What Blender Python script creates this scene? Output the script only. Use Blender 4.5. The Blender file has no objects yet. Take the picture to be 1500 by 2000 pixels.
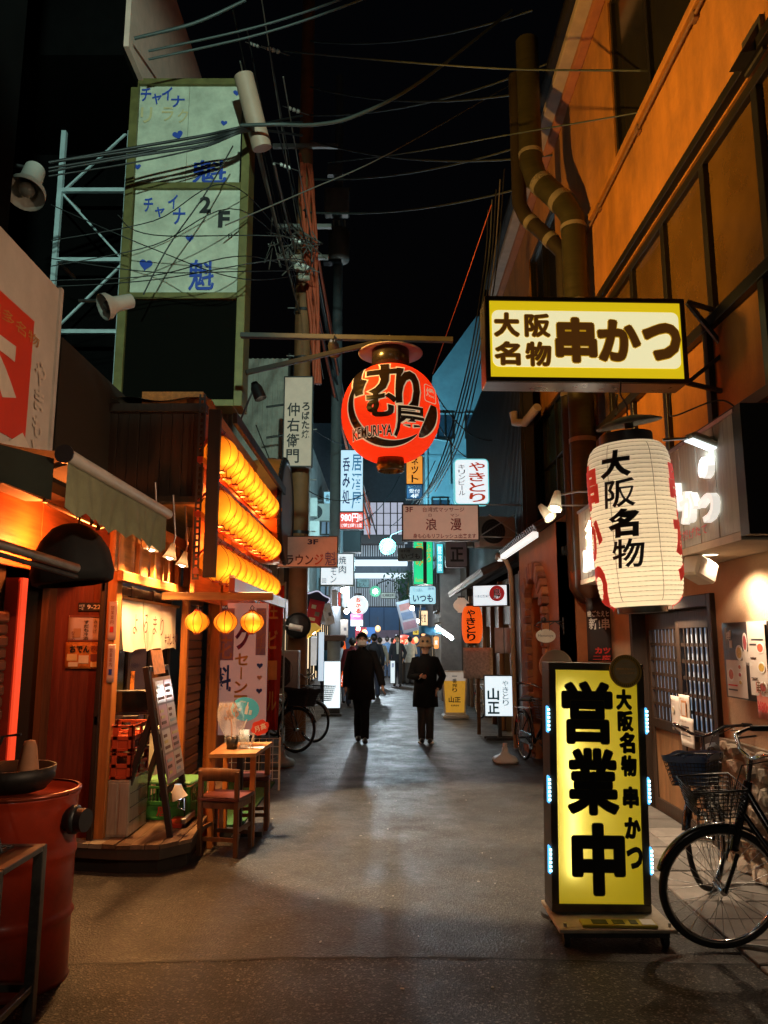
import bpy, bmesh, math, random
from mathutils import Vector, Matrix, Euler
random.seed(7)
R = math.radians
SC = bpy.context.scene
COL = SC.collection
# ------------------------------------------------------------------ camera
PITCH = R(9.46); CZ = 1.62
cam_d = bpy.data.cameras.new('camera'); cam = bpy.data.objects.new('camera', cam_d); COL.objects.link(cam)
cam_d.sensor_fit = 'VERTICAL'; cam_d.sensor_height = 24; cam_d.sensor_width = 18; cam_d.lens = 18.0
cam_d.clip_start = .05; cam_d.clip_end = 500
cam.location = (0, 0, CZ); cam.rotation_euler = (math.pi/2 + PITCH, 0, 0)
SC.camera = cam
# ------------------------------------------------------------------ world: night sky
wd = bpy.data.worlds.new('World'); SC.world = wd; wd.use_nodes = True
wn = wd.node_tree.nodes; wl = wd.node_tree.links
bg = wn['Background']
sky = wn.new('ShaderNodeTexSky'); sky.sky_type = 'NISHITA'; sky.sun_disc = False
sky.sun_elevation = R(-4); sky.sun_rotation = R(200)
wl.new(sky.outputs[0], bg.inputs[0]); bg.inputs[1].default_value = 0.06
SC.view_settings.view_transform = 'Standard'; SC.view_settings.look = 'None'
SC.view_settings.exposure = 0.0; SC.view_settings.gamma = 1.0; SC.view_settings.use_curve_mapping = False
SC.cycles.use_denoising = True
SC.cycles.max_bounces = 6; SC.cycles.diffuse_bounces = 3; SC.cycles.glossy_bounces = 3
SC.cycles.transmission_bounces = 4; SC.cycles.transparent_max_bounces = 6
SC.cycles.sample_clamp_indirect = 4.0
SC.cycles.caustics_reflective = False; SC.cycles.caustics_refractive = False

def lamp(name, kind, loc, power, col, target=None, angle=60, blend=.5, size=.05):
    l = bpy.data.lights.new(name, kind); l.energy = power; l.color = col
    if kind == 'SPOT':
        l.spot_size = R(angle); l.spot_blend = blend; l.shadow_soft_size = size
    elif kind == 'AREA': l.size = size
    else: l.shadow_soft_size = size
    o = bpy.data.objects.new(name, l); COL.objects.link(o); o.location = loc
    if target is not None:
        o.rotation_euler = (Vector(target) - Vector(loc)).to_track_quat('-Z', 'Y').to_euler()
    return o
#LIGHTS#
# street lighting of the alley, and added fill lights
lamp('alley_flood', 'SPOT', (-1.2, 7.15, 3.9), 1600, (1, .76, .5), (.5, 7.05, 0), 57, .22, .05)            # makes the ground pool; its rack head is an added part
lamp('street_lamp_behind', 'SPOT', (.9, -2.5, 6.4), 3600, (.66, 1, .84), (-2.6, 8.6, 6.6), 34, .5, .12)  # lamp down the street behind the camera
lamp('opposite_shop_spot', 'SPOT', (1.9, 2.2, 2.9), 300, (1, .7, .45), (-2.1, 4.75, 2.3), 62, .7, .06)   # shop spot across the street
lamp('sodium_wall_lamp', 'SPOT', (-2.0, 5.9, 4.6), 1150, (1, .5, .09), (2.55, 7.4, 6.6), 96, .7, .1)       # sodium lamp on the west row
lamp('far_street_light', 'POINT', (-.1, 20, 3.6), 110, (.5, .85, 1), size=.2)                            # by the green ringed lamp
lamp('neon_spill', 'SPOT', (-.6, 18.6, 4.6), 2600, (.3, .8, 1), (2.3, 24, 7.2), 80, .8, .3)               # from the tall blue izakaya sign
lamp('west_front_fill', 'SPOT', (.35, 18.8, 4.4), 1500, (.4, .85, 1), (-2.1, 24.5, 5.0), 85, .8, .3)           # added cyan fill onto the west fronts
lamp('far_street_light_2', 'POINT', (-.3, 31, 3.4), 900, (.75, .9, 1), size=.2)
lamp('camera_side_fill', 'POINT', (-.3, -4.0, 2.7), 75, (1, .86, .66), size=.15)                        # added warm fill behind the camera, no street lamp
lamp('crowd_fill_light', 'POINT', (-1.05, 18.6, 2.5), 42, (.9, .92, 1), size=.1)  # added fill for the crowd near the west door
lamp('walker_spot', 'SPOT', (-.5, 7.5, 4.45), 620, (1, .74, .5), (.15, 12.2, 1.72), 14, .9, .06)               # added to light the walkers; its beam head is made up
# ------------------------------------------------------------------ photo measures -> places
cP, sP = math.cos(PITCH), math.sin(PITCH)
def W(px, py, Y):
    u = (px-750)/1500; v = (1000-py)/1500
    t = Y/(cP - sP*v)
    return Vector((u*t, Y, CZ + (sP + cP*v)*t))
def WX(px, py, X):
    u = (px-750)/1500; v = (1000-py)/1500
    t = X/u
    return Vector((X, t*(cP - sP*v), CZ + (sP + cP*v)*t))
def G(px, py, z=0):
    v = (1000-py)/1500; t = (z-CZ)/(sP + cP*v)
    return Vector(((px-750)/1500*t, t*(cP - sP*v), z))
def rect(x0, y0, x1, y1, Y):
    mx, my = (x0+x1)/2, (y0+y1)/2
    a, b = W(x0, my, Y), W(x1, my, Y); c, d = W(mx, y0, Y), W(mx, y1, Y)
    return Vector(((a.x+b.x)/2, Y, (c.z+d.z)/2)), b.x-a.x, c.z-d.z
def plane(o, yaw=0, tilt=0):   # local x to the reader's side, y up, z out of the face
    return Matrix.Translation(o) @ Matrix.Rotation(R(yaw), 4, 'Z') @ Matrix.Rotation(R(90), 4, 'X') @ Matrix.Rotation(R(tilt), 4, 'Z')
# yaw 0 faces -Y (the camera); yaw 90 faces +X (a front on the west row); yaw -90 faces -X (east row)

# ------------------------------------------------------------------ materials
MT = {}
def mat(name, col, rough=.6, metal=0, var=.2, scale=5, bump=0, bscale=60, emit=0, ecol=None, spec=.5, stretch=None, coat=0, transl=0, grime=0):
    if name in MT: return MT[name]
    m = bpy.data.materials.new(name); m.use_nodes = True; MT[name] = m
    n = m.node_tree.nodes; l = m.node_tree.links; b = n['Principled BSDF']; out = n['Material Output']
    b.inputs['Roughness'].default_value = rough; b.inputs['Metallic'].default_value = metal
    b.inputs['Specular IOR Level'].default_value = spec
    if coat: b.inputs['Coat Weight'].default_value = coat; b.inputs['Coat Roughness'].default_value = .1
    c4 = (*col, 1)
    tc = n.new('ShaderNodeTexCoord'); mp = n.new('ShaderNodeMapping'); l.new(tc.outputs['Object'], mp.inputs[0])
    if stretch: mp.inputs['Scale'].default_value = stretch
    if var:
        ns = n.new('ShaderNodeTexNoise'); ns.inputs['Scale'].default_value = scale; ns.inputs['Detail'].default_value = 6
        ns.inputs['Roughness'].default_value = .65
        l.new(mp.outputs[0], ns.inputs[0])
        mr = n.new('ShaderNodeMapRange'); mr.inputs[1].default_value = .3; mr.inputs[2].default_value = .7
        mr.inputs[3].default_value = 1-var; mr.inputs[4].default_value = 1+var*.6
        l.new(ns.outputs[0], mr.inputs[0])
        mx = n.new('ShaderNodeMix'); mx.data_type = 'RGBA'; mx.blend_type = 'MULTIPLY'; mx.inputs[0].default_value = 1
        mx.inputs[6].default_value = c4; l.new(mr.outputs[0], mx.inputs[7])
        src = mx.outputs[2]
        if grime:
            n2 = n.new('ShaderNodeTexNoise'); n2.inputs['Scale'].default_value = 1.3; n2.inputs['Detail'].default_value = 8
            n2.inputs['Roughness'].default_value = .75; l.new(tc.outputs['Object'], n2.inputs[0])
            m2 = n.new('ShaderNodeMapRange'); m2.inputs[1].default_value = .45; m2.inputs[2].default_value = .7
            m2.inputs[3].default_value = 0; m2.inputs[4].default_value = grime; l.new(n2.outputs[0], m2.inputs[0])
            mg = n.new('ShaderNodeMix'); mg.data_type = 'RGBA'; l.new(m2.outputs[0], mg.inputs[0])
            l.new(src, mg.inputs[6]); mg.inputs[7].default_value = (.03, .025, .02, 1); src = mg.outputs[2]
        l.new(src, b.inputs['Base Color'])
        rr = n.new('ShaderNodeMapRange'); rr.inputs[3].default_value = max(.05, rough-.12); rr.inputs[4].default_value = min(1, rough+.12)
        l.new(ns.outputs[0], rr.inputs[0]); l.new(rr.outputs[0], b.inputs['Roughness'])
    else: b.inputs['Base Color'].default_value = c4
    if bump:
        nb = n.new('ShaderNodeTexNoise'); nb.inputs['Scale'].default_value = bscale; nb.inputs['Detail'].default_value = 4
        l.new(mp.outputs[0], nb.inputs[0])
        bp = n.new('ShaderNodeBump'); bp.inputs['Strength'].default_value = bump; bp.inputs['Distance'].default_value = .01
        l.new(nb.outputs[0], bp.inputs['Height']); l.new(bp.outputs[0], b.inputs['Normal'])
    if emit:
        b.inputs['Emission Color'].default_value = (*(ecol or col), 1); b.inputs['Emission Strength'].default_value = emit
    if transl:
        tr = n.new('ShaderNodeBsdfTranslucent'); ms = n.new('ShaderNodeMixShader'); ms.inputs[0].default_value = transl
        tr.inputs[0].default_value = c4
        l.new(b.outputs[0], ms.inputs[1]); l.new(tr.outputs[0], ms.inputs[2]); l.new(ms.outputs[0], out.inputs[0])
    return m
def wood(name, col, rough=.55, axis=2, var=.45, spec=.4):
    s = [22, 22, 22]; s[axis] = 1.6
    return mat(name, col, rough, var=var, scale=1, stretch=s, bump=.25, bscale=2.5, spec=spec)
def glow(name, col, s=1): return mat(name, tuple(min(.8, c) for c in col), .5, var=0, emit=s, ecol=col)
def lit(name, col, s=1, var=.15, scale=4):   # a lit plastic sign face: emission slightly uneven like its tubes
    if name in MT: return MT[name]
    m = mat(name, tuple(c*.7 for c in col), .35, var=0, emit=s, ecol=col)
    return m
def glass(name, col=(.8, .85, .9), rough=.05, alpha=.25):
    if name in MT: return MT[name]
    m = mat(name, col, rough, var=0, spec=.8); b = m.node_tree.nodes['Principled BSDF']
    b.inputs['Alpha'].default_value = alpha
    return m
# ------------------------------------------------------------------ things
TM = {}
def setp(o, label=None, cat=None, group=None, kind=None):
    if label: o['label'] = label
    if cat: o['category'] = cat
    if group: o['group'] = group
    if kind: o['kind'] = kind
    return o
def thing(name, label, cat, M=None, group=None, kind=None):
    o = bpy.data.objects.new(name, None); COL.objects.link(o); o.empty_display_size = .1
    if M is None: M = Matrix.Identity(4)
    elif not isinstance(M, Matrix): M = Matrix.Translation(Vector(M))
    o.matrix_basis = M; TM[o.name] = M.copy()
    return setp(o, label, cat, group, kind)
def children(o): return list(o.children)
def dup(o, M=None, label=None, group=None, parent=None):
    c = o.copy(); COL.objects.link(c)
    if parent is not None: c.parent = parent
    if M is not None:
        c.matrix_basis = M; TM[c.name] = M.copy()
    if label: c['label'] = label
    if group: c['group'] = group
    for ch in o.children: dup(ch, parent=c)
    return c
class MB:
    def __init__(s, local=False): s.v = []; s.f = []; s.mi = []; s.cm = 0; s.local = local; s.sm = []
    def add(s, vs, fs, M=None, smooth=False):
        b = len(s.v)
        if M is not None: vs = [M @ Vector(p) for p in vs]
        s.v.extend([tuple(p) for p in vs])
        for f in fs: s.f.append([b+i for i in f]); s.mi.append(s.cm); s.sm.append(smooth)
        return s
    def box(s, c, d, M=None, bev=0):
        hx, hy, hz = d[0]/2, d[1]/2, d[2]/2; c = Vector(c)
        if not bev:
            vs = [c+Vector((x*hx, y*hy, z*hz)) for x in (-1, 1) for y in (-1, 1) for z in (-1, 1)]
            fs = [(0, 1, 3, 2), (4, 6, 7, 5), (0, 4, 5, 1), (2, 3, 7, 6), (0, 2, 6, 4), (1, 5, 7, 3)]
            return s.add(vs, fs, M)
        bev = min(bev, hx*.9, hy*.9, hz*.9)
        vs = []; ix = {}
        h = (hx, hy, hz)
        for x in (-1, 1):
            for y in (-1, 1):
                for z in (-1, 1):
                    for a in range(3):
                        p = [x*hx, y*hy, z*hz]
                        for k in range(3):
                            if k != a: p[k] -= (x, y, z)[k]*bev
                        ix[(x, y, z, a)] = len(vs); vs.append(Vector(p))
        fs = []
        def key(a, sa, b, sb, cc, sc_, t):
            k = [0, 0, 0]; k[a] = sa; k[b] = sb; k[cc] = sc_
            return ix[(k[0], k[1], k[2], t)]
        for a in range(3):
            b, cc = (a+1) % 3, (a+2) % 3
            for sa in (-1, 1):
                fs.append([key(a, sa, b, i, cc, j, a) for i, j in ((-1, -1), (1, -1), (1, 1), (-1, 1))])
                for sb in (-1, 1):
                    fs.append([key(a, sa, b, sb, cc, -1, a), key(a, sa, b, sb, cc, 1, a), key(a, sa, b, sb, cc, 1, b), key(a, sa, b, sb, cc, -1, b)])
        for x in (-1, 1):
            for y in (-1, 1):
                for z in (-1, 1): fs.append([ix[(x, y, z, a)] for a in range(3)])
        out = []
        for f in fs:
            p = [vs[i] for i in f]; nn = (p[1]-p[0]).cross(p[2]-p[0]); ce = sum(p, Vector())/len(p)
            out.append(f if nn.dot(ce) > 0 else f[::-1])
        return s.add([c+v for v in vs], out, M)
    def bb(s, x0, y0, z0, x1, y1, z1, bev=0): return s.box(((x0+x1)/2, (y0+y1)/2, (z0+z1)/2), (abs(x1-x0), abs(y1-y0), abs(z1-z0)), bev=bev)
    def bar(s, a, b, w, h=None, bev=0, up=None):
        a, b = Vector(a), Vector(b); h = h or w; d = b-a; L = d.length
        z = d.normalized(); u = Vector(up) if up else (Vector((0, 0, 1)) if abs(z.z) < .95 else Vector((0, 1, 0)))
        x = u.cross(z).normalized(); y = z.cross(x)
        M = Matrix((x, y, z)).transposed().to_4x4(); M.translation = (a+b)/2
        return s.box((0, 0, 0), (w, h, L), M, bev)
    def tube(s, pts, r, n=8, closed=False, cap=True, smooth=True):
        pts = [Vector(p) for p in pts]; N = len(pts)
        rs = r if isinstance(r, (list, tuple)) else [r]*N
        vs = []; fs = []; prev = None
        for i, p in enumerate(pts):
            if closed: t = pts[(i+1) % N]-pts[i-1]
            else: t = pts[min(i+1, N-1)]-pts[max(i-1, 0)]
            t = t.normalized() if t.length > 1e-9 else Vector((0, 0, 1))
            if prev is None:
                a = Vector((0, 0, 1)) if abs(t.z) < .9 else Vector((1, 0, 0))
                x = a.cross(t).normalized()
            else:
                x = prev - t*prev.dot(t); x = x.normalized() if x.length > 1e-6 else t.orthogonal().normalized()
            prev = x; y = t.cross(x)
            for k in range(n):
                an = 2*math.pi*k/n; vs.append(p + (x*math.cos(an)+y*math.sin(an))*rs[i])
        for i in range(N if closed else N-1):
            j = (i+1) % N
            for k in range(n): fs.append((i*n+k, i*n+(k+1) % n, j*n+(k+1) % n, j*n+k))
        s.add(vs, fs, None, smooth)
        if cap and not closed:
            s.add(vs[:n], [tuple(range(n))[::-1]]); s.add(vs[-n:], [tuple(range(n))])
        return s
    def cyl(s, a, b, r0, r1=None, n=16): return s.tube([a, b], [r0, r0 if r1 is None else r1], n)
    def lathe(s, prof, n=24, M=None, lobes=0, amp=0, a0=0, a1=2*math.pi, smooth=True):
        full = abs(a1-a0-2*math.pi) < 1e-6; vs = []; fs = []; c = n if full else n+1
        for r, z in prof:
            for k in range(c):
                an = a0+(a1-a0)*k/n; rr = r
                if lobes: rr = r*(1-amp*(1-abs(math.sin(lobes*an/2))))
                vs.append(Vector((rr*math.cos(an), rr*math.sin(an), z)))
        for i in range(len(prof)-1):
            for k in range(n):
                k2 = (k+1) % c
                fs.append((i*c+k, i*c+k2, (i+1)*c+k2, (i+1)*c+k))
        return s.add(vs, fs, M, smooth)
    def prism(s, poly, d0, d1, M=None):   # polygon in local xy, from z=d0 to d1
        n = len(poly); vs = [Vector((p[0], p[1], d0)) for p in poly]+[Vector((p[0], p[1], d1)) for p in poly]
        fs = [tuple(range(n))[::-1], tuple(range(n, 2*n))]+[(i, (i+1) % n, n+(i+1) % n, n+i) for i in range(n)]
        return s.add(vs, fs, M)
    def grid(s, fn, nu, nv, M=None, smooth=True):
        vs = [Vector(fn(i/nu, j/nv)) for j in range(nv+1) for i in range(nu+1)]; w = nu+1
        return s.add(vs, [(j*w+i, j*w+i+1, (j+1)*w+i+1, (j+1)*w+i) for j in range(nv) for i in range(nu)], M, smooth)
    def ball(s, c, r, n=12, sc=(1, 1, 1), M=None):
        c = Vector(c); pr = [(max(1e-4, r*math.sin(math.pi*i/n)), -r*math.cos(math.pi*i/n)) for i in range(n+1)]
        MM = Matrix.Translation(c) @ Matrix.Diagonal((*sc, 1))
        return s.lathe(pr, n+4, (M @ MM) if M is not None else MM)
    def build(s, name, mats, parent=None, label=None, cat=None, group=None, kind=None, solid=0):
        if not isinstance(mats, (list, tuple)): mats = [mats]
        vs = s.v; loc = None
        if parent is not None and not s.local:
            inv = TM[parent.name].inverted(); vs = [tuple(inv @ Vector(p)) for p in vs]
        elif parent is None and not s.local and vs:
            xs, ys, zs = zip(*vs); loc = Vector(((min(xs)+max(xs))/2, (min(ys)+max(ys))/2, min(zs)))
            vs = [(p[0]-loc.x, p[1]-loc.y, p[2]-loc.z) for p in vs]
        me = bpy.data.meshes.new(name); me.from_pydata(vs, [], s.f)
        for m in mats: me.materials.append(m)
        if len(mats) > 1: me.polygons.foreach_set('material_index', s.mi)
        me.polygons.foreach_set('use_smooth', s.sm)
        me.update()
        o = bpy.data.objects.new(name, me); COL.objects.link(o)
        if parent is not None: o.parent = parent; TM[o.name] = TM[parent.name]
        else:
            o.location = loc or (0, 0, 0); TM[o.name] = Matrix.Translation(o.location)
        if solid:
            md = o.modifiers.new('solid', 'SOLIDIFY'); md.thickness = solid; md.offset = 0
        return setp(o, label, cat, group, kind)
def share(name, src, parent, M=None):   # another piece on the same mesh data
    o = bpy.data.objects.new(name, src.data); COL.objects.link(o); o.parent = parent
    if M is not None: o.matrix_basis = M
    TM[o.name] = TM[parent.name]
    return o
# ------------------------------------------------------------------ lettering
TX = {}
def tmesh(body, off=.02, shear=0):
    k = (body, off, shear)
    if k in TX: return TX[k]
    if any(ord(ch) >= 0x4e00 and ch not in '中大串名山正一回士' for ch in body): off = .02*(1-math.exp(-off/.02)) if off > 0 else 0
    c = bpy.data.curves.new('t', 'FONT'); c.body = body; c.offset = off; c.resolution_u = 3; c.shear = shear
    o = bpy.data.objects.new('t', c); COL.objects.link(o)
    dg = bpy.context.evaluated_depsgraph_get()
    me = bpy.data.meshes.new_from_object(o.evaluated_get(dg))
    vs = [(v.co.x, v.co.y) for v in me.vertices]; fs = [tuple(p.vertices) for p in me.polygons]
    bpy.data.objects.remove(o); bpy.data.curves.remove(c); bpy.data.meshes.remove(me)
    if vs:
        xs, ys = zip(*vs); bbx = (min(xs), min(ys), max(xs), max(ys))
    else: bbx = (0, 0, 1, 1)
    TX[k] = (vs, fs, bbx); return TX[k]
def tput(mb, body, x0, y0, x1, y1, z=0, off=.02, shear=0, keep=False, M=None, ref=None):
    vs, fs, b = tmesh(body, off, shear)
    if ref is not None: b = tmesh(body, ref, shear)[2]
    sx = (x1-x0)/max(b[2]-b[0], 1e-6); sy = (y1-y0)/max(b[3]-b[1], 1e-6)
    if keep or sx > 4*sy or sy > 4*sx: sx = sy = min(sx, sy)
    cx, cy = (b[0]+b[2])/2, (b[1]+b[3])/2; mx, my = (x0+x1)/2, (y0+y1)/2
    mb.add([Vector((mx+(x-cx)*sx, my+(y-cy)*sy, z)) for x, y in vs], fs, M)
def letters(parent, body, x0, y0, x1, y1, m, z=.004, off=.02, vert=False, keep=False, shear=0, name='lettering', outline=None, wob=0, fat=0, fat2=0):
    """body written into a box of the parent's own face frame (x right, y up, z out)"""
    def put(mb, zz, o, ref=None):
        if vert:
            ch = [c for c in body if c != ' ']; n = len(ch); h = (y1-y0)/n; g = h*.06
            for i, c in enumerate(ch):
                yb = y1-(i+1)*h; dx = wob*(x1-x0)*math.sin(i*2.3)
                if c in 'ー|-': tput(mb, '|', (x0+x1)/2-(x1-x0)*.06, yb+g, (x0+x1)/2+(x1-x0)*.06, yb+h-g, zz, o, ref=ref)
                else: tput(mb, c, x0+dx, yb+g, x1+dx, yb+h-g, zz, o, shear, keep, ref=ref)
        else: tput(mb, body, x0, y0, x1, y1, zz, o, shear, keep, ref=ref)
    def run(z, o, ref, fat):
        mb = MB(True); put(mb, z, o, ref)
        if fat:          # broad brush: the same stroke laid a little to each side
            vs, fs, n = list(mb.v), list(mb.f), len(mb.v)
            for k in range(8):
                a = k*math.pi/4; mb.add([(x+fat*math.cos(a), y+fat*math.sin(a), q+.0002*(k+1)) for x, y, q in vs], fs)
        return mb
    if outline:
        run(z, outline[0], off, fat2).build('lettering_outline', outline[1], parent); z += .004
    mb = run(z, off, None, fat)
    return mb.build(name, m, parent)
def rrect(w, h, r, n=5, cx=0, cy=0):
    p = []
    for sx, sy, a in ((1, 1, 0), (-1, 1, 90), (-1, -1, 180), (1, -1, 270)):
        for i in range(n+1):
            an = R(a+90*i/n); p.append((cx+sx*(w/2-r)+r*math.cos(an), cy+sy*(h/2-r)+r*math.sin(an)))
    return p
def frame_mb(w, h, fw, z0, z1, cx=0, cy=0, bev=.003):
    mb = MB(True)
    mb.bb(cx-w/2, cy+h/2-fw, z0, cx+w/2, cy+h/2, z1, bev); mb.bb(cx-w/2, cy-h/2, z0, cx+w/2, cy-h/2+fw, z1, bev)
    mb.bb(cx-w/2, cy-h/2+fw, z0, cx-w/2+fw, cy+h/2-fw, z1, bev); mb.bb(cx+w/2-fw, cy-h/2+fw, z0, cx+w/2, cy+h/2-fw, z1, bev)
    return mb
def signbox(name, label, cat, c, w, h, d, mframe, mface, texts=(), yaw=0, tilt=0, fw=.03, group=None, round_=0, back=True):
    """box sign: casing, lit or plain face, lettering. texts: (body, fx0, fy0, fx1, fy1, material, off, vertical) in fractions from top"""
    t = thing(name, label, cat, plane(c, yaw, tilt), group)
    if round_:
        MB(True).prism(rrect(w, h, round_), -d, 0).build('casing', mframe, t)
        MB(True).prism(rrect(w-2*fw, h-2*fw, max(.01, round_-fw)), .001, .006).build('face', mface, t)
        MB(True).prism(rrect(w-2*fw, h-2*fw, max(.01, round_-fw)), -d-.006, -d-.001).build('face', mface, t)
    else:
        MB(True).bb(-w/2+fw, -h/2+fw, -d, w/2-fw, h/2-fw, -.012).build('casing', mframe, t)
        frame_mb(w, h, fw, -d, .012).build('frame', mframe, t)
        MB(True).bb(-w/2+fw, -h/2+fw, -.012, w/2-fw, h/2-fw, .001).build('face', mface, t)
    iw, ih = w-2*fw, h-2*fw
    for q in texts:
        b, x0, y0, x1, y1, m = q[:6]; off = q[6] if len(q) > 6 else .02; vt = q[7] if len(q) > 7 else False
        letters(t, b, -iw/2+x0*iw, ih/2-y1*ih, -iw/2+x1*iw, ih/2-y0*ih, m, z=.009, off=off, vert=vt)
    return t
def paper(name, label, cat, c, w, h, m, texts=(), yaw=0, tilt=0, group=None, th=.002, blocks=()):
    t = thing(name, label, cat, plane(c, yaw, tilt), group)
    MB(True).grid(lambda a, b: ((a-.5)*w, (b-.5)*h, .002+.006*math.sin(a*3+b*2.2)*min(1, w*4)*.5), 6, 6).build('sheet', m, t, solid=th)
    zt = .011
    for (x0, y0, x1, y1, mm) in blocks:
        zt += .0007
        if mm.name.startswith('food'):   # a plate of food: pale dish, then the food on it
            cx, cy, rx, ry = -w/2+(x0+x1)/2*w, h/2-(y0+y1)/2*h, (x1-x0)*w/2, (y1-y0)*h/2
            for q, m3 in ((1, PAPER()), (.74, mm)): MB(True).prism([(cx+rx*q*math.cos(a), cy+ry*q*math.sin(a)) for a in [2*math.pi*k/16 for k in range(16)]], zt-.003, zt+(.0005 if q < 1 else 0)).build('print', m3, t)
            continue
        MB(True).bb(-w/2+x0*w, h/2-y1*h, zt-.003, -w/2+x1*w, h/2-y0*h, zt).build('print', mm, t)
    for q in texts:
        b, x0, y0, x1, y1, m2 = q[:6]; off = q[6] if len(q) > 6 else .01; vt = q[7] if len(q) > 7 else False
        letters(t, b, -w/2+x0*w, h/2-y1*h, -w/2+x1*w, h/2-y0*h, m2, z=zt+.002, off=off, vert=vt)
    return t
def wraplet(mb, body, x0, y0, x1, y1, fn, off=.02, step=.03, shear=0, ref=None):
    """lettering laid on a curved skin: fn(x, y) -> point"""
    vs, fs, b = tmesh(body, off, shear)
    if ref is not None: b = tmesh(body, ref, shear)[2]
    sx = (x1-x0)/(b[2]-b[0]); sy = (y1-y0)/(b[3]-b[1])
    bm = bmesh.new(); bv = [bm.verts.new((x0+(x-b[0])*sx, y0+(y-b[1])*sy, 0)) for x, y in vs]
    for f in fs:
        try: bm.faces.new([bv[i] for i in f])
        except ValueError: pass
    for ax in (0, 1):
        lo, hi = ((x0, x1), (y0, y1))[ax]
        k = math.floor(lo/step)
        while k*step < hi:
            co = [0, 0, 0]; co[ax] = k*step; no = [0, 0, 0]; no[ax] = 1
            bmesh.ops.bisect_plane(bm, geom=bm.verts[:]+bm.edges[:]+bm.faces[:], plane_co=co, plane_no=no); k += 1
    bm.verts.index_update()
    mb.add([fn(v.co.x, v.co.y) for v in bm.verts], [[v.index for v in f.verts] for f in bm.faces], None, True)
    bm.free()
# common colours
WHITE = lambda: mat('white_paint', (.75, .75, .73), .45, var=.1)
BLACK = lambda: mat('black_ink', (.012, .012, .013), .5, var=0)
RED = lambda: mat('red_ink', (.6, .03, .02), .5, var=0)
BLUE = lambda: mat('blue_ink', (.02, .06, .35), .5, var=0)
PURPLE = lambda: mat('purple_ink', (.12, .06, .35), .5, var=0)
STEEL = lambda: mat('brushed_steel', (.45, .45, .44), .35, 1, var=.2, scale=20)
DKSTEEL = lambda: mat('dark_steel', (.06, .06, .062), .45, .6, var=.3, scale=12)
RUBBER = lambda: mat('black_rubber', (.015, .015, .016), .7, var=.2)
BLKP = lambda: mat('black_plastic', (.018, .018, .02), .4, var=.15)
CHROME = lambda: mat('chrome', (.6, .6, .6), .15, 1, var=.05)
PAPER = lambda: mat('white_paper', (.7, .68, .63), .8, var=.1)
CREAM = lambda: mat('cream_sign_plastic', (.6, .52, .42), .5, var=.15, scale=3, grime=.25)
# ================================================================== GROUND
def asphalt(name, base, speck, sscale, rough, fs=58):
    m = bpy.data.materials.new(name); m.use_nodes = True; n = m.node_tree.nodes; l = m.node_tree.links; b = n['Principled BSDF']
    b.inputs['Specular IOR Level'].default_value = .22
    tc = n.new('ShaderNodeTexCoord')
    def noise(s, d=6, r=.6):
        q = n.new('ShaderNodeTexNoise'); q.inputs['Scale'].default_value = s; q.inputs['Detail'].default_value = d; q.inputs['Roughness'].default_value = r
        l.new(tc.outputs['Object'], q.inputs[0]); return q.outputs[0]
    def rng(s, a, b_, c, d):
        q = n.new('ShaderNodeMapRange'); q.inputs[1].default_value = a; q.inputs[2].default_value = b_; q.inputs[3].default_value = c; q.inputs[4].default_value = d
        l.new(s, q.inputs[0]); return q.outputs[0]
    vo = n.new('ShaderNodeTexVoronoi'); vo.inputs['Scale'].default_value = sscale; l.new(tc.outputs['Object'], vo.inputs[0])
    sep = n.new('ShaderNodeSeparateColor'); l.new(vo.outputs['Color'], sep.inputs[0])
    st = rng(sep.outputs[0], .78, 1, 0, 1)
    big = rng(noise(.9, 8, .7), .35, .65, .6, 1.25); fine = rng(noise(fs, 5, .75), .32, .68, .4, 1.6)
    mm = n.new('ShaderNodeMath'); mm.operation = 'MULTIPLY'; l.new(big, mm.inputs[0]); l.new(fine, mm.inputs[1])
    mx = n.new('ShaderNodeMix'); mx.data_type = 'RGBA'; l.new(st, mx.inputs[0]); mx.inputs[6].default_value = (*base, 1); mx.inputs[7].default_value = (*speck, 1)
    m2 = n.new('ShaderNodeMix'); m2.data_type = 'RGBA'; m2.blend_type = 'MULTIPLY'; m2.inputs[0].default_value = 1
    l.new(mx.outputs[2], m2.inputs[6]); l.new(mm.outputs[0], m2.inputs[7]); l.new(m2.outputs[2], b.inputs['Base Color'])
    l.new(rng(noise(1.7, 7, .7), .35, .65, rough-.14, rough+.12), b.inputs['Roughness'])
    bp = n.new('ShaderNodeBump'); bp.inputs['Strength'].default_value = .55; bp.inputs['Distance'].default_value = .006
    ad = n.new('ShaderNodeMath'); ad.operation = 'ADD'; l.new(vo.outputs['Distance'], ad.inputs[0]); l.new(noise(60, 4), ad.inputs[1])
    l.new(ad.outputs[0], bp.inputs['Height']); l.new(bp.outputs[0], b.inputs['Normal'])
    return m
MB().add([(-120, -40, -.012), (120, -40, -.012), (120, 160, -.012), (-120, 160, -.012)], [(0, 1, 2, 3)]).build('ground', mat('ground_asphalt', (.04, .04, .04), .8, var=.3, scale=.5), kind='structure')
road_m = asphalt('road_asphalt', (.048, .047, .044), (.125, .12, .11), 90, .46)
patch_m = asphalt('coarse_asphalt', (.03, .028, .025), (.2, .185, .16), 105, .55)
road = MB()
seam = [(-4, 4.22), (-1.6, 4.20), (-.6, 4.27), (.3, 4.285), (1.0, 4.24), (1.9, 4.19), (4, 4.1)]
road.add([(-4, 4.0, 0), (4, 4.0, 0), (4, 60, 0), (-4, 60, 0)], [(0, 1, 2, 3)]); road.build('road', road_m, kind='structure')
pp = [(x, y, .004) for x, y in seam]
MB().add(pp+[(4, -10, .004), (-4, -10, .004)], [tuple(range(len(pp)+2))]).build('asphalt_patch', patch_m, kind='structure')
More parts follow.
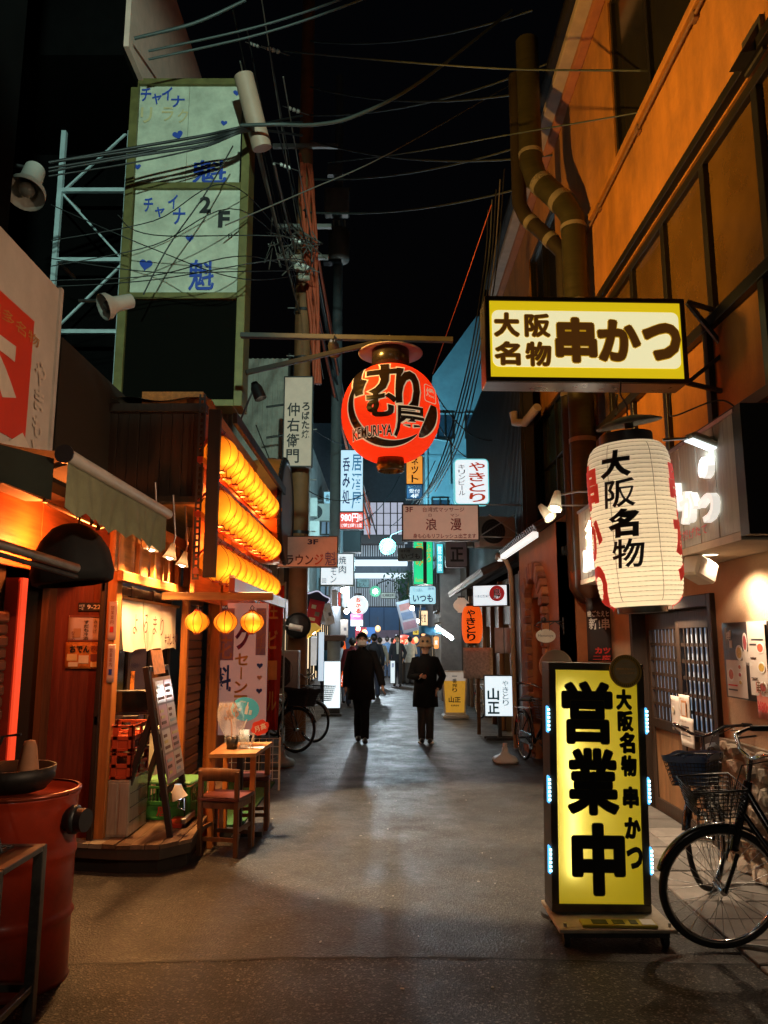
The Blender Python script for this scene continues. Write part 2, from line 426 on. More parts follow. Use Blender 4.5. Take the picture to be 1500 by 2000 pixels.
sm = MB()
pts = []
for i in range(len(seam)-1):
    for k in range(8):
        f = k/8; x = seam[i][0]*(1-f)+seam[i+1][0]*f; y = seam[i][1]*(1-f)+seam[i+1][1]*f
        pts.append(Vector((x, y+random.uniform(-.008, .008), .006)))
for i in range(len(pts)-1):
    a, b = pts[i], pts[i+1]; w0 = random.uniform(.004, .012)
    sm.add([a-Vector((0, w0, 0)), b-Vector((0, w0, 0)), b+Vector((0, w0, .001)), a+Vector((0, w0, .001))], [(0, 1, 2, 3)])
sm.build('road_seam', mat('bitumen_seam', (.008, .008, .008), .7, var=0), kind='structure')
lit_ = MB()                           # cigarette ends, chips and scraps lying on the asphalt
for i in range(90):
    x = random.uniform(-1.4, 1.5); y = random.uniform(3.3, 13); s = random.uniform(.004, .011)
    lit_.box((x, y, .006), (s*random.uniform(.8, 2), s, .004), Matrix.Translation((x, y, 0)) @ Matrix.Rotation(random.uniform(0, 3), 4, 'Z') @ Matrix.Translation((-x, -y, 0)))
lit_.build('litter', mat('pale_scraps', (.5, .48, .44), .8, var=.2), kind='stuff')
# pavement slabs by the stone wall
slab_m = [mat('paving_slab_%d' % i, c, .75, var=.3, scale=7, bump=.3, bscale=90, grime=.5) for i, c in enumerate([(.15, .135, .12), (.19, .17, .15), (.12, .11, .1)])]
pv = thing('pavement', None, None, (0, 0, 0), kind='structure')
MB().bb(1.86, 3.2, -.02, 2.62, 8.3, .004).build('slab_bed', mat('mortar_bed', (.06, .055, .05), .9), pv)
for i in range(2):
    for j in range(16):
        w = .365; x0 = 1.87+i*.375; y0 = 3.2+j*.316
        MB().bb(x0, y0, .002, x0+w, y0+.306, .022+random.uniform(0, .006), .005).build('paving_slab', random.choice(slab_m), pv)
# ================================================================== SKY behind everything is the world
# ================================================================== helpers for fronts
def facade(mb, M, u0, u1, z0, z1, holes, th=.15):
    us = sorted({u0, u1, *[h for q in holes for h in (q[0], q[1]) if u0 < h < u1]}); zs = sorted({z0, z1, *[h for q in holes for h in (q[2], q[3]) if z0 < h < z1]})
    for i in range(len(us)-1):
        run = None
        for j in range(len(zs)):
            inside = True
            if j < len(zs)-1:
                cu, cz = (us[i]+us[i+1])/2, (zs[j]+zs[j+1])/2
                inside = any(q[0] < cu < q[1] and q[2] < cz < q[3] for q in holes)
            if not inside and run is None: run = zs[j]
            if inside and run is not None:
                mb.box(((us[i]+us[i+1])/2, -th/2, (run+zs[j])/2), (us[i+1]-us[i], th, zs[j]-run), M); run = None
def fr(x, y, yaw):     # facade frame: local x along the front (reader's side), -y into the wall, z up
    return Matrix.Translation((x, y, 0)) @ Matrix.Rotation(R(yaw+180), 4, 'Z') @ Matrix.Diagonal((-1, 1, 1, 1))
# west front (faces +X): local u -> +Y ; east front (faces -X): local u -> +Y too
EAST = lambda X: Matrix(((0, -1, 0, X), (1, 0, 0, 0), (0, 0, 1, 0), (0, 0, 0, 1)))     # u->Y, depth -y -> +X
WEST = lambda X: Matrix(((0, 1, 0, X), (1, 0, 0, 0), (0, 0, 1, 0), (0, 0, 0, 1)))      # u->Y, depth -y -> -X
SOUTH = lambda Y: Matrix(((1, 0, 0, 0), (0, -1, 0, Y), (0, 0, 1, 0), (0, 0, 0, 1)))    # u->X, depth -y -> +Y
def window(M, u0, u1, z0, z1, parent, mf, mg, nu=1, nz=1, fw=.05, dep=.06, name='window'):
    f = MB(); cz = (z0+z1)/2; cu = (u0+u1)/2
    def bx(a, b, c, d, e=dep): f.box(((a+b)/2, -e/2-.02, (c+d)/2), (b-a, e, d-c), M, bev=.004)
    bx(u0, u1, z1-fw, z1); bx(u0, u1, z0, z0+fw); bx(u0, u0+fw, z0+fw, z1-fw); bx(u1-fw, u1, z0+fw, z1-fw)
    for i in range(1, nu):
        c = u0+(u1-u0)*i/nu; bx(c-fw/2, c+fw/2, z0+fw, z1-fw, dep*.9)
    for j in range(1, nz):
        c = z0+(z1-z0)*j/nz; bx(u0+fw, u1-fw, c-fw/3, c+fw/3, dep*.8)
    w = f.build(name, mf, parent)
    for i in range(nu):
        a = u0+(u1-u0)*i/nu; b = u0+(u1-u0)*(i+1)/nu
        MB().box(((a+b)/2, -.07, cz), (b-a-.004, .006, z1-z0-.01), M).build('pane', mg, w)
    return w
def eave(name_parent, X0, X1, Y0, Y1, z0, z1, mt, n, r=.045):
    """tiled eave: rows of round cover tiles running down the slope from (X1,z1) to the street edge (X0,z0)"""
    MB().add([(X0, Y0, z0), (X0, Y1, z0), (X1, Y1, z1), (X1, Y0, z1), (X0, Y0, z0-.06), (X0, Y1, z0-.06), (X1, Y1, z1-.06), (X1, Y0, z1-.06)],
             [(0, 1, 2, 3), (7, 6, 5, 4), (0, 4, 5, 1), (1, 5, 6, 2), (2, 6, 7, 3), (3, 7, 4, 0)]).build('roof_board', wood('dark_roof_board', (.06, .04, .03)), name_parent)
    first = None
    for i in range(n):
        y = Y0+(Y1-Y0)*(i+.5)/n
        m = MB(); sx = 1 if X1 > X0 else -1
        m.tube([(X0-.02*sx, y, z0+.02), ((X0+X1)/2, y, (z0+z1)/2+.02), (X1, y, z1+.02)], r, 8)
        m.build('tile', mt, name_parent)
# ------------------------------------------------------------------ materials of fronts
stucco = mat('tan_stucco', (.5, .33, .2), .8, var=.14, scale=3, bump=.35, bscale=45, grime=.12)
ochre = mat('ochre_stucco', (.46, .19, .03), .8, var=.32, scale=2.2, stretch=(1.2, 1.2, .3), bump=.3, bscale=40, grime=.4)
terra = mat('terracotta_stucco', (.42, .15, .05), .8, var=.2, scale=3, bump=.3, bscale=50, grime=.25)
dkwood = wood('dark_brown_wood', (.03, .016, .009)); brwood = wood('brown_wood', (.16, .075, .03)); orwood = wood('orange_pine', (.44, .16, .035), axis=2)
orwoodx = wood('orange_pine_rail', (.42, .2, .06), axis=0); orwoody = wood('orange_pine_long', (.44, .16, .035), axis=1)
dkmetal = mat('dark_window_frame', (.02, .018, .016), .4, .3, var=.2)
dkglass = mat('dark_glass', (.02, .018, .014), .08, var=.1, spec=.8)
ambglass = mat('amber_glass', (.13, .07, .018), .12, var=.4, scale=1.2, spec=.6)
blueglass = mat('blue_glass', (.03, .06, .09), .08, var=.2, spec=.8)
tilem = mat('grey_roof_tile', (.06, .06, .065), .45, var=.3, scale=8, grime=.3)
conc = mat('grey_concrete', (.2, .19, .18), .85, var=.2, scale=3, bump=.2, grime=.5)
# ================================================================== EAST ROW: ochre restaurant building
r1 = thing('restaurant_building', 'tall ochre stucco restaurant building with big gridded windows above the white paper lantern', 'building', (2.55, 7, 0))
E = EAST(2.55)
lo = MB(); facade(lo, E, 4.75, 9.3, 0, 3.2, [(5.95, 7.95, -1, 1.98)], .25); lo.build('wall', stucco, r1)
up = MB(); facade(up, E, 3.6, 15.6, 3.2, 9.1, [(3.9, 9.3, 4.08, 5.5), (5.6, 7.7, 6.85, 8.8), (10.6, 12.6, 6.2, 8.2), (10.3, 12.9, 3.4, 5.2)], .25); up.build('upper_wall', ochre, r1)
window(E, 3.9, 9.3, 4.08, 5.5, r1, dkmetal, ambglass, nu=6, nz=1, fw=.085)
window(E, 5.6, 7.7, 6.85, 8.8, r1, dkmetal, dkglass, nu=2, fw=.06)
window(E, 10.6, 12.6, 6.2, 8.2, r1, dkmetal, dkglass, nu=2, fw=.06)
window(E, 10.3, 12.9, 3.4, 5.2, r1, dkmetal, blueglass, nu=3, nz=2, fw=.05)
for u in [3.9+5.4*i/6 for i in range(7)]: MB().box((u, .02, 3.63), (.085, .05, .9), E, .004).build('timber_strip', dkmetal, r1)
for z in (3.22, 4.03, 5.56): MB().box((6.6, .03, z), (5.6, .07, .085), E, .004).build('timber_rail', dkmetal, r1)
MB().box((9.6, .1, 9.05), (12.2, .35, .12), E, .01).build('eave_board', mat('pale_fascia', (.42, .33, .25), .6), r1)
MB().box((9.6, .3, 9.2), (12.2, .14, .14), E, .03).build('roof_gutter', dkmetal, r1)
MB().box((9.6, .06, 8.93), (12.2, .12, .1), E, .01).build('cornice', terra, r1)
MB().box((6.2, .03, 6.72), (5.2, .05, .08), E, .01).build('ledge', ochre, r1)
MB().bb(2.95, 3.6, 3.2, 6, 15.6, 9.0).build('core', mat('dark_interior', (.02, .015, .01), .9, var=0), r1)
# entrance: sliding lattice doors in a dark frame
MB().box((6.95, -.3, .99), (2.0, .05, 1.98), E).build('door_backing', mat('door_backing_dark', (.025, .018, .012), .9, var=0), r1)
dfr = MB()
for a, b, c, d in ((5.95, 6.03, 0, 1.98), (7.87, 7.95, 0, 1.98), (6.03, 7.87, 1.88, 1.98)): dfr.box(((a+b)/2, -.06, (c+d)/2), (b-a, .2, d-c), E, .005)
dfr.build('door_frame', dkwood, r1)
frost = mat('frosted_door_glass', (.3, .36, .42), .3, var=.2, emit=.22, ecol=(.45, .7, 1))
for k, (a, b, dp) in enumerate(((6.03, 6.97, -.08), (6.95, 7.87, -.12))):
    d = MB(); 
    for q in ((a, a+.09, 0, 1.88), (b-.09, b, 0, 1.88), (a+.09, b-.09, 1.72, 1.88), (a+.09, b-.09, .78, .87), (a+.09, b-.09, 0, .12)): d.box(((q[0]+q[1])/2, dp, (q[2]+q[3])/2), (q[1]-q[0], .04, q[3]-q[2]), E, .004)
    dd = d.build('door', dkwood, r1)
    MB().box(((a+b)/2, dp-.006, .45), (b-a-.18, .015, .66), E).build('door_panel', brwood, dd)
    MB().box(((a+b)/2, dp-.03, 1.295), (b-a-.18, .006, .85), E).build('door_glass', frost, dd)
    for i in range(1, 8):
        u = a+.09+(b-a-.18)*i/8; MB().box((u, dp+.005, 1.295), (.022, .02, .85), E).build('lattice_bar', dkwood, dd)
    for j in range(1, 6):
        z = .87+.85*j/6; MB().box(((a+b)/2, dp+.003, z), (b-a-.18, .014, .03), E).build('lattice_rail', dkwood, dd)
# rough stone wainscot, stone by stone
st_m = [mat('field_stone_%d' % i, c, .85, var=.35, scale=9, bump=1.0, bscale=18, grime=.3) for i, c in enumerate([(.36, .27, .18), (.28, .2, .13), (.42, .34, .25), (.3, .24, .19)])]
MB().box((5.35, .01, .45), (1.2, .06, .9), E).build('mortar', mat('dark_mortar', (.2, .15, .1), .95, bump=.5), r1)
random.seed(11)
z = .01; row = 0
while z < .86:
    h = random.uniform(.1, .17); h = min(h, .9-z); u = 4.76
    while u < 5.93:
        w = min(random.uniform(.12, .3), 5.94-u)
        if w < .05: break
        n = 7; cu, cz = u+w/2, z+h/2; poly = []
        for k in range(n):
            an = 2*math.pi*k/n+.3*row; ex = max(-1, min(1, 1.25*math.cos(an))); ez = max(-1, min(1, 1.25*math.sin(an)))
            poly.append((ex*(w/2-.008)*random.uniform(.86, 1), ez*(h/2-.008)*random.uniform(.86, 1)))
        dp = random.uniform(.04, .085); m = MB()
        vs = [Vector((cu+p[0], .03, cz+p[1])) for p in poly]+[Vector((cu+p[0]*.8, dp+random.uniform(-.012, .012), cz+p[1]*.78)) for p in poly]+[Vector((cu, dp+.012, cz))]
        m.add(vs, [(i, (i+1) % n, n+(i+1) % n, n+i) for i in range(n)]+[(n+i, n+(i+1) % n, 2*n) for i in range(n)], E)
        m.build('stone', random.choice(st_m), r1); u += w
    z += h; row += 1
# downpipes: two big spiral ducts up the front with elbows
ductm = mat('olive_duct_metal', (.05, .045, .02), .45, .2, var=.3, scale=3, stretch=(1, 1, 8))
ductb = mat('brown_duct_metal', (.13, .06, .035), .35, .6, var=.3, scale=4)
du = thing('ventilation_duct', 'thick olive ventilation duct climbing the ochre facade to a silver banded elbow', 'duct', (2.3, 8.6, 2.3))
p = [(2.33, 8.75, 2.4), (2.33, 8.75, 6.75), (2.25, 8.85, 7.0), (1.98, 9.15, 7.55), (1.93, 9.2, 7.8), (1.93, 9.2, 9.6)]
MB().tube(p, .15, 18).build('pipe', ductm, du)
for q in ((2.33, 8.75, 3.9), (2.33, 8.75, 5.6), (2.33, 8.75, 6.6), (1.93, 9.2, 7.9)): MB().cyl(q, (q[0], q[1], q[2]+.05), .158, n=18).build('band', mat('duct_band', (.3, .27, .22), .3, .3), du)
for a, b in (((2.24, 8.86, 7.02), (2.2, 8.9, 7.1)), ((2.06, 9.06, 7.38), (2.02, 9.1, 7.46))): MB().cyl(a, b, .158, n=18).build('band', mat('duct_band', (.3, .27, .22), .3, .3), du)
MB().tube([(2.33, 8.75, 2.42), (2.33, 8.77, 2.25), (2.43, 8.82, 2.12), (2.6, 8.9, 2.1)], .15, 16).build('elbow', ductb, du)
du2 = thing('ventilation_duct', 'narrower dark duct just behind the thick olive one on the ochre facade', 'duct', (2.3, 9.2, 2.3))
p = [(2.3, 9.18, 2.4), (2.3, 9.18, 6.5), (2.2, 9.25, 6.7), (1.9, 9.5, 7.2), (1.84, 9.6, 7.45), (1.84, 9.6, 9.4)]
MB().tube(p, .1, 16).build('pipe', mat('dark_duct_metal', (.04, .03, .018), .5, .2, var=.3, scale=3), du2)
for a, b in (((2.19, 9.26, 6.72), (2.15, 9.29, 6.79)), ((1.98, 9.43, 7.06), (1.94, 9.46, 7.13)), ((2.3, 9.18, 4.6), (2.3, 9.18, 4.65))): MB().cyl(a, b, .108, n=16).build('band', mat('duct_band', (.3, .27, .22), .3, .3), du2)
MB().tube([(2.3, 9.18, 2.42), (2.3, 9.16, 2.25), (2.38, 9.2, 2.14), (2.55, 9.25, 2.1)], .1, 14).build('elbow', ductb, du2)
# ---- terracotta shop with brick arch
r2 = thing('brick_arch_shop', 'terracotta stucco shop with rough brick arch doorway and tiled eave', 'building', (2.1, 10.5, 0))
E2 = EAST(2.1)
w2 = MB(); facade(w2, E2, 9.3, 11.9, 0, 3.05, [(10.05, 11.05, -1, 2.2)], .2); w2.bb(2.101, 9.3, 0, 2.549, 9.45, 3.05); w2.build('wall', terra, r2)
MB().bb(2.32, 10.0, 0, 2.36, 11.1, 2.3).build('door', dkwood, r2)
bkm = [mat('arch_brick_%d' % i, c, .85, var=.3, scale=12, bump=.8, bscale=30) for i, c in enumerate([(.33, .12, .05), (.42, .18, .07), (.24, .09, .045)])]
for s, u in ((-1, 9.95), (1, 11.15)):
    for k in range(19):
        z = .06+k*.105; w = .2 if k % 2 else .15
        MB().box((u, .03, z+.05), (w, .07+random.uniform(0, .05), .092), E2, .012).build('brick', bkm[k % 3], r2)
for k in range(15):
    an = math.pi*(k+.5)/15; M = E2 @ Matrix.Translation((10.55+.62*math.cos(an), .03, 2.06+.5*math.sin(an))) @ Matrix.Rotation(-an, 4, 'Y')
    MB().box((0, 0, 0), (.24, .1+random.uniform(0, .05), .1), M, .012).build('brick', bkm[k % 3], r2)
eave(r2, 1.88, 2.35, 9.35, 12.3, 2.98, 3.28, tilem, 22)
MB().bar((1.86, 9.35, 2.9), (1.86, 12.3, 2.9), .07, .07).build('glowing_gutter', lit('gutter_glow', (.95, .93, .86), .95), r2)  # pale gutter given a glow to light the shop front beyond
sgm = MB(); tput(sgm, '鳥し', 0, 0, .34, .13, .003, .0, M=plane((2.14, 9.298, 2.62))); sgm.build('lettering', BLACK(), r2)
dp = MB(); dp.tube([(1.9, 11.95, 2.85), (1.96, 11.95, 2.7), (1.98, 11.95, 2.5), (1.98, 11.95, .02)], .035, 10); dp.tube([(1.8, 12.2, 2.9), (1.8, 12.1, 2.95), (1.88, 11.95, 2.86)], .035, 10)
setp(dp.build('drainpipe', mat('beige_pipe', (.4, .3, .17), .4)), 'beige drainpipe down the far corner of the brick arch shop', 'drainpipe')
# ---- yakitori shop: low tiled eave, dark timber front, black corrugated upper floor
r3 = thing('yakitori_shop', 'dark timber yakitori shop with low tiled eave under a black corrugated upper floor', 'building', (2.2, 15, 0))
E3 = EAST(2.2)
w3 = MB(); facade(w3, E3, 11.95, 19.5, 0, 2.7, [(13.2, 14.3, -1, 1.9), (15.6, 16.7, -1, 1.9)], .15); w3.build('wall', dkwood, r3)
for u in (12.1, 13.1, 14.4, 15.5, 16.8, 18.2, 19.4): MB().box((u, .03, 1.35), (.12, .1, 2.7), E3, .008).build('post', brwood, r3)
for a, b in ((13.2, 14.3), (15.6, 16.7)): MB().box(((a+b)/2, -.12, .95), (1.1, .03, 1.9), E3).build('door', mat('warm_shop_glass', (.3, .16, .06), .3, var=.4, scale=3, emit=.6, ecol=(1, .55, .2)), r3)
eave(r3, 1.62, 2.3, 12.6, 19.2, 2.72, 3.05, tilem, 42, .05)
MB().box((15.8, -.1, 5.0), (8, .15, 4.2), E3).build('upper_wall', mat('black_cladding', (.03, .03, .032), .45, .2, var=.3), r3)
for i in range(60):
    u = 11.9+i*.133; MB().box((u, 0, 5.0), (.06, .05, 4.2), E3).build('rib', mat('black_cladding', (.03, .03, .032)), r3)
# ---- teal building where the alley bends
teal = mat('teal_render', (.2, .36, .42), .8, var=.15, scale=1.5, bump=.2, grime=.25)
r4 = thing('teal_building', 'pale teal rendered building with sloped parapet behind the big red lantern', 'building', (2, 24, 0))
a = [W(845, 735, 24), W(930, 618, 24), W(1015, 618, 24)]
poly = [(1.05, 3.2), (a[0].x, a[0].z), (a[1].x, a[1].z), (a[2].x, a[2].z), (4.2, 3.2)]
MB().prism(poly, -3, 0, Matrix.Translation((0, 24, 0)) @ Matrix.Rotation(R(90), 4, 'X')).build('wall', teal, r4)
for z in (4.6, 6.0, 7.4, 8.8): MB().bb(1.0 if z < 8.6 else 1.6, 23.93, z, 4.2, 23.995, z+.05).build('string_course', teal, r4)
for x, z in ((1.5, 5.2), (2.5, 5.2), (1.7, 8.0), (2.6, 8.0)): window(SOUTH(23.9), x, x+.55, z, z+.9, r4, dkmetal, blueglass, nu=2, fw=.05)
MB().tube([(1.35, 23.9, 3.2), (1.35, 23.9, 9.2)], .05).build('pipe', mat('teal_pipe', (.25, .4, .44), .4), r4)
MB().tube([(2.1, 23.9, 6.5), (2.1, 23.9, 7.9), (1.35, 23.9, 8.0)], .035).build('pipe', mat('teal_pipe', (.25, .4, .44), .4), r4)
r4b = thing('narrow_building', 'dark narrow building under the teal wall with green sign on it', 'building', (1.4, 22, 0))
MB().bb(1.55, 21.2, 0, 4, 23.5, 4.9).build('wall', mat('brown_cladding', (.2, .18, .17), .7, var=.3, grime=.3), r4b)
window(EAST(1.45), 21.4, 23.2, 2.4, 3.7, r4b, dkmetal, blueglass, nu=2)
for z in (2.1, 4.0): MB().bb(1.5, 21.15, z, 1.55, 23.5, z+.12).build('ledge', conc, r4b)
r5 = thing('east_shop_row', 'narrow dark timber shops further up the alley past the beer board', 'building', (2.1, 30, 0))
MB().bb(2.1, 19.6, 0, 4, 21.1, 5.5).build('wall', dkwood, r5); MB().bb(2.3, 24.2, 0, 5, 44, 6.5).build('wall', mat('grimy_render', (.28, .26, .25), .8, grime=.5), r5)
for y in (25, 28, 31, 34, 37): window(EAST(2.2), y, y+1.6, .5, 2.2, r5, dkmetal, mat('lit_shop_window', (.5, .4, .25), .3, var=.4, scale=2, emit=1.5, ecol=(1, .72, .42)), nu=2)
# ================================================================== END OF THE ALLEY
e1 = thing('end_building', 'blue fronted building closing the far end of the alley with gridded upper windows', 'building', (0, 43, 0))
blue = mat('blue_hoarding', (.06, .17, .38), .5, var=.2, scale=1)
Se = SOUTH(43)
we = MB(); facade(we, Se, -8, 8, 3.4, 14, [(-1.2, 1.15, 7.35, 9.4)], .3); we.build('upper_wall', mat('end_grey_wall', (.08, .1, .12), .8), e1)
MB().bb(-3, 42.95, 0, 4, 43.3, 3.4).build('wall', blue, e1)
for x in (-.8, 0, .85, 1.7): MB().bb(x-.02, 42.9, 0, x+.02, 42.95, 3.4).build('joint', mat('blue_joint', (.03, .08, .2)), e1)
MB().bb(-.55, 42.85, .2, 1.0, 42.93, 2.15).build('shutter', mat('mauve_shutter', (.32, .22, .32), .5, var=.2), e1)
window(Se, -1.2, 1.15, 7.35, 9.4, e1, dkmetal, mat('pale_lit_pane', (.5, .5, .55), .4, var=.15, emit=.42, ecol=(.8, .8, 1)), nu=6, nz=3, fw=.06)
MB().bb(-2.2, 42.2, 5.0, 1.3, 42.9, 5.25).build('canopy', lit('lit_canopy', (.75, .9, 1), 1.0), e1)
MB().bb(-2.2, 42.3, 5.7, 1.3, 42.9, 6.0).build('canopy', lit('lit_canopy', (.75, .9, 1), 1.0), e1)
for i in range(30): 
    x = -2.1+i*.1; MB().bb(x, 42.5, 3.45, x+.045, 42.56, 4.95).build('slat', mat('white_slat', (.6, .65, .7), .5, emit=.25, ecol=(.7, .85, 1)), e1)
for i in range(24): 
    x = -1.9+i*.13; MB().bb(x, 42.4, 6.2, x+.06, 42.46, 6.9).build('slat', mat('white_slat', (.6, .65, .7), .5), e1)
MB().bb(-2, 42.4, 6.9, 1.3, 42.5, 6.98).build('rail', mat('white_slat', (.6, .65, .7), .5), e1)
# ================================================================== WEST ROW
# near shop: red lit front under the awning
redp = mat('red_lacquer', (.35, .03, .012), .35, var=.25, scale=3); redw = wood('red_lit_board', (.4, .13, .03), axis=1)
l1 = thing('awning_shop', 'dark shop with ribbed shutter and red lit boards under the green awning', 'building', (-2.3, 4, 0))
Wl = WEST(-2.3)
MB().bb(-4.5, 1.5, 0, -2.34, 4.75, 2.35).build('wall', mat('dark_interior', (.02, .015, .01)), l1)
shut = wood('brown_shutter_slat', (.13, .055, .03), axis=1, var=.3)
for k in range(24): MB().box((3.9, .0, .1+k*.072), (1.66, .03+.012*(k % 2), .068), Wl, .012).build('slat', shut, l1)
MB().bb(-2.33, 4.74, 0, -2.25, 4.83, 2.0).build('post', redp, l1)
MB().bb(-2.245, 4.75, 0, -2.23, 4.82, 2.0).build('red_strip', mat('red_lit_strip', (.5, .05, .02), .4, emit=.75, ecol=(1, .07, .02)), l1)
for k in range(5): MB().box((3.0+k*.6, -.01, 2.32), (.59, .03, .5), Wl, .003).build('board', redw, l1)
MB().bb(-4.2, 1.5, 2.55, -2.12, 5.6, 2.62).build('roof', dkmetal, l1)
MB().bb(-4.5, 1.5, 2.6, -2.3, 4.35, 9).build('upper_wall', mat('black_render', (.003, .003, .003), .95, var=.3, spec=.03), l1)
# lantern shop
l2 = thing('lantern_shop', 'timber shop with curtained doorway, dark wooden upper box and orange boarded front', 'building', (-2.0, 7, 0))
MB().bb(-2.6, 5.9, .12, -2.11, 5.94, 2.6).build('side_panel', wood('maroon_board', (.16, .028, .012)), l2)
MB().bb(-2.11, 5.86, .12, -2.03, 5.98, 2.7, .006).build('post', orwood, l2)
MB().bb(-2.02, 7.72, .1, -1.95, 7.8, 2.75, .006).build('post', orwood, l2)
MB().bb(-1.9, 8.5, .1, -1.8, 8.6, 2.8, .006).build('post', orwood, l2)
MB().bb(-2.02, 5.8, 2.06, -1.97, 7.72, 2.14, .006).build('lintel', orwoody, l2)
MB().bb(-2.02, 5.8, 2.5, -1.97, 7.72, 2.6, .006).build('lintel', orwoody, l2)
for y in (6.2, 6.62, 7.04, 7.4): MB().bb(-2.02, y, 2.14, -1.98, y+.05, 2.5, .004).build('transom_bar', orwood, l2)
MB().bb(-2.06, 5.8, 2.14, -2.04, 7.72, 2.5).build('transom_board', wood('lit_pine_panel', (.36, .15, .045), axis=1), l2)
MB().bb(-2.55, 5.76, .1, -2.5, 8.6, 2.75).build('inner_wall', wood('inner_board', (.14, .05, .02)), l2)
dz = MB()
for y in (5.82, 6.42, 7.02, 7.62): dz.bb(-2.14, y, .1, -2.1, y+.07, 2.06, .004)
for z in (.1, 1.0, 1.98): dz.bb(-2.135, 5.82, z, -2.105, 7.69, z+.07, .004)
dz.build('door', dkwood, l2)
MB().bb(-2.125, 5.85, .15, -2.118, 7.68, 2.0).build('door_glass', mat('black_door_glass', (.012, .01, .009), .1, var=0, spec=.7), l2)
for k in range(28): MB().box((8.15, 0, .13+k*.09), (.7, .03+.01*(k % 2), .084), WEST(-2.0), .012).build('slat', wood('tan_shutter_slat', (.17, .085, .045), axis=1, var=.3), l2)
MB().bb(-4.5, 5.8, 0, -2.56, 10.8, 4.0).build('core', mat('dark_interior', (.02, .015, .01)), l2)
for i in range(13):   # dark vertical boards of the upper box
    x = -3.0+i*.102; MB().bb(x, 6.95+.006*(i % 2), 2.92, x+.099, 7.0, 3.72, .003).build('plank', dkwood, l2)
MB().bb(-3.0, 6.9, 2.86, -1.66, 7.02, 2.92, .004).build('rail', dkwood, l2); MB().bb(-3.0, 6.9, 3.72, -1.66, 7.02, 3.8, .004).build('rail', dkwood, l2)
cn = MB(); cn.grid(lambda a, b: (-2.55+a*.9, 6.86+b*.5, 3.83+.05*math.sin(b*3)+.02*math.sin(a*9)), 10, 5); cn.build('roof_sheet', mat('pale_tarpaulin', (.3, .33, .28), .7, var=.4, grime=.4), l2)
MB().bb(-3.0, 7.02, 2.87, -1.67, 10.85, 2.93).build('soffit', wood('pine_soffit', (.42, .22, .08), axis=1), l2)
MB().bb(-2.3, 7.02, 2.93, -1.72, 10.85, 3.95).build('upper_box', wood('orange_board', (.46, .14, .025), axis=1), l2)
MB().bb(-1.84, 7.3, 2.0, -1.8, 10.8, 2.87).build('fascia', wood('orange_board', (.46, .14, .025), axis=1), l2)
MB().bb(-2.0, 8.8, 0, -1.9, 10.9, 2.2).build('wall', wood('orange_board', (.46, .14, .025), axis=1), l2)
# high beige wall behind the sign tower
lt = thing('tall_building', 'high beige walled building above the sign tower', 'building', (-3, 10, 0))
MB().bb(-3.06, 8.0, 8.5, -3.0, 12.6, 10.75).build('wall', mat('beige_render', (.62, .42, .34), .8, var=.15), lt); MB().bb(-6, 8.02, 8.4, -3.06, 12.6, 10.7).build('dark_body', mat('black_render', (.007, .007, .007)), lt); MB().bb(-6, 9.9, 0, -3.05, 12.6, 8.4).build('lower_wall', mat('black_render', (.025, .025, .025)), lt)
# further west buildings
greyc = mat('grey_corrugated', (.42, .4, .34), .6, .1, var=.25, scale=4, grime=.4)
l3 = thing('corrugated_building', 'grey corrugated building with downpipe behind the taiko drum sign', 'building', (-2.2, 15, 0))
MB().bb(-5, 15, 2.5, -1.95, 20, 7.3).build('wall', greyc, l3)
for i in range(14): MB().bb(-3.3+i*.1, 14.97, 2.5, -3.26+i*.1, 15, 7.3).build('rib', greyc, l3)
MB().bb(-1.95, 14.95, 2.4, -1.85, 15.05, 7.4).build('corner_post', dkmetal, l3)
MB().bb(-2.35, 12.2, 0, -2.1, 20, 2.6).build('ground_floor', brwood, l3)
for y in (13.4, 15.2, 17.2): window(WEST(-2.0), y, y+1.2, .6, 2.1, l3, dkmetal, mat('lit_shop_window', (.5, .4, .25)), nu=2)
l4 = thing('west_shop_row', 'crowded dark shop fronts up the west side of the alley', 'building', (-2.2, 28, 0))
MB().bb(-5, 20.2, 0, -2.2, 42, 7.5).build('wall', mat('grimy_render', (.28, .26, .25)), l4)
for y in (20.8, 23.4, 26.2, 29, 32, 36): window(WEST(-2.1), y, y+1.7, .4, 2.2, l4, dkmetal, mat('lit_shop_window', (.5, .4, .25)), nu=2)
for y in (21, 25, 29.5, 34): MB().bb(-2.2, y, 2.5, -1.7, y+2.6, 2.6, .01).build('canopy', dkmetal, l4)
l5 = thing('dark_block', 'dark office block behind the utility pole at the alley bend', 'building', (-2, 26, 0))
MB().bb(-2.19, 25, 2.7, -1.35, 30, 6.2).build('wall', mat('dark_block_wall', (.2, .23, .25), .7), l5)
for z in (3.0, 4.0, 5.0): window(SOUTH(24.9), -2.1, -1.45, z, z+.6, l5, dkmetal, mat('dim_blue_pane', (.1, .15, .2), .2, emit=.12, ecol=(.6, .8, 1)), nu=3)
# ================================================================== LANTERNS
def lantern_profile(R0, H, end, ribs, ripple, pw=2.4):
    pr = []; n = ribs*4
    for i in range(n+1):
        t = i/n; a = abs(2*t-1); r = end+(R0-end)*(1-a**pw)**.5 if a < 1 else end
        r += ripple*(abs(math.sin(math.pi*t*ribs))-.5)
        pr.append((r, (t-.5)*H))
    return pr
def prof_r(pr, z):
    for i in range(len(pr)-1):
        if pr[i][1] <= z <= pr[i+1][1]:
            f = (z-pr[i][1])/(pr[i+1][1]-pr[i][1]+1e-9); return pr[i][0]*(1-f)+pr[i+1][0]*f
    return pr[-1][0]
bulb_m = glow('warm_bulb', (1, .75, .4), 30)
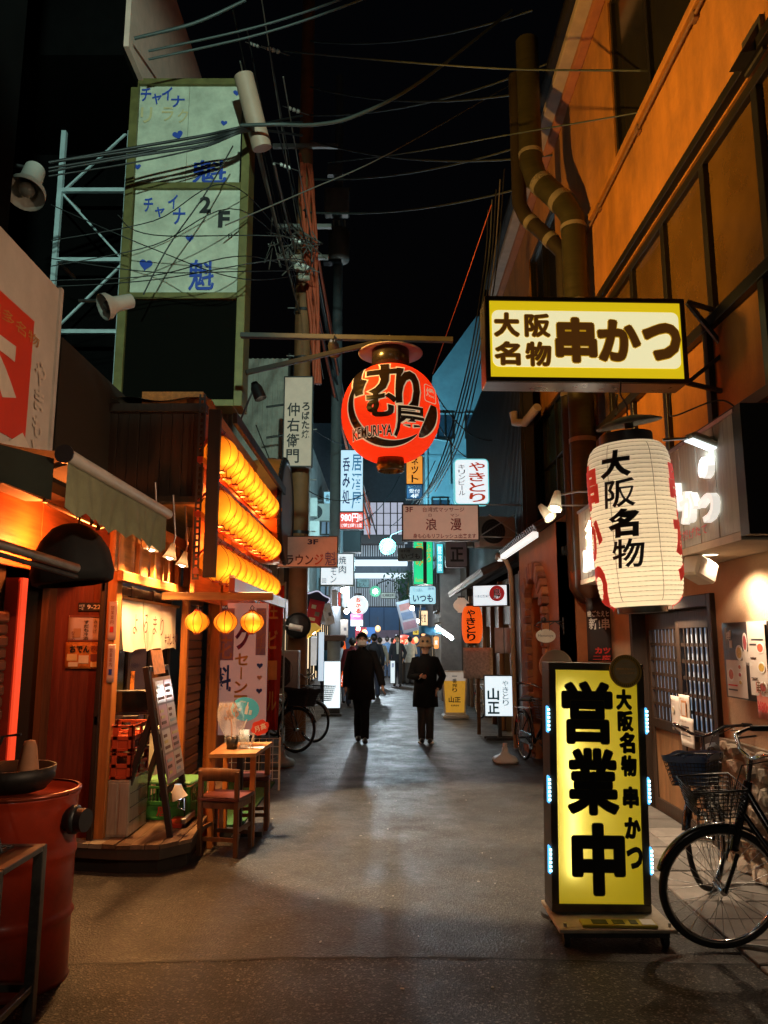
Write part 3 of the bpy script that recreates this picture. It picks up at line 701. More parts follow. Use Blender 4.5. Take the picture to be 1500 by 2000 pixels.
# --- the big white paper lantern
wc = Vector((1.63, 4.95, 2.36)); wl_ = thing('paper_lantern', 'huge white paper lantern with black brush letters hanging beside the standing yellow sign', 'lantern', Matrix.Translation(wc) @ Matrix.Rotation(R(-2.5), 4, 'Y') @ Matrix.Rotation(R(-37), 4, 'Z'))
pr = lantern_profile(.268, 1.06, .18, 36, .004, 7)
paper_w = mat('lit_white_paper', (.8, .74, .6), .7, var=.1, scale=3, emit=.42, ecol=(1, .84, .6), transl=.5)
m = MB(True); m.lathe(pr, 48); m.build('shell', paper_w, wl_)
m = MB(True)
for i in range(36):
    z = (i/36-.5)*1.06+.0; r = prof_r(pr, z)
    m.tube([(r*math.cos(a), r*math.sin(a), z) for a in [2*math.pi*k/40 for k in range(40)]], .0018, 4, closed=True)
for k in range(6):
    a = k*math.pi/3+.35; m.tube([((prof_r(pr, z)+.001)*math.cos(a), (prof_r(pr, z)+.001)*math.sin(a), z) for z in [(i/30-.5)*1.05 for i in range(31)]], .002, 4)
m.build('rib', mat('bamboo_rib', (.35, .25, .12), .6), wl_)
MB(True).ball((0, 0, -.34), .07).build('bulb', glow('white_lantern_bulb', (1, .8, .52), 24), wl_)
MB(True).ball((0, 0, .1), .05).build('bulb', glow('white_lantern_bulb', (1, .8, .52), 14), wl_)
m = MB(True); m.cyl((0, 0, .52), (0, 0, .6), .17, n=24); m.build('top_collar', BLKP(), wl_)
m = MB(True); m.cyl((0, 0, -.57), (0, 0, -.515), .155, n=24); m.build('bottom_collar', BLKP(), wl_)
def wfn(x, y):
    r = prof_r(pr, y)+.006; a = x/.268-math.pi/2; return Vector((r*math.cos(a), r*math.sin(a), y))
m = MB(True)
for i, c in enumerate('大阪名物'): wraplet(m, c, -.1+.012*i, .275-.19*i, .1+.012*i, .455-.19*i, wfn, off=.05, shear=.08)
m.build('lettering', BLACK(), wl_)
m = MB(True)
for i, c in enumerate('串かつ'): wraplet(m, c, -.36, .1-.33*i, -.13, .40-.33*i, wfn, off=.05)
for i, c in enumerate('串かつ'): wraplet(m, c, .36, .1-.33*i, .62, .40-.33*i, wfn, off=.05)
m.build('lettering', mat('red_brush_ink', (.75, .04, .03), .6, var=0, emit=.25, ecol=(1, .05, .03)), wl_)
dsh = thing('lantern_rain_hood', 'tilted mossy grey dish shading the top of the white paper lantern', 'rain hood', Matrix.Translation(wc+Vector((0, 0, .68))) @ Matrix.Rotation(R(-10), 4, 'Y') @ Matrix.Rotation(R(8), 4, 'X'))
MB(True).lathe([(.001, .055), (.06, .05), (.15, .028), (.215, 0), (.212, -.008), (.14, .012), (.03, .02), (.03, -.03), (.001, -.03)], 32).build('dish', mat('mossy_grey_metal', (.26, .25, .2), .75, var=.5, scale=14, bump=.3, grime=.5), dsh)
MB(True).tube([(0, 0, .05), (.01, 0, .12), (-.02, 0, .2), (0, 0, .3)], .006, 6).build('hook', DKSTEEL(), dsh)
# --- the big red lantern
rc = Vector((.066, 7.4, 3.84)); rl = thing('red_lantern', 'big round red paper lantern with black brush characters hanging over mid alley', 'lantern', rc)
prr = []
for i in range(81):
    t = i/80*2-1; th = t*1.22; prr.append((.49*math.cos(th)**.9+.004*abs(math.sin(i/80*math.pi*22)), .47*math.sin(th)/math.sin(1.22)))
redpap = mat('lit_red_paper', (.75, .06, .015), .6, var=.12, scale=5, emit=.8, ecol=(1, .052, .008), transl=.35)
MB(True).lathe(prr, 48).build('shell', redpap, rl)
MB(True).ball((0, 0, -.1), .07).build('bulb', glow('red_lantern_bulb', (1, .5, .2), 5), rl)
MB(True).lathe([(.001, .47), (.19, .47), (.19, .66), (.175, .68), (.001, .68)], 28).build('top_collar', mat('black_lacquer', (.015, .012, .012), .25, var=0), rl)
m = MB(True); m.lathe([(.13, -.45), (.14, -.52), (.13, -.58), (.12, -.58), (.12, -.46)], 28); m.build('bottom_collar', mat('gold_black_collar', (.12, .08, .02), .3, .6), rl)
MB(True).lathe([(.001, .7), (.15, .69), (.325, .64), (.325, .632), (.15, .68), (.001, .69)], 36).build('rain_disc', mat('grey_lilac_disc', (.42, .38, .45), .6, var=.2, transl=.3), rl)
MB(True).tube([(0, 0, .7), (.01, 0, .76), (-.01, 0, .84)], .008, 6).build('hook', DKSTEEL(), rl)
def rr_at(z): return prof_r(prr, max(-.465, min(.465, z)))
def rfn(e):
    def f(x, y):
        y = max(-.455, min(.455, y)); r = rr_at(y)+e; x = max(-.985*r, min(.985*r, x)); return Vector((x, -math.sqrt(r*r-x*x), y))
    return f
s_ = .0051
cream_i = mat('cream_ink', (.75, .62, .4), .6, var=0, emit=.35, ecol=(1, .8, .5)); blk_i = mat('glossy_black_ink', (.02, .012, .008), .35, var=.1)
chars = [('け', -72, 8, 12, 82, .045), ('む', -46, -32, 12, 17, .045), ('り', 8, -40, 54, 70, .05)]
def arc_poly(a0, a1, r0, wmax, n=36):
    o = []; i_ = []
    for k in range(n+1):
        t = k/n; a = R(a0+(a1-a0)*t); w = wmax*math.sin(math.pi*(.12+.88*t))**.6
        o.append(((r0+w/2)*math.cos(a), (r0+w/2)*math.sin(a))); i_.append(((r0-w/2)*math.cos(a), (r0-w/2)*math.sin(a)))
    return o, i_
for (nm, mm, e, dof, aw) in (('lettering_outline', cream_i, .006, .03, .022), ('lettering', blk_i, .012, 0, 0)):
    m = MB(True); f = rfn(e)
    for c, x0, y0, x1, y1, of in chars: wraplet(m, c, x0*s_, y0*s_, x1*s_, y1*s_, f, off=of+dof, ref=of, step=.03)
    for a0, a1, r0, w in ((150, 312, .385, .06), (0, -50, .41, .10)):
        o, i_ = arc_poly(a0, a1, r0, w+aw)
        for k in range(len(o)-1):
            m.add([f(*o[k]), f(*o[k+1]), f(*i_[k+1]), f(*i_[k])], [(0, 1, 2, 3)])
    m.build(nm, mm, rl)
for nm, mm, e, of in (('lettering_outline', cream_i, .018, .06), ('lettering', blk_i, .022, .02)):
    m = MB(True)
    for k in range(8 if nm[-1] == 'e' else 1): wraplet(m, '屋', (4+1.6*math.cos(k*.785))*s_, (-66+1.6*math.sin(k*.785))*s_, (62+1.6*math.cos(k*.785))*s_, (-12+1.6*math.sin(k*.785))*s_, rfn(e+.0003*k), off=.02, step=.03)
    wraplet(m, 'KEMURI-YA', -72*s_, -64*s_, 2*s_, -46*s_, rfn(e), off=of, ref=.02, step=.04); m.build(nm, mm, rl)
m = MB(True); f = rfn(.013)
wraplet(m, '燻', 66*s_, 14*s_, 82*s_, 34*s_, f, off=.01)
p0 = rrect(24*s_, 38*s_, 5*s_, 4, 74*s_, 22*s_); p1 = rrect(21*s_, 35*s_, 4*s_, 4, 74*s_, 22*s_)
for k in range(len(p0)): j = (k+1) % len(p0); m.add([f(*p0[k]), f(*p0[j]), f(*p1[j]), f(*p1[k])], [(0, 1, 2, 3)])
m.build('seal', cream_i, rl)
# beam that carries it
bm_ = thing('lantern_beam', 'thin weathered steel bar across the alley carrying the big red lantern', 'beam', (0, 7.4, 4.68))
MB().bar(W(470, 655, 7.45), W(885, 664, 7.4), .06, .05, .004).build('bar', mat('weathered_steel', (.035, .032, .026), .7, .2, var=.4, scale=8), bm_)
MB().bar(W(480, 728, 6.9), W(745, 667, 7.35), .045, .045, .004).build('brace', mat('weathered_steel', (.12, .11, .09)), bm_)
MB().tube([W(740, 664, 7.4), W(763, 680, 7.4), W(790, 664, 7.4)], .006, 6).build('chain', DKSTEEL(), bm_)
# --- pumpkin shaped yellow lanterns
lan_y = mat('lit_yellow_paper', (.8, .33, .035), .6, var=.15, scale=6, emit=.27, ecol=(1, .19, .008), transl=.6)
lan_bulb = glow('yellow_lantern_bulb', (1, .66, .22), 36)
ribm = mat('dark_red_rib', (.12, .02, .01), .6)
def small_lantern(name, label, M, r, h, group):
    t = thing(name, label, 'lantern', M, group)
    pr = [(max(.25*r, r*max(0, math.cos((i/14-.5)*math.pi))**.62), (i/14-.5)*h) for i in range(15)]
    MB(True).lathe(pr, 48, lobes=8, amp=.05).build('shell', lan_y, t)
    m = MB(True)
    for k in range(8):
        a = 2*math.pi*k/8; m.tube([(p*.955*math.cos(a), p*.955*math.sin(a), z) for p, z in pr], .0035, 4)
    m.build('rib', ribm, t)
    for s in (-1, 1): MB(True).cyl((0, 0, s*h/2-.01), (0, 0, s*h/2+.01), .27*r, n=14).build('collar', redp, t)
    MB(True).ball((r*.38, -r*.3, -h*.14), r*.2, 8).build('bulb', lan_bulb, t)
    m = MB(True); m.tube([(0, 0, h/2), (.2*r, 0, h/2+.25*r), (0, 0, h/2+.45*r), (-.2*r, 0, h/2+.25*r), (0, 0, h/2)], .004, 5); m.build('hook', DKSTEEL(), t)
    return t
ordn = ['first', 'second', 'third', 'fourth', 'fifth', 'sixth', 'seventh', 'eighth', 'ninth', 'tenth', 'eleventh', 'twelfth', 'thirteenth']
L0 = None
for r_, (zz, nm) in enumerate(((3.33, 'top'), (2.82, 'middle'), (2.31, 'bottom'))):
    for i in range(11):
        M = Matrix.Translation((-1.52, 6.98+i*.312, zz)) @ Matrix.Rotation(.12*math.sin(i*2.1+r_), 4, 'Z')
        if i == 0: lab = f'glowing yellow lantern at the near end of the rack {nm} row behind the black post'
        elif i == 10: lab = f'glowing yellow lantern at the far end of the rack {nm} row beside the drum sign'
        else: lab = f'glowing yellow paper lantern, {ordn[i]} from the black post in the rack {nm} row'
        if L0 is None: L0 = small_lantern('yellow_lantern', lab, M, .168, .33, 'lanterns on the street side rack')
        else: dup(L0, M, lab)
rk = thing('lantern_rack', 'red steel rack with black end post holding three rows of lanterns', 'rack', (-1.52, 6.8, 2))
MB().bb(-1.585, 6.7, 2.16, -1.475, 6.76, 3.68, .004).build('end_post', mat('black_board', (.012, .01, .009), .6), rk)
m = MB()
for z in (3.53, 3.03, 2.52): m.bar((-1.52, 6.76, z), (-1.52, 10.25, z), .04, .03); m.bar((-1.66, 6.76, z-.3), (-1.66, 10.25, z-.3), .05, .05)
for z in (3.53, 3.03, 2.52):
    for i in range(12): m.bar((-1.52, 6.82+i*.312, z), (-1.70, 6.82+i*.312, z-.2), .015, .015)
m.build('rails', redp, rk)
MB().bar((-1.34, 6.78, 2.1), (-1.34, 10.3, 2.1), .05, .12).build('bottom_rail', redp, rk)
MB().bar((-1.36, 6.78, 3.62), (-1.36, 10.3, 3.62), .04, .1).build('top_rail', mat('black_board', (.012, .01, .009)), rk)
m = MB()                        # perforated angle at the near end
pa = W(393, 770, 6.8); pb = W(384, 1132, 6.8); px_ = (pa.x+pb.x)/2
for k in range(30):
    z = pb.z+(pa.z-pb.z)*k/30; h = (pa.z-pb.z)/30
    m.bb(px_-.03, 6.8, z, px_-.012, 6.806, z+h); m.bb(px_+.012, 6.8, z, px_+.03, 6.806, z+h); m.bb(px_-.012, 6.8, z, px_+.012, 6.806, z+h*.35)
m.build('slotted_angle', DKSTEEL(), rk)
hb = thing('hanging_beam', 'pine beam holding three small round lanterns over the doorway side', 'beam', (-1.5, 7.0, 2.01))
MB().bb(-2.0, 6.94, 1.975, -1.0, 7.0, 2.045, .004).build('board', orwoodx, hb); MB().bb(-1.4, 6.95, 2.045, -1.36, 6.99, 2.2).build('hanger', STEEL(), hb)
for i, px in enumerate((385, 441, 492)):
    p = W(px, 1215, 6.97)
    M = Matrix.Translation(p) @ Matrix.Rotation(-.9+i*.2, 4, 'Z')
    lab = ['small yellow lantern nearest the roller shutter under the pine beam', 'small yellow lantern in the middle under the pine beam', 'small yellow lantern at the street end of the pine beam'][i]
    if i == 0: S0 = small_lantern('yellow_lantern', lab, M, .108, .2, 'lanterns under the pine beam')
    else: dup(S0, M, lab)
for z in (3.08, 2.56):
    for y in (7.6, 8.7, 9.8): lamp('lantern_rack_fill', 'POINT', (-1.66, y, z), 14, (1, .2, .03), size=.04)  # added red fill behind the lanterns, onto the boards
# --- taiko drum sign
tk = thing('drum_sign', 'large orange drum shaped sign with black studded rim on the lantern shop', 'drum sign', Matrix.Translation((-1.62, 10.75, 3.42)) @ Matrix.Rotation(R(90), 4, 'Y'))
pr_t = [(.001, -.3), (.7, -.3), (.75, -.1), (.76, .05), (.73, .24)]
MB(True).lathe(pr_t, 40).build('barrel', mat('orange_lacquer', (.55, .16, .03), .4, var=.2), tk)
MB(True).lathe([(.001, .245), (.66, .245), (.70, .25)], 40).build('skin', mat('dull_drum_skin', (.2, .16, .14), .7, var=.2), tk)
MB(True).lathe([(.66, .243), (.67, .265), (.745, .25), (.75, .2)], 40).build('rim', BLKP(), tk)
m = MB(True)
for k in range(44):
    a = 2*math.pi*k/44; m.ball((.75*math.cos(a), .75*math.sin(a), .215), .02, 5)
m.build('stud', BLKP(), tk)
# ================================================================== YELLOW BOX SIGN OVER THE ALLEY
c, w, h = rect(948, 583, 1342, 746, 5.45)
yel = mat('yellow_sign_plastic', (.75, .6, .02), .35, var=0, emit=.62, ecol=(1, .72, .01)); ywh = mat('white_sign_plastic', (.75, .75, .7), .35, var=0, emit=.8, ecol=(1, .92, .52))
brn = mat('brown_ink', (.1, .035, .008), .5, var=0, emit=.05, ecol=(1, .35, .05)); orng = mat('ochre_ink', (.5, .28, .02), .5, var=0, emit=.35, ecol=(1, .55, .02))
ys = thing('box_sign', 'wide yellow lit box sign with brown characters on a steel arm above the white lantern', 'sign', plane(c, 2))
MB(True).bb(-w/2, -h/2, -.24, w/2, h/2, -.02, .004).build('casing', mat('aluminium_casing', (.5, .48, .45), .3, .9, var=.15), ys)
frame_mb(w+.01, h+.01, .035, -.02, .012).build('frame', mat('bronze_frame', (.08, .06, .035), .35, .7), ys)
MB(True).bb(-w/2+.03, -h/2+.03, -.02, w/2-.03, h/2-.03, .0).build('face', yel, ys)
iw, ih = w-.06, h-.06
MB(True).prism(rrect(iw*.975, ih*.74, .05), .001, .004, Matrix.Translation((0, ih*.005, 0))).build('white_field', ywh, ys)
for ch, x0, y0, x1, y1, of in (('大', .025, .17, .15, .47, .02), ('阪', .185, .18, .31, .47, .015), ('名', .025, .55, .15, .84, .02), ('物', .185, .55, .31, .85, .015), ('串', .345, .23, .545, .79, .03), ('か', .565, .25, .775, .77, .035), ('つ', .8, .29, .985, .75, .05)):
    letters(ys, ch, -iw/2+x0*iw, ih/2-y1*ih, -iw/2+x1*iw, ih/2-y0*ih, brn, z=.006, off=of*.6, outline=(of*.6, orng), fat=.006 if x1-x0 < .15 else .011, fat2=.011 if x1-x0 < .15 else .018)
MB().tube([W(1205, 770, 5.4), W(1203, 790, 5.3), W(1207, 800, 5.3), W(1202, 812, 5.2)], .008, 6).build('hook', DKSTEEL(), ys)
br_ = thing('sign_bracket', 'dark cross braced steel bracket from the yellow box sign to the ochre wall', 'bracket', (2.3, 5.5, 3.5))
m = MB(); a1, a2, b1, b2 = W(1342, 590, 5.55), W(1342, 748, 5.55), Vector((2.9, 5.6, 4.02)), Vector((2.9, 5.6, 3.4))
for p, q in ((a1, b1), (a2, b2), (a1, b2), (a2, b1)): m.bar(p, q, .03, .03)
m.build('struts', DKSTEEL(), br_)
# ================================================================== STANDING YELLOW SIGN
sy = thing('standing_sign', 'tall yellow lit standing sign with huge black characters on a wheeled base', 'sign', plane((1.235, 4.62, .8), 2, -1.2))
w, h = .565, 1.37
fr_m = mat('worn_bronze_frame', (.1, .085, .06), .4, .6, var=.3, scale=9)
frame_mb(w, h, .042, -.16, .012).build('frame', fr_m, sy)
MB(True).bb(-w/2+.01, -h/2+.01, -.17, w/2-.01, h/2-.01, -.162).build('back_panel', mat('white_back_panel', (.75, .72, .6), .5), sy)
def tface():
    m = bpy.data.materials.new('translucent_yellow_acrylic'); m.use_nodes = True; n = m.node_tree.nodes; l = m.node_tree.links; b = n['Principled BSDF']
    b.inputs['Base Color'].default_value = (.75, .58, .02, 1); b.inputs['Roughness'].default_value = .25
    b.inputs['Emission Color'].default_value = (1, .72, .012, 1); b.inputs['Emission Strength'].default_value = .42
    tr = n.new('ShaderNodeBsdfTranslucent'); tr.inputs[0].default_value = (.95, .78, .2, 1)
    mx = n.new('ShaderNodeMixShader'); mx.inputs[0].default_value = .45; l.new(b.outputs[0], mx.inputs[1]); l.new(tr.outputs[0], mx.inputs[2]); l.new(mx.outputs[0], n['Material Output'].inputs[0])
    return m
MB(True).grid(lambda a, b: ((a-.5)*(w-.08), (b-.5)*(h-.08), .002), 1, 1).build('face', tface(), sy)
tube_m = glow('fluorescent_tube', (1, .97, .85), 13)
for x, y0, y1 in ((-.155, -.5, .05), (-.17, .02, .55)): MB(True).cyl((x, y0, -.034), (x, y1, -.034), .014, n=10).build('tube', tube_m, sy)
dkb = mat('sign_black_ink', (.01, .009, .006), .35, var=0); ybk = mat('olive_outline_ink', (.12, .09, .005), .4, var=0)
iw, ih = w-.084, h-.084
for ch, x0, y0, x1, y1, of in (('営', .07, .05, .69, .325, .06), ('業', .12, .345, .74, .63, .06), ('中', .16, .665, .79, .965, .065)):
    letters(sy, ch, -iw/2+x0*iw+.008, ih/2-y1*ih+.008, -iw/2+x1*iw-.008, ih/2-y0*ih-.008, dkb, z=.007, off=of*.5, outline=(of*.5, ybk), fat=.0065, fat2=.0115)
for i, (ch, y0) in enumerate((('大', .085), ('阪', .18), ('名', .275), ('物', .375), ('串', .51), ('か', .64), ('つ', .765))):
    xx = .745+.012*i; letters(sy, ch, -iw/2+xx*iw, ih/2-(y0+.085)*ih, -iw/2+(xx+.175)*iw, ih/2-y0*ih, dkb, z=.007, off=.02, outline=(.02, ybk), fat=.0022 if ch == '串' else .004, fat2=.0055)
led_m = glow('cyan_led', (.08, .45, 1), 1.6); ledw = glow('white_led', (.5, .85, 1), 5)
for s in (-1, 1):
    for y in (.36, -.03, -.41):
        MB(True).bb(s*w/2-.004, y-.075, -.02, s*w/2+s*.014-.004*(s > 0), y+.075, .018, .004).build('led_housing', led_m, sy)
        m = MB(True)
        for k in range(6): m.box((s*(w/2+.006), y-.055+k*.022, .021), (.012, .012, .008))
        m.build('led', ledw, sy)
rust = mat('rusty_white_plate', (.5, .42, .3), .6, var=.4, scale=6, grime=.5)
PL = TM[sy.name].inverted()
b_ = MB(); b_.bb(.93, 4.38, .085, 1.56, 4.86, .105, .004); b_.build('base_plate', rust, sy)
MB().bb(.96, 4.42, .05, 1.53, 4.84, .085).build('base_frame', DKSTEEL(), sy)
for x in (.98, 1.51):
    for y in (4.45, 4.8): MB().cyl((x-.015, y, .034), (x+.015, y, .034), .034, n=14).build('wheel', RUBBER(), sy)
for x in (.97, 1.53): MB().cyl((x, 4.42, .105), (x, 4.42, .125), .009, n=8).build('bolt', STEEL(), sy)
med = thing('award_medallion', 'round gold medallion plate fixed on the standing yellow sign corner', 'medallion', plane(W(1221, 1311, 4.57), 2))
MB(True).cyl((0, 0, 0), (0, 0, .008), .095, n=40).build('plate', mat('gold_plate', (.75, .46, .1), .4, .1, var=.15), med)
MB(True).cyl((0, 0, .008), (0, 0, .011), .068, n=36).build('inner_disc', mat('pale_gold', (.75, .55, .28), .5, .1), med)
m = MB(True)
for k in range(40):
    a = 2*math.pi*k/40; m.box((.081*math.cos(a), .081*math.sin(a), .0095), (.005, .011, .003), Matrix.Rotation(0, 4, 'Z'))
m.build('embossing', mat('dull_gold', (.3, .17, .04), .4, .1), med)
letters(med, '関西食上対抗ゴールド', -.055, .005, .055, .02, brn, z=.012, off=.01); letters(med, 'エナジー・ローカル賞', -.05, -.016, .05, -.003, brn, z=.012, off=.0)
letters(med, 'No.1', -.012, .04, .012, .047, brn, z=.012, off=0); letters(med, '☘', -.01, -.058, .01, -.04, brn, z=.012, off=0)
hd = thing('round_board', 'plain white round topped board just behind the standing yellow sign', 'board', plane(W(1086, 1302, 4.9), 0))
MB(True).lathe([(.001, -.01), (.1, -.01), (.105, -.005), (.105, .005), (.1, .01), (.001, .01)], 32).build('disc', mat('cream_board', (.7, .58, .42), .6, var=.1), hd)
q = W(1086, 1302, 4.9); MB().bar((q.x, q.y+.02, .02), (q.x, q.y+.02, q.z-.08), .025, .025).build('stem', DKSTEEL(), hd)
MB().cyl((q.x, q.y+.02, .0), (q.x, q.y+.02, .025), .14, n=20).build('foot', DKSTEEL(), hd)
# ================================================================== EAST FRONT: wood box sign with white letters, lamps
wb = thing('wooden_box_sign', 'long pale wooden box sign with glowing white letters along the ochre front', 'sign', (2.1, 6, 2.24))
wood_p = wood('pale_silver_wood', (.38, .36, .3), axis=2, var=.3)
MB().bb(2.12, 4.47, 2.25, 2.545, 8.2, 2.96).build('casing', mat('black_render', (.025, .025, .025)), wb)
for k in range(26):
    y = 4.47+k*.1435; MB().bb(2.098+.003*(k % 2), y, 2.25, 2.12, y+.141, 2.97, .003).build('plank', wood_p, wb)
MB().bb(2.09, 4.45, 2.965, 2.56, 8.21, 2.99).build('capping', STEEL(), wb)
MB().bb(2.095, 4.36, 2.22, 3.2, 4.468, 3.0).build('end_block', mat('black_board', (.012, .01, .009)), wb)
MB().bb(2.095, 4.47, 2.2, 2.545, 8.2, 2.248).build('soffit', mat('cream_soffit', (.6, .5, .38), .7), wb)
lw = glow('white_channel_letter', (1, .95, .84), .72)
def chan(body, Ya, Za, Yb, Zb, par, X=2.097, off=.03, d=.05):
    m = MB(); M = Matrix(((0, 0, -1, X), (-1, 0, 0, 0), (0, 1, 0, 0), (0, 0, 0, 1)))   # x-> -Y, y-> Z, out -> -X
    vs, fs, b = tmesh(body, off); sx = (Ya-Yb)/(b[2]-b[0]); sy = (Zb-Za)/(b[3]-b[1]); n = len(vs)
    P = lambda q, z: Vector((-Ya+(q[0]-b[0])*sx, Za+(q[1]-b[1])*sy, z))
    ec = {}
    for f in fs:
        for k in range(len(f)): e = (f[k], f[(k+1) % len(f)]); ec[tuple(sorted(e))] = ec.get(tuple(sorted(e)), 0)+1
    V = [P(q, d) for q in vs]+[P(q, .004) for q in vs]
    m.add(V, fs+[(a, b2, n+b2, n+a) for (a, b2), c in ec.items() if c == 1], M)
    return m.build('channel_letter', lw, par)
for body, Ya, Yb, Za, Zb in (('串', 5.6, 5.28, 2.48, 2.74), ('か', 5.24, 4.98, 2.4, 2.62), ('つ', 4.94, 4.7, 2.36, 2.54), ('の', 4.9, 4.74, 2.64, 2.78), ('店', 7.9, 7.5, 2.3, 2.55), ('名', 7.75, 7.4, 2.56, 2.8), ('代', 7.45, 7.15, 2.4, 2.7)): chan(body, Ya, Za, Yb, Zb, wb)
m = MB(); tput(m, '熱々揚げたて', 0, 0, .62, .07, 0, .02, M=Matrix(((0, 0, -1, 2.094), (-1, 0, 0, 5.55), (0, 1, 0, 2.3), (0, 0, 0, 1)))); m.build('lettering', RED(), wb)
fl = thing('flood_lamp', 'white lit flood lamp on a bar shining on the pale wooden box sign', 'lamp', W(1375, 868, 4.75))
fp = W(1375, 868, 4.75)
Mf = Matrix.Translation(fp) @ Matrix.Rotation(R(18), 4, 'Y') @ Matrix.Rotation(R(10), 4, 'Z')
m = MB(); m.box((0, 0, .02), (.24, .12, .05), Mf, .02); m.box((.16, 0, .01), (.1, .08, .05), Mf, .012); m.build('housing', mat('grey_lamp_metal', (.3, .27, .2), .4, .5), fl)
MB().box((-.01, 0, -.008), (.2, .1, .006), Mf).build('lens', glow('flood_lens', (.85, .97, 1), 1.3), fl)
MB().tube([fp+Vector((-.26, .0, .03)), fp+Vector((-.1, 0, .04)), fp+Vector((.26, 0, .05)), fp+Vector((.5, .1, .06))], .01, 6).build('arm', STEEL(), fl)
lamp('flood_lamp_light', 'SPOT', (fp.x-.02, fp.y, fp.z-.03), 7, (.85, .97, 1), (2.25, 5.3, 2.5), 120, .6, .06)
m = MB()
for k in range(26):
    c0 = fp+Vector((.2, -.02, .0)); m.tube([c0+Vector((random.uniform(-.06, .1), random.uniform(-.05, .05), random.uniform(-.1, .06))) for _ in range(4)], .005, 5)
setp(m.build('cable_tangle', BLKP()), 'tangle of black cable knotted beside the white flood lamp', 'cable', kind=None)
for i, (px, py, Y) in enumerate(((1085, 985, 7.3), (1070, 1005, 7.9))):
    p = W(px, py, Y); t = thing('clamp_lamp', ['lit spot lamp by the duct pointing at the white lantern, upper of two', 'lit spot lamp by the duct, lower one aimed at the alley'][i], 'lamp', p, 'spot lamps by the ducts')
    d = Vector((-.25, -.3, -1)).normalized() if i == 0 else Vector((.4, -.5, -.7)).normalized()
    MB().tube([p-d*.14, p-d*.07, p, p+d*.05], [.03, .045, .055, .07], 16, cap=False).build('shade', mat('white_lamp_shade', (.6, .58, .5), .4, transl=.3), t)
    MB().ball(p+d*.02, .045, 10).build('bulb', glow('spot_bulb', (1, .85, .6), 5), t)
    lamp('clamp_lamp_light', 'SPOT', p+d*.08, 70, (1, .8, .55), p+d if i else p+Vector((.5, 1.2, -.9)), 110, .7, .04)
    MB().tube([p-d*.1, p-d*.12+Vector((.2, 0, .02)), p-d*.12+Vector((.55, 0, .02))], .01, 6).build('arm', STEEL(), t)
# ceiling spots in the soffit
for i, Y in enumerate((5.25, 6.9)):
    t = thing('downlight', ['round lit downlight in the cream soffit above the menu board', 'round lit downlight in the cream soffit above the lattice door'][i], 'lamp', (2.24, Y, 2.2), 'downlights in the soffit')
    MB().lathe([(.05, 0), (.062, -.004), (.055, -.006), (.05, -.001)], 20, Matrix.Translation((2.24, Y, 2.2))).build('ring', WHITE(), t)
    MB().cyl((2.24, Y, 2.196), (2.24, Y, 2.199), .049, n=20).build('lens', glow('downlight_lens', (1, .85, .6), 8), t)
    lamp('downlight_light', 'SPOT', (2.24, Y, 2.18), 190 if i == 0 else 170, (1, .74, .5), (2.52, Y, .9), 125, .8, .03)
spk = thing('loudspeaker', 'small tilted pale loudspeaker box under the cream soffit', 'speaker', W(1366, 1113, 5.3))
p = W(1366, 1113, 5.3); Ms = Matrix.Translation(p) @ Matrix.Rotation(R(25), 4, 'Z') @ Matrix.Rotation(R(22), 4, 'Y')
MB().box((0, 0, 0), (.19, .15, .15), Ms, .015).build('cabinet', mat('cream_plastic', (.55, .48, .4), .5), spk)
MB().box((0, -.078, 0), (.16, .004, .12), Ms).build('grille', mat('cream_grille', (.4, .35, .3), .7), spk)
MB().tube([p+Vector((0, .02, .06)), p+Vector((.02, .02, .13))], .012, 8).build('bracket', STEEL(), spk)
# ================================================================== SIGNS FURTHER UP THE ALLEY
def rsign(name, label, px, Y, mframe, mface, texts, d=.15, **k):
    c, w, h = rect(*px, Y); return signbox(name, label, 'sign', c, w, h, d, mframe, mface, texts, **k)
cool = lambda s=1.0: lit('cool_lit_plastic_%d' % int(s*100), (.82, .95, 1), s)
cyan = lit('cyan_lit_plastic', (.45, .85, 1), .9)
darkf = DKSTEEL()
maroon = mat('maroon_ink', (.25, .03, .03), .5, var=0)
rsign('hanging_sign', 'beige massage parlour sign with maroon characters on the third floor', (785, 985, 936, 1056), 12, darkf, mat('dim_lit_cream', (.6, .5, .4), .5, var=.12, scale=3, emit=.2, ecol=(1, .68, .5)), [
    ('3F', .03, .04, .13, .2, maroon, .02), ('台湾式マッサージ', .26, .05, .82, .19, maroon, .01), ('ロ', .34, .25, .38, .33, maroon, .01), ('マン', .63, .25, .75, .33, maroon, .01),
    ('浪', .3, .38, .45, .74, maroon, .015), ('漫', .63, .38, .78, .74, maroon, .015), ('身も心もリフレッシュ出来ます', .13, .83, .97, .97, maroon, .025)], fw=.02)
b = thing('sign_bracket', 'thin rods holding the beige massage sign out from the corrugated wall', 'bracket', (1.5, 12, 3))
m = MB()
for y in (985, 1048): m.tube([W(936, y, 12.05), W(1018, y+2, 12.05)], .012, 6)
m.tube([W(940, 1045, 12.05), W(1005, 1005, 12.05)], .01, 6); m.tube([W(955, 1005, 12.05), W(1015, 1045, 12.05)], .01, 6); m.build('rods', STEEL(), b)
redt = mat('red_sign_ink', (.75, .08, .03), .5, var=0, emit=.3, ecol=(1, .1, .03))
rsign('lightbox_sign', 'rounded white yakitori lightbox with red hiragana above the massage sign', (887, 896, 955, 986), 12.6, mat('cyan_rim', (.2, .6, .65), .4, emit=.6, ecol=(.2, .85, .9)), cool(.95), [('やきとり', .42, .04, .92, .98, redt, .02, True), ('キリンビール', .1, .1, .3, .82, maroon, .0, True)], round_=.08, fw=.02)
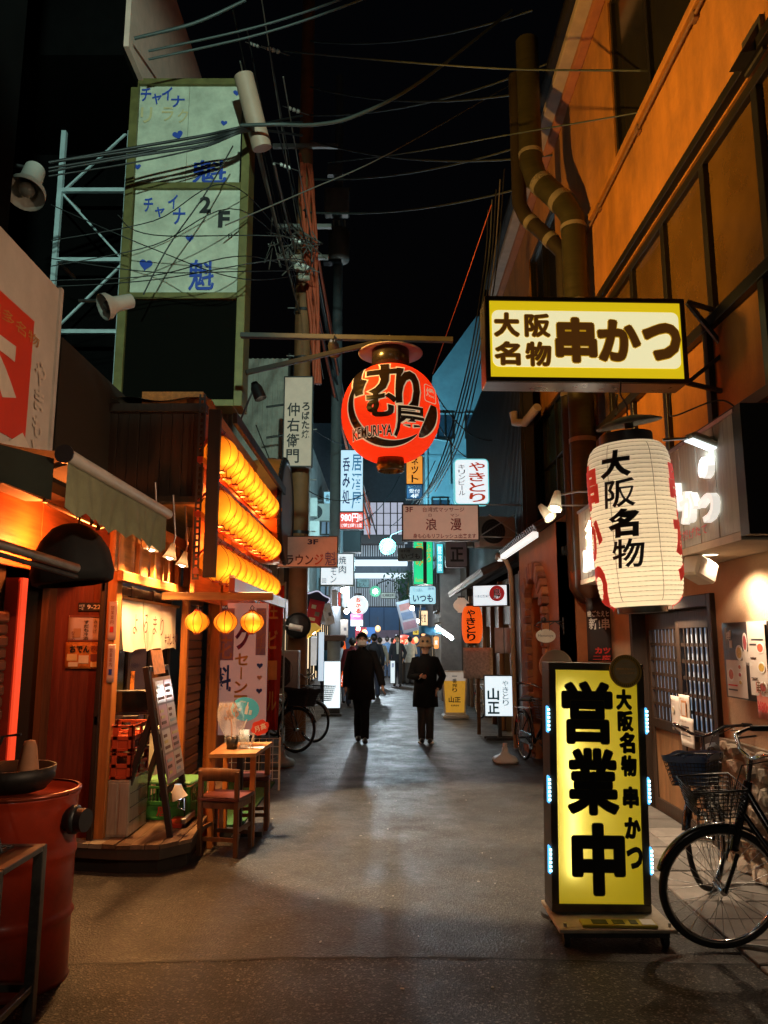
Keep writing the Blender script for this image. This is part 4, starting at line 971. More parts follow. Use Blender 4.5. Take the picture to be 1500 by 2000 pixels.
rsign('lightbox_sign', 'dim grey lightbox with single black character 正 on the timber row', (870, 1058, 913, 1108), 15, darkf, mat('grey_lilac_plastic', (.3, .3, .36), .4), [('正', .2, .2, .85, .8, BLACK(), .03)], round_=.04, fw=.015)
rsign('hanging_sign', 'dark grey oblong sign reading いづも on a bracket under the green banner sign', (776, 1070, 826, 1095), 17, darkf, mat('grey_green_plastic', (.22, .3, .3), .4), [('串料理', .12, .1, .5, .36, BLACK(), .01), ('いづも', .15, .42, .9, .9, BLACK(), .02)], round_=.05, fw=.012)
rsign('lightbox_sign', 'cyan lit rounded lightbox reading いつも over the alley', (799, 1144, 852, 1181), 16, darkf, cyan, [('てっぱん', .12, .1, .5, .3, BLUE(), .0), ('いつも', .12, .45, .9, .9, BLUE(), .025), ('酒場', .7, .05, .95, .2, BLUE(), .0)], round_=.05, fw=.015)
grn = lit('green_lit_plastic', (.02, .8, .32), .85); gold = mat('gold_ink', (.7, .5, .05), .4, var=0, emit=.4, ecol=(1, .75, .1))
rsign('lightbox_sign', 'bright green vertical lightbox with gold script', (807, 1056, 846, 1142), 18, darkf, grn, [('うみ', .1, .02, .5, .6, gold, .03, True), ('lunch', .1, .85, .7, .95, gold, .0), ('ふろ', .68, .05, .92, .5, gold, .02, True)], d=.2, fw=.015)
MB().bb(W(828, 1056, 17.9).x-.03, 17.7, 2.9, W(828, 1056, 17.9).x+.05, 17.78, W(828, 1050, 17.8).z).build('sign_post', DKSTEEL(), label='dark flat post standing in front of the green lightbox', cat='post')
orl = lit('orange_lit_plastic', (1, .36, .05), .8)
rsign('lightbox_sign', 'orange vertical internet cafe sign with dark katakana under the red lantern', (793, 890, 826, 946), 19, darkf, orl, [('ネット', .3, .02, .75, .98, BLACK(), .02, True)], fw=.015)
rsign('lightbox_sign', 'small white and navy reception sign reading 24 and 4F below the orange sign', (793, 946, 826, 975), 19, darkf, mat('navy_lit', (.05, .1, .2), .4, emit=.25, ecol=(.1, .4, .8)), [('24HOURS', .1, .05, .9, .22, WHITE(), .01), ('受付', .15, .3, .85, .6, cool(1), .02), ('4F', .25, .65, .75, .95, cool(1), .03)], fw=.015)
rsign('neon_sign', 'tall blue white lit izakaya sign full of characters behind the cable bundle', (664, 878, 710, 1000), 18.5, darkf, lit('blue_white_plastic', (.55, .82, 1), .85), [('居酒屋', .5, .05, .95, .98, mat('pale_blue_ink', (.05, .25, .5), .4, emit=.2, ecol=(.1, .5, 1)), .03, True), ('呑み処', .08, .1, .42, .9, BLUE(), .02, True)], fw=.02)
rsign('price_sign', 'red and white 980 price lightbox under the blue izakaya sign', (663, 1000, 710, 1034), 18.4, darkf, lit('red_lit_plastic', (1, .1, .08), .6), [('980円', .03, .05, .8, .58, cool(1.3), .05), ('税込', .82, .1, .98, .5, cool(1.3), .02), ('17時23時13席', .04, .66, .96, .93, cool(1), .02)], fw=.015)
rsign('hanging_sign', 'worn beige lounge sign marked 3F beside the drum sign', (541, 1047, 660, 1108), 10.9, darkf, mat('cream_painted_light', (.6, .48, .38), .5, var=.15, scale=3, grime=.3, emit=.06, ecol=(1, .7, .5)), [('3F', .5, .08, .68, .26, mat('navy_ink', (.03, .02, .1), .5, var=0), .04), ('ラウン', .14, .6, .6, .95, mat('brown_red_ink', (.08, .02, .02), .5, var=0), .02), ('ジ', .62, .58, .77, .95, mat('orange_red_ink', (.45, .08, .03), .5, var=0), .02), ('魁', .8, .5, .98, .97, PURPLE(), 0)], fw=.012, d=.1)  # unlit sign; the lanterns' light on it is put in as emission
rsign('lightbox_sign', 'white lit yakiniku horumon lightbox beneath the lounge sign', (625, 1080, 692, 1144), 14, mat('teal_frame', (.1, .3, .35), .4), cool(.95), [('焼肉', .55, .06, .78, .65, mat('dark_blue_ink', (.03, .08, .16), .5, var=0), .01, True), ('ホルモン', .3, -.05, .48, .95, mat('dark_blue_ink', (.03, .08, .16)), .0, True), ('回', .04, .8, .16, .95, mat('dark_blue_ink', (.03, .08, .16)), 0)], fw=.02, d=.2)
rsign('vertical_sign', 'tall unlit beige robata sign, faint glow added, with black brush characters on the corrugated building', (553, 735, 611, 912), 12.6, darkf, mat('beige_painted_light', (.5, .42, .32), .6, var=.15, emit=.16, ecol=(1, .82, .6)), [('仲右衛門', .1, .28, .56, .98, BLACK(), .035, True), ('ろばた焼', .64, .28, .92, .7, BLACK(), .03, True)], fw=.02, d=.12)  # light from below put into the unlit board as emission
for i, y in enumerate((790, 850)):
    MB().tube([W(520, y+5, 12.7), W(556, y, 12.7)], .02, 6).build('bracket_arm', DKSTEEL(), label=['upper steel arm bolting the robata sign to the building', 'lower steel arm bolting the robata sign to the building'][i], cat='bracket')
# round white lantern sign おかる with pink banner
p = W(700, 1182, 19); t = thing('round_lantern', 'round white lantern with red hiragana おかる hanging over the crowd', 'lantern', p)
m = MB(True); m.ball((0, 0, 0), .245, 16, (1, 1, .98)); m.build('shell', cool(.9), t)
m = MB(True)
for i, c in enumerate('おかる'): wraplet(m, c, -.07, .06-.13*i, .07, .17-.13*i, lambda x, y: Vector((x, -math.sqrt(max(.001, .25**2-x*x-y*y))-.008, y)), off=.05, step=.06)
m.build('lettering', redt, t)
MB(True).cyl((0, 0, .235), (0, 0, .29), .09, n=14).build('collar', BLKP(), t)
c, w, h = rect(685, 1199, 709, 1223, 18.9)
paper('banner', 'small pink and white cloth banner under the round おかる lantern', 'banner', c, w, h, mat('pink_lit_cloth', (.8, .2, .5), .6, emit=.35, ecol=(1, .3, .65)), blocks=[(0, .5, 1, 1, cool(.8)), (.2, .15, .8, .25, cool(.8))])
# green ringed street lamps
for i, (px, py, Y, r) in enumerate(((757, 1067, 20, .21), (733, 1155, 27, .19))):
    p = W(px, py, Y); t = thing('street_lamp', ['near green ringed ball street lamp on a curved iron arm', 'far small green ringed ball street lamp lower down the alley'][i], 'street lamp', p, 'green ringed street lamps')
    MB(True).ball((0, 0, 0), r*.45, 12).build('bulb', glow('lamp_ball', (.9, 1, .92), 20), t)
    m = MB(True)
    for k in range(5): 
        rr = r*(.55+.11*k); m.tube([(rr*math.cos(a), -.05+.02*k, rr*math.sin(a)) for a in [2*math.pi*j/24 for j in range(24)]], .012, 5, closed=True)
    for k in range(16): a = 2*math.pi*k/16; m.tube([(r*.4*math.cos(a), -.05, r*.4*math.sin(a)), (r*math.cos(a), .03, r*math.sin(a))], .006, 4)
    m.build('ring_guard', mat('green_ring_metal', (.1, .45, .3), .4, emit=.25, ecol=(.2, 1, .6)), t)
    m = MB(True); m.tube([(0, .05, r*.3), (.1, .1, r*1.5), (.45, .1, r*2.2), (.8, .1, r*1.5), (.85, .1, -.2), (.85, .1, -p.z+.02)], .025, 6); m.build('arm', DKSTEEL(), t)
# orange yakitori lantern, small white lantern, 鳥 lightbox
p = W(922, 1220, 13.4); t = thing('orange_lantern', 'tall orange paper lantern reading やきとり in black by the timber shop', 'lantern', p)
pr2 = lantern_profile(.178, .63, .1, 26, .004, 2.6); MB(True).lathe(pr2, 32).build('shell', mat('lit_orange_paper', (.8, .2, .03), .6, emit=.72, ecol=(1, .13, .01), transl=.2), t)
m = MB(True); f = lambda x, y: Vector(((prof_r(pr2, y)+.005)*math.sin(x/.178), -(prof_r(pr2, y)+.005)*math.cos(x/.178), y))
for i, c in enumerate('やきとり'): wraplet(m, c, -.12, .125-.135*i, .04, .255-.135*i, f, off=.035)
m.build('lettering', BLACK(), t)
for s in (.31, -.36): MB(True).cyl((0, 0, s), (0, 0, s+.05), .1, n=16).build('collar', BLKP(), t)
MB(True).tube([(0, 0, .36), (0, 0, .5)], .006, 5).build('hook', DKSTEEL(), t)
p = W(901, 1182, 14.2); t = thing('paper_lantern', 'plain small white paper lantern under the tiled eave', 'lantern', p)
MB(True).lathe([(max(.07, .15*max(0, math.cos((i/14-.5)*math.pi))**.6), (i/14-.5)*.27) for i in range(15)], 32, lobes=8, amp=.05).build('shell', mat('pale_paper', (.7, .55, .42), .6, emit=.3, ecol=(1, .7, .5)), t)
MB(True).cyl((0, 0, .13), (0, 0, .16), .07, n=14).build('collar', BLKP(), t)
MB(True).tube([(0, 0, .16), (0, 0, .36)], .005, 5).build('hook', DKSTEEL(), t)
p = W(957, 1163, 12.9)
t = signbox('lightbox_sign', 'slanted white menu lightbox with red 鳥 roundel above the orange lantern', 'sign', p, .62, .36, .12, darkf, cool(.85), [], yaw=-28, fw=.015)
MB(True).cyl((.13, .03, .012), (.13, .03, .03), .13, n=28).build('roundel', mat('deep_red_disc', (.4, .02, .03), .5, emit=.2, ecol=(.8, .03, .04)), t)
letters(t, '鳥', .06, -.06, .2, .11, BLACK(), z=.034, off=.04, outline=(.085, cool(.8)))
for i in range(6): letters(t, 'やきとり盛り'[i], -.27+.05*i, -.12, -.235+.05*i, .1, [maroon, BLACK(), BLUE()][i % 3], z=.012, off=.01)
# far red lantern with white letters
p = W(789, 1256, 30); t = thing('red_lantern', 'big round red and white yakiniku lantern at the far end above the suited man', 'lantern', p)
MB(True).ball((0, 0, 0), .42, 14, (1, .9, .75)).build('shell', mat('lit_red_far', (.8, .1, .05), .5, emit=.9, ecol=(1, .06, .02)), t)
m = MB(True)
for i, c in enumerate('や海きほ'): wraplet(m, c, -.28+.28*(i % 2), -.02-.18*(i//2), -.03+.28*(i % 2), .15-.18*(i//2), lambda x, y: Vector((x, -.9*math.sqrt(max(.002, .42**2-x*x-(y/.75)**2))-.02, y)), off=.05, step=.1)
m.build('lettering', lit('cream_lit', (1, .8, .5), .9), t)
MB(True).tube([(0, 0, .3), (0, 0, 1.2)], .01, 5).build('hook', DKSTEEL(), t)
p = W(664, 1278, 22.0); t = thing('red_lantern', 'long orange red lantern half hidden behind the pale jacketed woman', 'lantern', p)
MB(True).lathe(lantern_profile(.17, .8, .1, 16, .006), 24).build('shell', mat('lit_orange_paper', (.8, .2, .03)), t)
MB(True).cyl((0, 0, .39), (0, 0, .46), .1, n=14).build('collar', BLKP(), t); MB(True).tube([(0, 0, .46), (0, 0, 1.0)], .01, 5).build('hook', DKSTEEL(), t)
# ================================================================== STANDING SIGNS ON THE GROUND
# white lightbox (west)
c = G(648, 1398); t = signbox('standing_lightbox', 'blank white glowing standing lightbox beside the walking man', 'sign', Vector((c.x, c.y, .66)), .38, 1.02, .2, darkf, cool(1.15), [('お酒', .55, .1, .85, .6, mat('faint_ink', (.7, .75, .8), .5, emit=.7, ecol=(.85, .93, 1)), .0, True)], yaw=6, fw=.015)
MB().bb(c.x-.22, c.y-.15, 0, c.x+.22, c.y+.2, .05, .006).build('base', DKSTEEL(), t); MB().bb(c.x-.17, c.y-.0, .05, c.x+.17, c.y+.17, .15, .004).build('foot', DKSTEEL(), t)
# yamasho lightbox (east)
c = G(975, 1448); q, w, h = rect(946, 1319, 1006, 1400, c.y)
t = signbox('standing_lightbox', 'cyan white standing lightbox reading 山正 on a black steel stand', 'sign', q, w, h, .16, darkf, cool(.95), [('山正', .08, .28, .48, .97, mat('teal_ink', (.02, .2, .32), .5, var=0), .03, True), ('やきとり', .6, .1, .8, .75, mat('teal_ink', (.02, .2, .32)), .0, True)], fw=.014, yaw=-4)
zb = q.z-h/2
m = MB(); m.bb(q.x-.03, c.y+.05, .06, q.x+.03, c.y+.1, zb+.02, .003); m.bb(q.x-.24, c.y-.05, .02, q.x+.26, c.y-.01, .06, .003); m.bb(q.x-.24, c.y+.18, .02, q.x+.26, c.y+.22, .06, .003); m.bb(q.x-.03, c.y-.05, .025, q.x+.03, c.y+.22, .055)
m.build('stand', DKSTEEL(), t)
# beer glass board
c = G(889, 1403); z1 = W(889, 1312, c.y).z
t = thing('beer_glass_board', 'beer glass shaped standing board with white foam and gold beer', 'sign board', plane((c.x, c.y, 0), -4))
W0 = .20; W1 = .245; z0 = .1
poly = [(-W0, z0), (W0, z0), (W1, z1), (-W1, z1)]
MB(True).prism([(-W0-.02, z0-.02), (W0+.02, z0-.02), (W1+.02, z1-.03), (W1, z1+.02), (-W1, z1+.02), (-W1-.02, z1-.03)], -.06, 0).build('board', mat('white_board', (.7, .66, .6), .4), t)
fm = z0+(z1-z0)*.78
MB(True).prism([(-W0+.01, z0+.02), (W0-.01, z0+.02), (W0+(W1-W0)*.78-.01, fm), (-W0-(W1-W0)*.78+.01, fm)], .001, .006).build('beer', mat('gold_beer', (.55, .3, .03), .3, var=.2, emit=.35, ecol=(1, .5, .05)), t)
MB(True).prism([(-W0-(W1-W0)*.78+.01, fm), (W0+(W1-W0)*.78-.01, fm), (W1-.015, z1-.01), (-W1+.015, z1-.01)], .001, .006).build('foam', mat('foam_white', (.7, .66, .58), .5, emit=.2, ecol=(1, .95, .85)), t)
letters(t, '一番搾り', -.05, z0+(z1-z0)*.5, .05, z0+(z1-z0)*.95, BLACK(), z=.01, off=.02, vert=True); letters(t, '山正', -.13, z0+(z1-z0)*.26, .12, z0+(z1-z0)*.4, BLACK(), z=.01, off=.03)
letters(t, 'KIRIN', -.08, z0+(z1-z0)*.17, .08, z0+(z1-z0)*.21, mat('brown_red_ink', (.08, .02, .02)), z=.01, off=.02)
MB().bb(c.x-.27, c.y-.22, 0, c.x+.27, c.y+.22, .08, .02).build('base', mat('grey_plastic_base', (.4, .38, .36), .6), t)
# ---------------------------------------------------------------- wooden notice boards by the yakitori shop
c, w, h = rect(905, 1265, 962, 1325, 13.6)
bd = paper('notice_board', 'pale wooden price board with brush writing leaning by the yakitori shop', 'board', c, w, h, wood('pale_board', (.62, .52, .5)), [('みあ', .5, .1, .7, .7, BLACK(), .0, True), ('やきとり本店', .78, .05, .94, .9, BLACK(), .0, True), ('二五〇円', .12, .3, .3, .9, BLACK(), .0, True)], yaw=-8, th=.03)
MB().bar((c.x, c.y+.04, .02), (c.x, c.y+.04, c.z), .06, .04).build('leg', brwood, bd)
for i, (x0, x1, y0, y1) in enumerate(((966, 984, 1226, 1276), (985, 1001, 1226, 1276))):
    c, w, h = rect(x0, y0, x1, y1, 12.5)
    paper('door_curtain', ['pale noren cloth panel by the beige drainpipe, street side', 'pale noren cloth panel touching the beige drainpipe'][i], 'curtain', c, w, h, mat('pale_noren', (.68, .6, .62), .8), yaw=-20, group='pale noren panels')
# slanting posters and small bulbs in the crowd zone
for i, (px, py, Y) in enumerate(((670, 1153, 17), (677, 1194, 17.5), (540, 1175, 12), (805, 1188, 19), (815, 1213, 21), (522, 1170, 11.2), (700, 1228, 24))):
    p = W(px, py, Y); t = thing('hanging_bulb', ['bare bulb glowing just under the yakiniku lightbox', 'bare bulb glowing beside the round おかる lantern', 'bare bulb on the brown utility pole', 'warm bulb above the slanted silver banner', 'lower warm bulb over the blue awning lamp', 'bare bulb beside the end of the lantern rack', 'bare bulb low over the crowd by the pink banner'][i], 'lamp', p, 'bare bulbs over the alley')
    MB(True).ball((0, 0, 0), .055 if Y > 13 else .042, 10).build('bulb', glow('bare_bulb', (1, .85, .62), 60), t)
    MB(True).tube([(0, 0, .03), (0, 0, .1)], .025, 8).build('socket', BLKP(), t); MB(True).tube([(0, 0, .1), (.02, 0, .5)], .006, 4).build('flex', BLKP(), t)
for i, (px, py, Y, a, s) in enumerate(((830, 1165, 20, 35, .5), (868, 1237, 17, -35, .45))):
    p = W(px, py, Y); t = thing('tube_lamp', ['slanted white tube lamp above the silver banner', 'short bright tube lamp by the blue awning'][i], 'lamp', p)
    d = Vector((math.cos(R(a)), 0, math.sin(R(a))))*s/2; lamp('tube_lamp_light', 'POINT', p-Vector((0, .2, .1)), 20, (1, .93, .85), size=.1); MB().cyl(p-d, p+d, .03, n=10).build('tube', glow('cool_tube', (.9, .97, 1), 40), t); MB().bar(p-d+Vector((0, .03, .05)), p+d+Vector((0, .03, .05)), .06, .04).build('holder', WHITE(), t)
c, w, h = rect(780, 1172, 812, 1235, 20.5)
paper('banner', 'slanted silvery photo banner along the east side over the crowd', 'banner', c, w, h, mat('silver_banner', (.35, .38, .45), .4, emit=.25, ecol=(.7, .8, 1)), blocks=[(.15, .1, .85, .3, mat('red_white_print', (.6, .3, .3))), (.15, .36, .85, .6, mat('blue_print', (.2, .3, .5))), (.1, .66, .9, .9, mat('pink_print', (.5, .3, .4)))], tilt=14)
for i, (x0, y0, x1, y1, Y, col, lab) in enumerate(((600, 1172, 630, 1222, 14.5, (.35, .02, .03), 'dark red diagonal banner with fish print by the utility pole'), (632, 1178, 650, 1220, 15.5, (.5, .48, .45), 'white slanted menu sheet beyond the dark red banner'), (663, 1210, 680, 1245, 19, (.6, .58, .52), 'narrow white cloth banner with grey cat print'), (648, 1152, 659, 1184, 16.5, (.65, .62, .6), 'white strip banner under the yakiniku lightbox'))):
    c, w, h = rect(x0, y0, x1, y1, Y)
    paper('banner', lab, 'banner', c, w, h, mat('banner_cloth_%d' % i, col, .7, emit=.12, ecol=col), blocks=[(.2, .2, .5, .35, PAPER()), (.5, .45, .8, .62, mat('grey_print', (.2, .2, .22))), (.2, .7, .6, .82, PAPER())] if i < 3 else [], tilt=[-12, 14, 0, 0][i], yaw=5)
p = W(612, 1175, 15.8); t = thing('cloud_sign', 'dark cloud shaped neon outlined sign in the maroon shop front', 'sign', plane(p))
pts = [Vector((.32*math.cos(a)*(1+.1*math.sin(5*a)), .2*math.sin(a)*(1+.12*math.cos(5*a)), .01)) for a in [2*math.pi*k/40 for k in range(40)]]
MB(True).prism([(q.x, q.y) for q in pts], -.03, .0).build('board', mat('dark_navy_board', (.02, .02, .05)), t)
MB(True).tube(pts, .014, 5, closed=True).build('neon', glow('lilac_neon', (.6, .6, .8), .8), t)
c, w, h = rect(628, 1240, 674, 1252, 18.5)
MB().bb(c.x-w/2, c.y, c.z-h/2, c.x+w/2, c.y+.8, c.z+h/2, .02).build('awning', mat('brown_awning', (.05, .025, .02), .8), label='small brown awning over the crowd on the west side', cat='awning')
p = W(610, 1232, 14.2); t = thing('yellow_lantern', 'tilted yellow bowl lamp low on the west side by the dark pole', 'lamp', Matrix.Translation(p) @ Matrix.Rotation(R(-35), 4, 'Y'))
MB(True).lathe([(.04, .14), (.13, .08), (.17, -.06), (.16, -.06), (.12, .07)], 24).build('shade', mat('yellow_shade', (.7, .4, .05), .4, emit=.35, ecol=(1, .6, .1)), t); MB(True).ball((0, 0, 0), .06).build('bulb', glow('bare_bulb', (1, .85, .62)), t)
# shelves of wares, far coloured boards to fill the fronts
for i, (x0, y0, x1, y1, Y, col, e, lab) in enumerate(((622, 1235, 632, 1330, 17, (.6, .75, .9), .8, 'thin bright blue white door light in the west shop front'), (607, 1245, 618, 1300, 15, (.55, .6, .65), .5, 'slim white poster strip behind the pale air conditioner'), (694, 1225, 716, 1258, 36, (.5, .03, .06), .35, 'dark red curtain at the end of the alley'), (716, 1225, 733, 1258, 38, (.05, .2, .6), .5, 'deep blue poster at the end of the alley'), (738, 1246, 764, 1262, 41, (.65, .6, .6), .5, 'white notice with red mark on the far shutter'))):
    c, w, h = rect(x0, y0, x1, y1, Y)
    MB().bb(c.x-w/2, c.y, c.z-h/2, c.x+w/2, c.y+.05, c.z+h/2, .004).build('panel_sign', mat('panel_sign_%d' % i, col, .5, emit=e, ecol=col), label=lab, cat='sign panel')
# oval hanging sign on the brick arch
p = W(1066, 1242, 9.25); t = thing('oval_sign', 'small white oval enamel sign hanging from a wrought iron scroll', 'sign', plane(p, 5))
MB(True).prism([(.12*math.cos(a), .08*math.sin(a)) for a in [2*math.pi*k/28 for k in range(28)]], -.015, 0).build('plate', mat('enamel_white', (.65, .6, .5), .3), t)
letters(t, 'Hamanoya', -.09, -.02, .09, .02, BLACK(), z=.003, off=0)
m = MB(True); m.tube([(.22, .17, 0), (.05, .17, 0), (-.08, .16, 0), (-.13, .12, 0), (-.08, .1, 0)], .009, 6); m.tube([(.22, .06, 0), (.2, .12, 0), (.12, .17, 0), (.05, .13, 0)], .007, 6); m.tube([(.22, .22, 0), (.22, .02, 0)], .01, 6); m.tube([(-.05, .16, 0), (-.05, .06, 0)], .004, 4); m.tube([(.05, .16, 0), (.05, .06, 0)], .004, 4)
m.ball((-.02, .19, 0), .035, 8); m.build('scroll', DKSTEEL(), t)
# black poster banner by the pillar
c, w, h = rect(1152, 1168, 1187, 1292, 8.62)
paper('banner', 'black vertical banner with white and red writing between the orange pillars', 'banner', c, w*1.3, h, mat('black_banner', (.02, .012, .012), .6), [('歯ごたえヒ', .05, .2, .95, .3, PAPER(), .03), ('新!串', .1, .32, .95, .5, PAPER(), .04), ('カツ', .3, .78, .95, .88, RED(), .05), ('二度', .2, .9, .95, .98, RED(), .05)], yaw=-15)
# ================================================================== SIGN TOWER (WEST)
Yt = 8.6
tw = thing('sign_tower', 'tall unlit sign tower with two faded pale panels lettered in blue', 'sign tower', (-2.1, Yt, 4.2))
pan = mat('faded_sign_panel', (.5, .52, .4), .6, var=.3, scale=3, grime=.3)
fy = mat('olive_steel_frame', (.16, .14, .045), .5, .3, var=.3, scale=6)
A, B = W(253, 790, Yt), W(470, 790, Yt); zt = W(370, 158, Yt).z; zb = W(370, 795, Yt).z; x0, x1 = A.x, B.x
c1, w1, h1 = rect(262, 168, 470, 361, Yt); c2, w2, h2 = rect(258, 370, 466, 575, Yt); c3, w3, h3 = rect(252, 585, 462, 780, Yt)
xc = c2.x; ww = w2+.02
m = MB()
for x in (xc-ww/2-.05, xc+ww/2+.05): m.bb(x-.05, Yt-.05, zb, x+.05, Yt+.3, zt, .005)
zz = [(c1.z+h1/2+zt)/2, (c1.z-h1/2+c2.z+h2/2)/2, (c2.z-h2/2+c3.z+h3/2)/2, zb+.04]
for z in zz: m.bb(xc-ww/2, Yt-.045, z-.04, xc+ww/2, Yt+.28, z+.04, .005)
m.build('frame', fy, tw)
navy = mat('blue_ink', (.02, .06, .35), .5, var=0); faint = mat('faded_ochre_ink', (.5, .42, .22), .7, var=.2)
hear = [(.5*16*math.sin(t)**3/16, .5*(13*math.cos(t)-5*math.cos(2*t)-2*math.cos(3*t)-math.cos(4*t))/16) for t in [2*math.pi*k/24 for k in range(24)]]
def panel(c, w, h, items, hearts, split):
    P = plane(c)
    pm = MB()
    def bbx(a, b): pm.box(((a+b)/2, 0, -.02), (b-a-.004, h, .03), P, .003)
    if split:
        for a, b in ((-w/2, -w/2+w*split), (-w/2+w*split, w/2)):
            pm = MB(); bbx(a, b); pm.build('panel', pan, tw)
    else: bbx(-w/2, w/2); pm.build('panel', pan, tw)
    for body, a, b, cc, d, mm, of in items:
        q = MB()
        for k in range(9 if body == '魁' else 1): dx, dy = ((.006*math.cos(k*.785), .006*math.sin(k*.785)) if k else (0, 0)); tput(q, body, -w/2+a*w+dx, h/2-d*h+dy, -w/2+cc*w+dx, h/2-b*h+dy, .004+.0003*k, of, M=P)
        q.build('lettering', mm, tw)
    for hx, hy, s, ro in hearts:
        q = MB(); q.prism([(x*s, y*s) for x, y in hear], -.002, .003, P @ Matrix.Translation((-w/2+hx*w, h/2-hy*h, 0)) @ Matrix.Rotation(ro, 4, 'Z')); q.build('heart', navy, tw)
panel(c1, w1, h1, [('チ', .04, .02, .14, .16, navy, .02), ('ャ', .15, .08, .24, .19, navy, .02), ('イ', .24, .01, .34, .15, navy, .02), ('ナ', .33, .1, .46, .22, navy, .02), ('リ', .05, .22, .16, .38, faint, .02), ('ラ', .25, .22, .36, .36, faint, .01), ('ク', .4, .24, .5, .38, faint, .01), ('魁', .57, .76, .88, .98, navy, 0)],
      [(.41, .5, .13, .3), (.84, .38, .08, -.1), (.05, .82, .08, .1), (.95, .07, .09, 0)], .5)
panel(c2, w2, h2, [('チ', .09, .08, .18, .22, navy, .02), ('ャ', .2, .17, .29, .27, navy, .02), ('イ', .32, .05, .41, .19, navy, .02), ('ナ', .37, .18, .49, .34, navy, .02), ('2', .62, .07, .73, .23, BLACK(), .04), ('F', .8, .21, .91, .37, BLACK(), .04), ('"', .9, .43, .94, .47, BLACK(), .0), ('魁', .55, .68, .78, .96, navy, 0)],
      [(.14, .72, .16, -.15), (.54, .47, .1, .1)], 0)
MB().bb(xc-ww/2, Yt, c3.z-h3/2, xc+ww/2, Yt+.03, c3.z+h3/2).build('blank_panel', mat('black_sign_panel', (.003, .003, .002), .9, var=.2, spec=.05), tw)
# steel lattice beside it
lat = thing('steel_lattice', 'pale blue grey steel lattice scaffold beside the sign tower', 'scaffold', (-3.5, 9.3, 4))
blg = mat('blue_grey_steel', (.5, .62, .64), .5, .2, var=.2)
c, w, h = rect(100, 240, 245, 775, 9.4)
xa, xb, za, zb2 = c.x-w/2+.05, c.x+w/2-.03, c.z-h/2, c.z+h/2
for x in (xa, xb): MB().bar((x, 9.4, za), (x, 9.4, zb2), .062, .062).build('post', blg, lat)
for x in (xa+.1, xb-.1): MB().bar((x, 10.3, za), (x, 10.3, zb2), .06, .06).build('post', mat('dim_steel', (.3, .38, .4), .5, .2), lat)
for k, y in enumerate((245, 372, 508, 648, 770)):
    z = W(170, y, 9.4).z; MB().bar((xa, 9.4, z), (xb, 9.4, z), .052, .052).build('rail', blg, lat); MB().bar((xa+.1, 10.3, z), (xb-.1, 10.3, z), .05, .05).build('rail', mat('dim_steel', (.3, .38, .4)), lat)
    MB().bar((xa, 9.4, z), (xa+.1, 10.3, z), .04, .04).build('tie', blg, lat)
    if k < 4: z2 = W(170, (372, 508, 648, 770)[k], 9.4).z; MB().bar((xa, 9.45, z) if k % 2 else (xb, 9.45, z), (xb, 9.45, z2) if k % 2 else (xa, 9.45, z2), .025, .025).build('diagonal', blg, lat)
# ================================================================== near big white and red sign (west)
P1 = WX(125, 568, -2.02); P2 = WX(98, 872, -2.02)
bs = thing('wall_sign', 'big white sign with red square and white brush characters above the awning', 'sign', (-2.02, 3.5, 3))
z1 = P1.z; Yr = P1.y
MB().bb(-2.16, .8, z1-1.35, -2.04, Yr, z1, .004).build('casing', mat('cream_panel_sign', (.55, .47, .4), .55, var=.12, scale=2, grime=.2), bs)
MB().bb(-2.05, Yr-.025, z1-1.36, -2.025, Yr+.01, z1+.01).build('edge_trim', mat('pale_edge', (.5, .45, .4), .5), bs)
a = WX(72, 628, -2.02); b = WX(46, 855, -2.02)
MB().bb(-2.04, 1.2, a.z-.74, -2.034, a.y, a.z).build('red_field', mat('vermilion_print', (.6, .035, .012), .5, var=.1), bs)
Ms = Matrix(((0, 0, 1, -2.031), (1, 0, 0, 0), (0, 1, 0, 0), (0, 0, 0, 1)))
q = MB(); 
for ch, y0, y1, za_, zb_, of in (('ホ', 3.1, 4.08, a.z-.62, a.z-.14, .04), ('ン', 3.2, 4.3, a.z-1.0, a.z-.62, .04), ('や', 4.28, 4.42, a.z-.35, a.z-.2, .03), ('ま', 4.3, 4.42, a.z-.5, a.z-.37, .03), ('も', 4.3, 4.42, a.z-.66, a.z-.53, .03), ('と', 4.3, 4.42, a.z-.8, a.z-.68, .03)): tput(q, ch, y0, za_, y1, zb_, 0, of, M=Ms)
q.build('lettering', mat('cream_white_print', (.62, .52, .42), .5), bs)
q = MB(); tput(q, '博多名物', 3.7, a.z-.14, 4.3, a.z-.07, 0, .0, M=Ms); q.build('lettering', mat('gold_print', (.5, .22, .05), .5), bs)
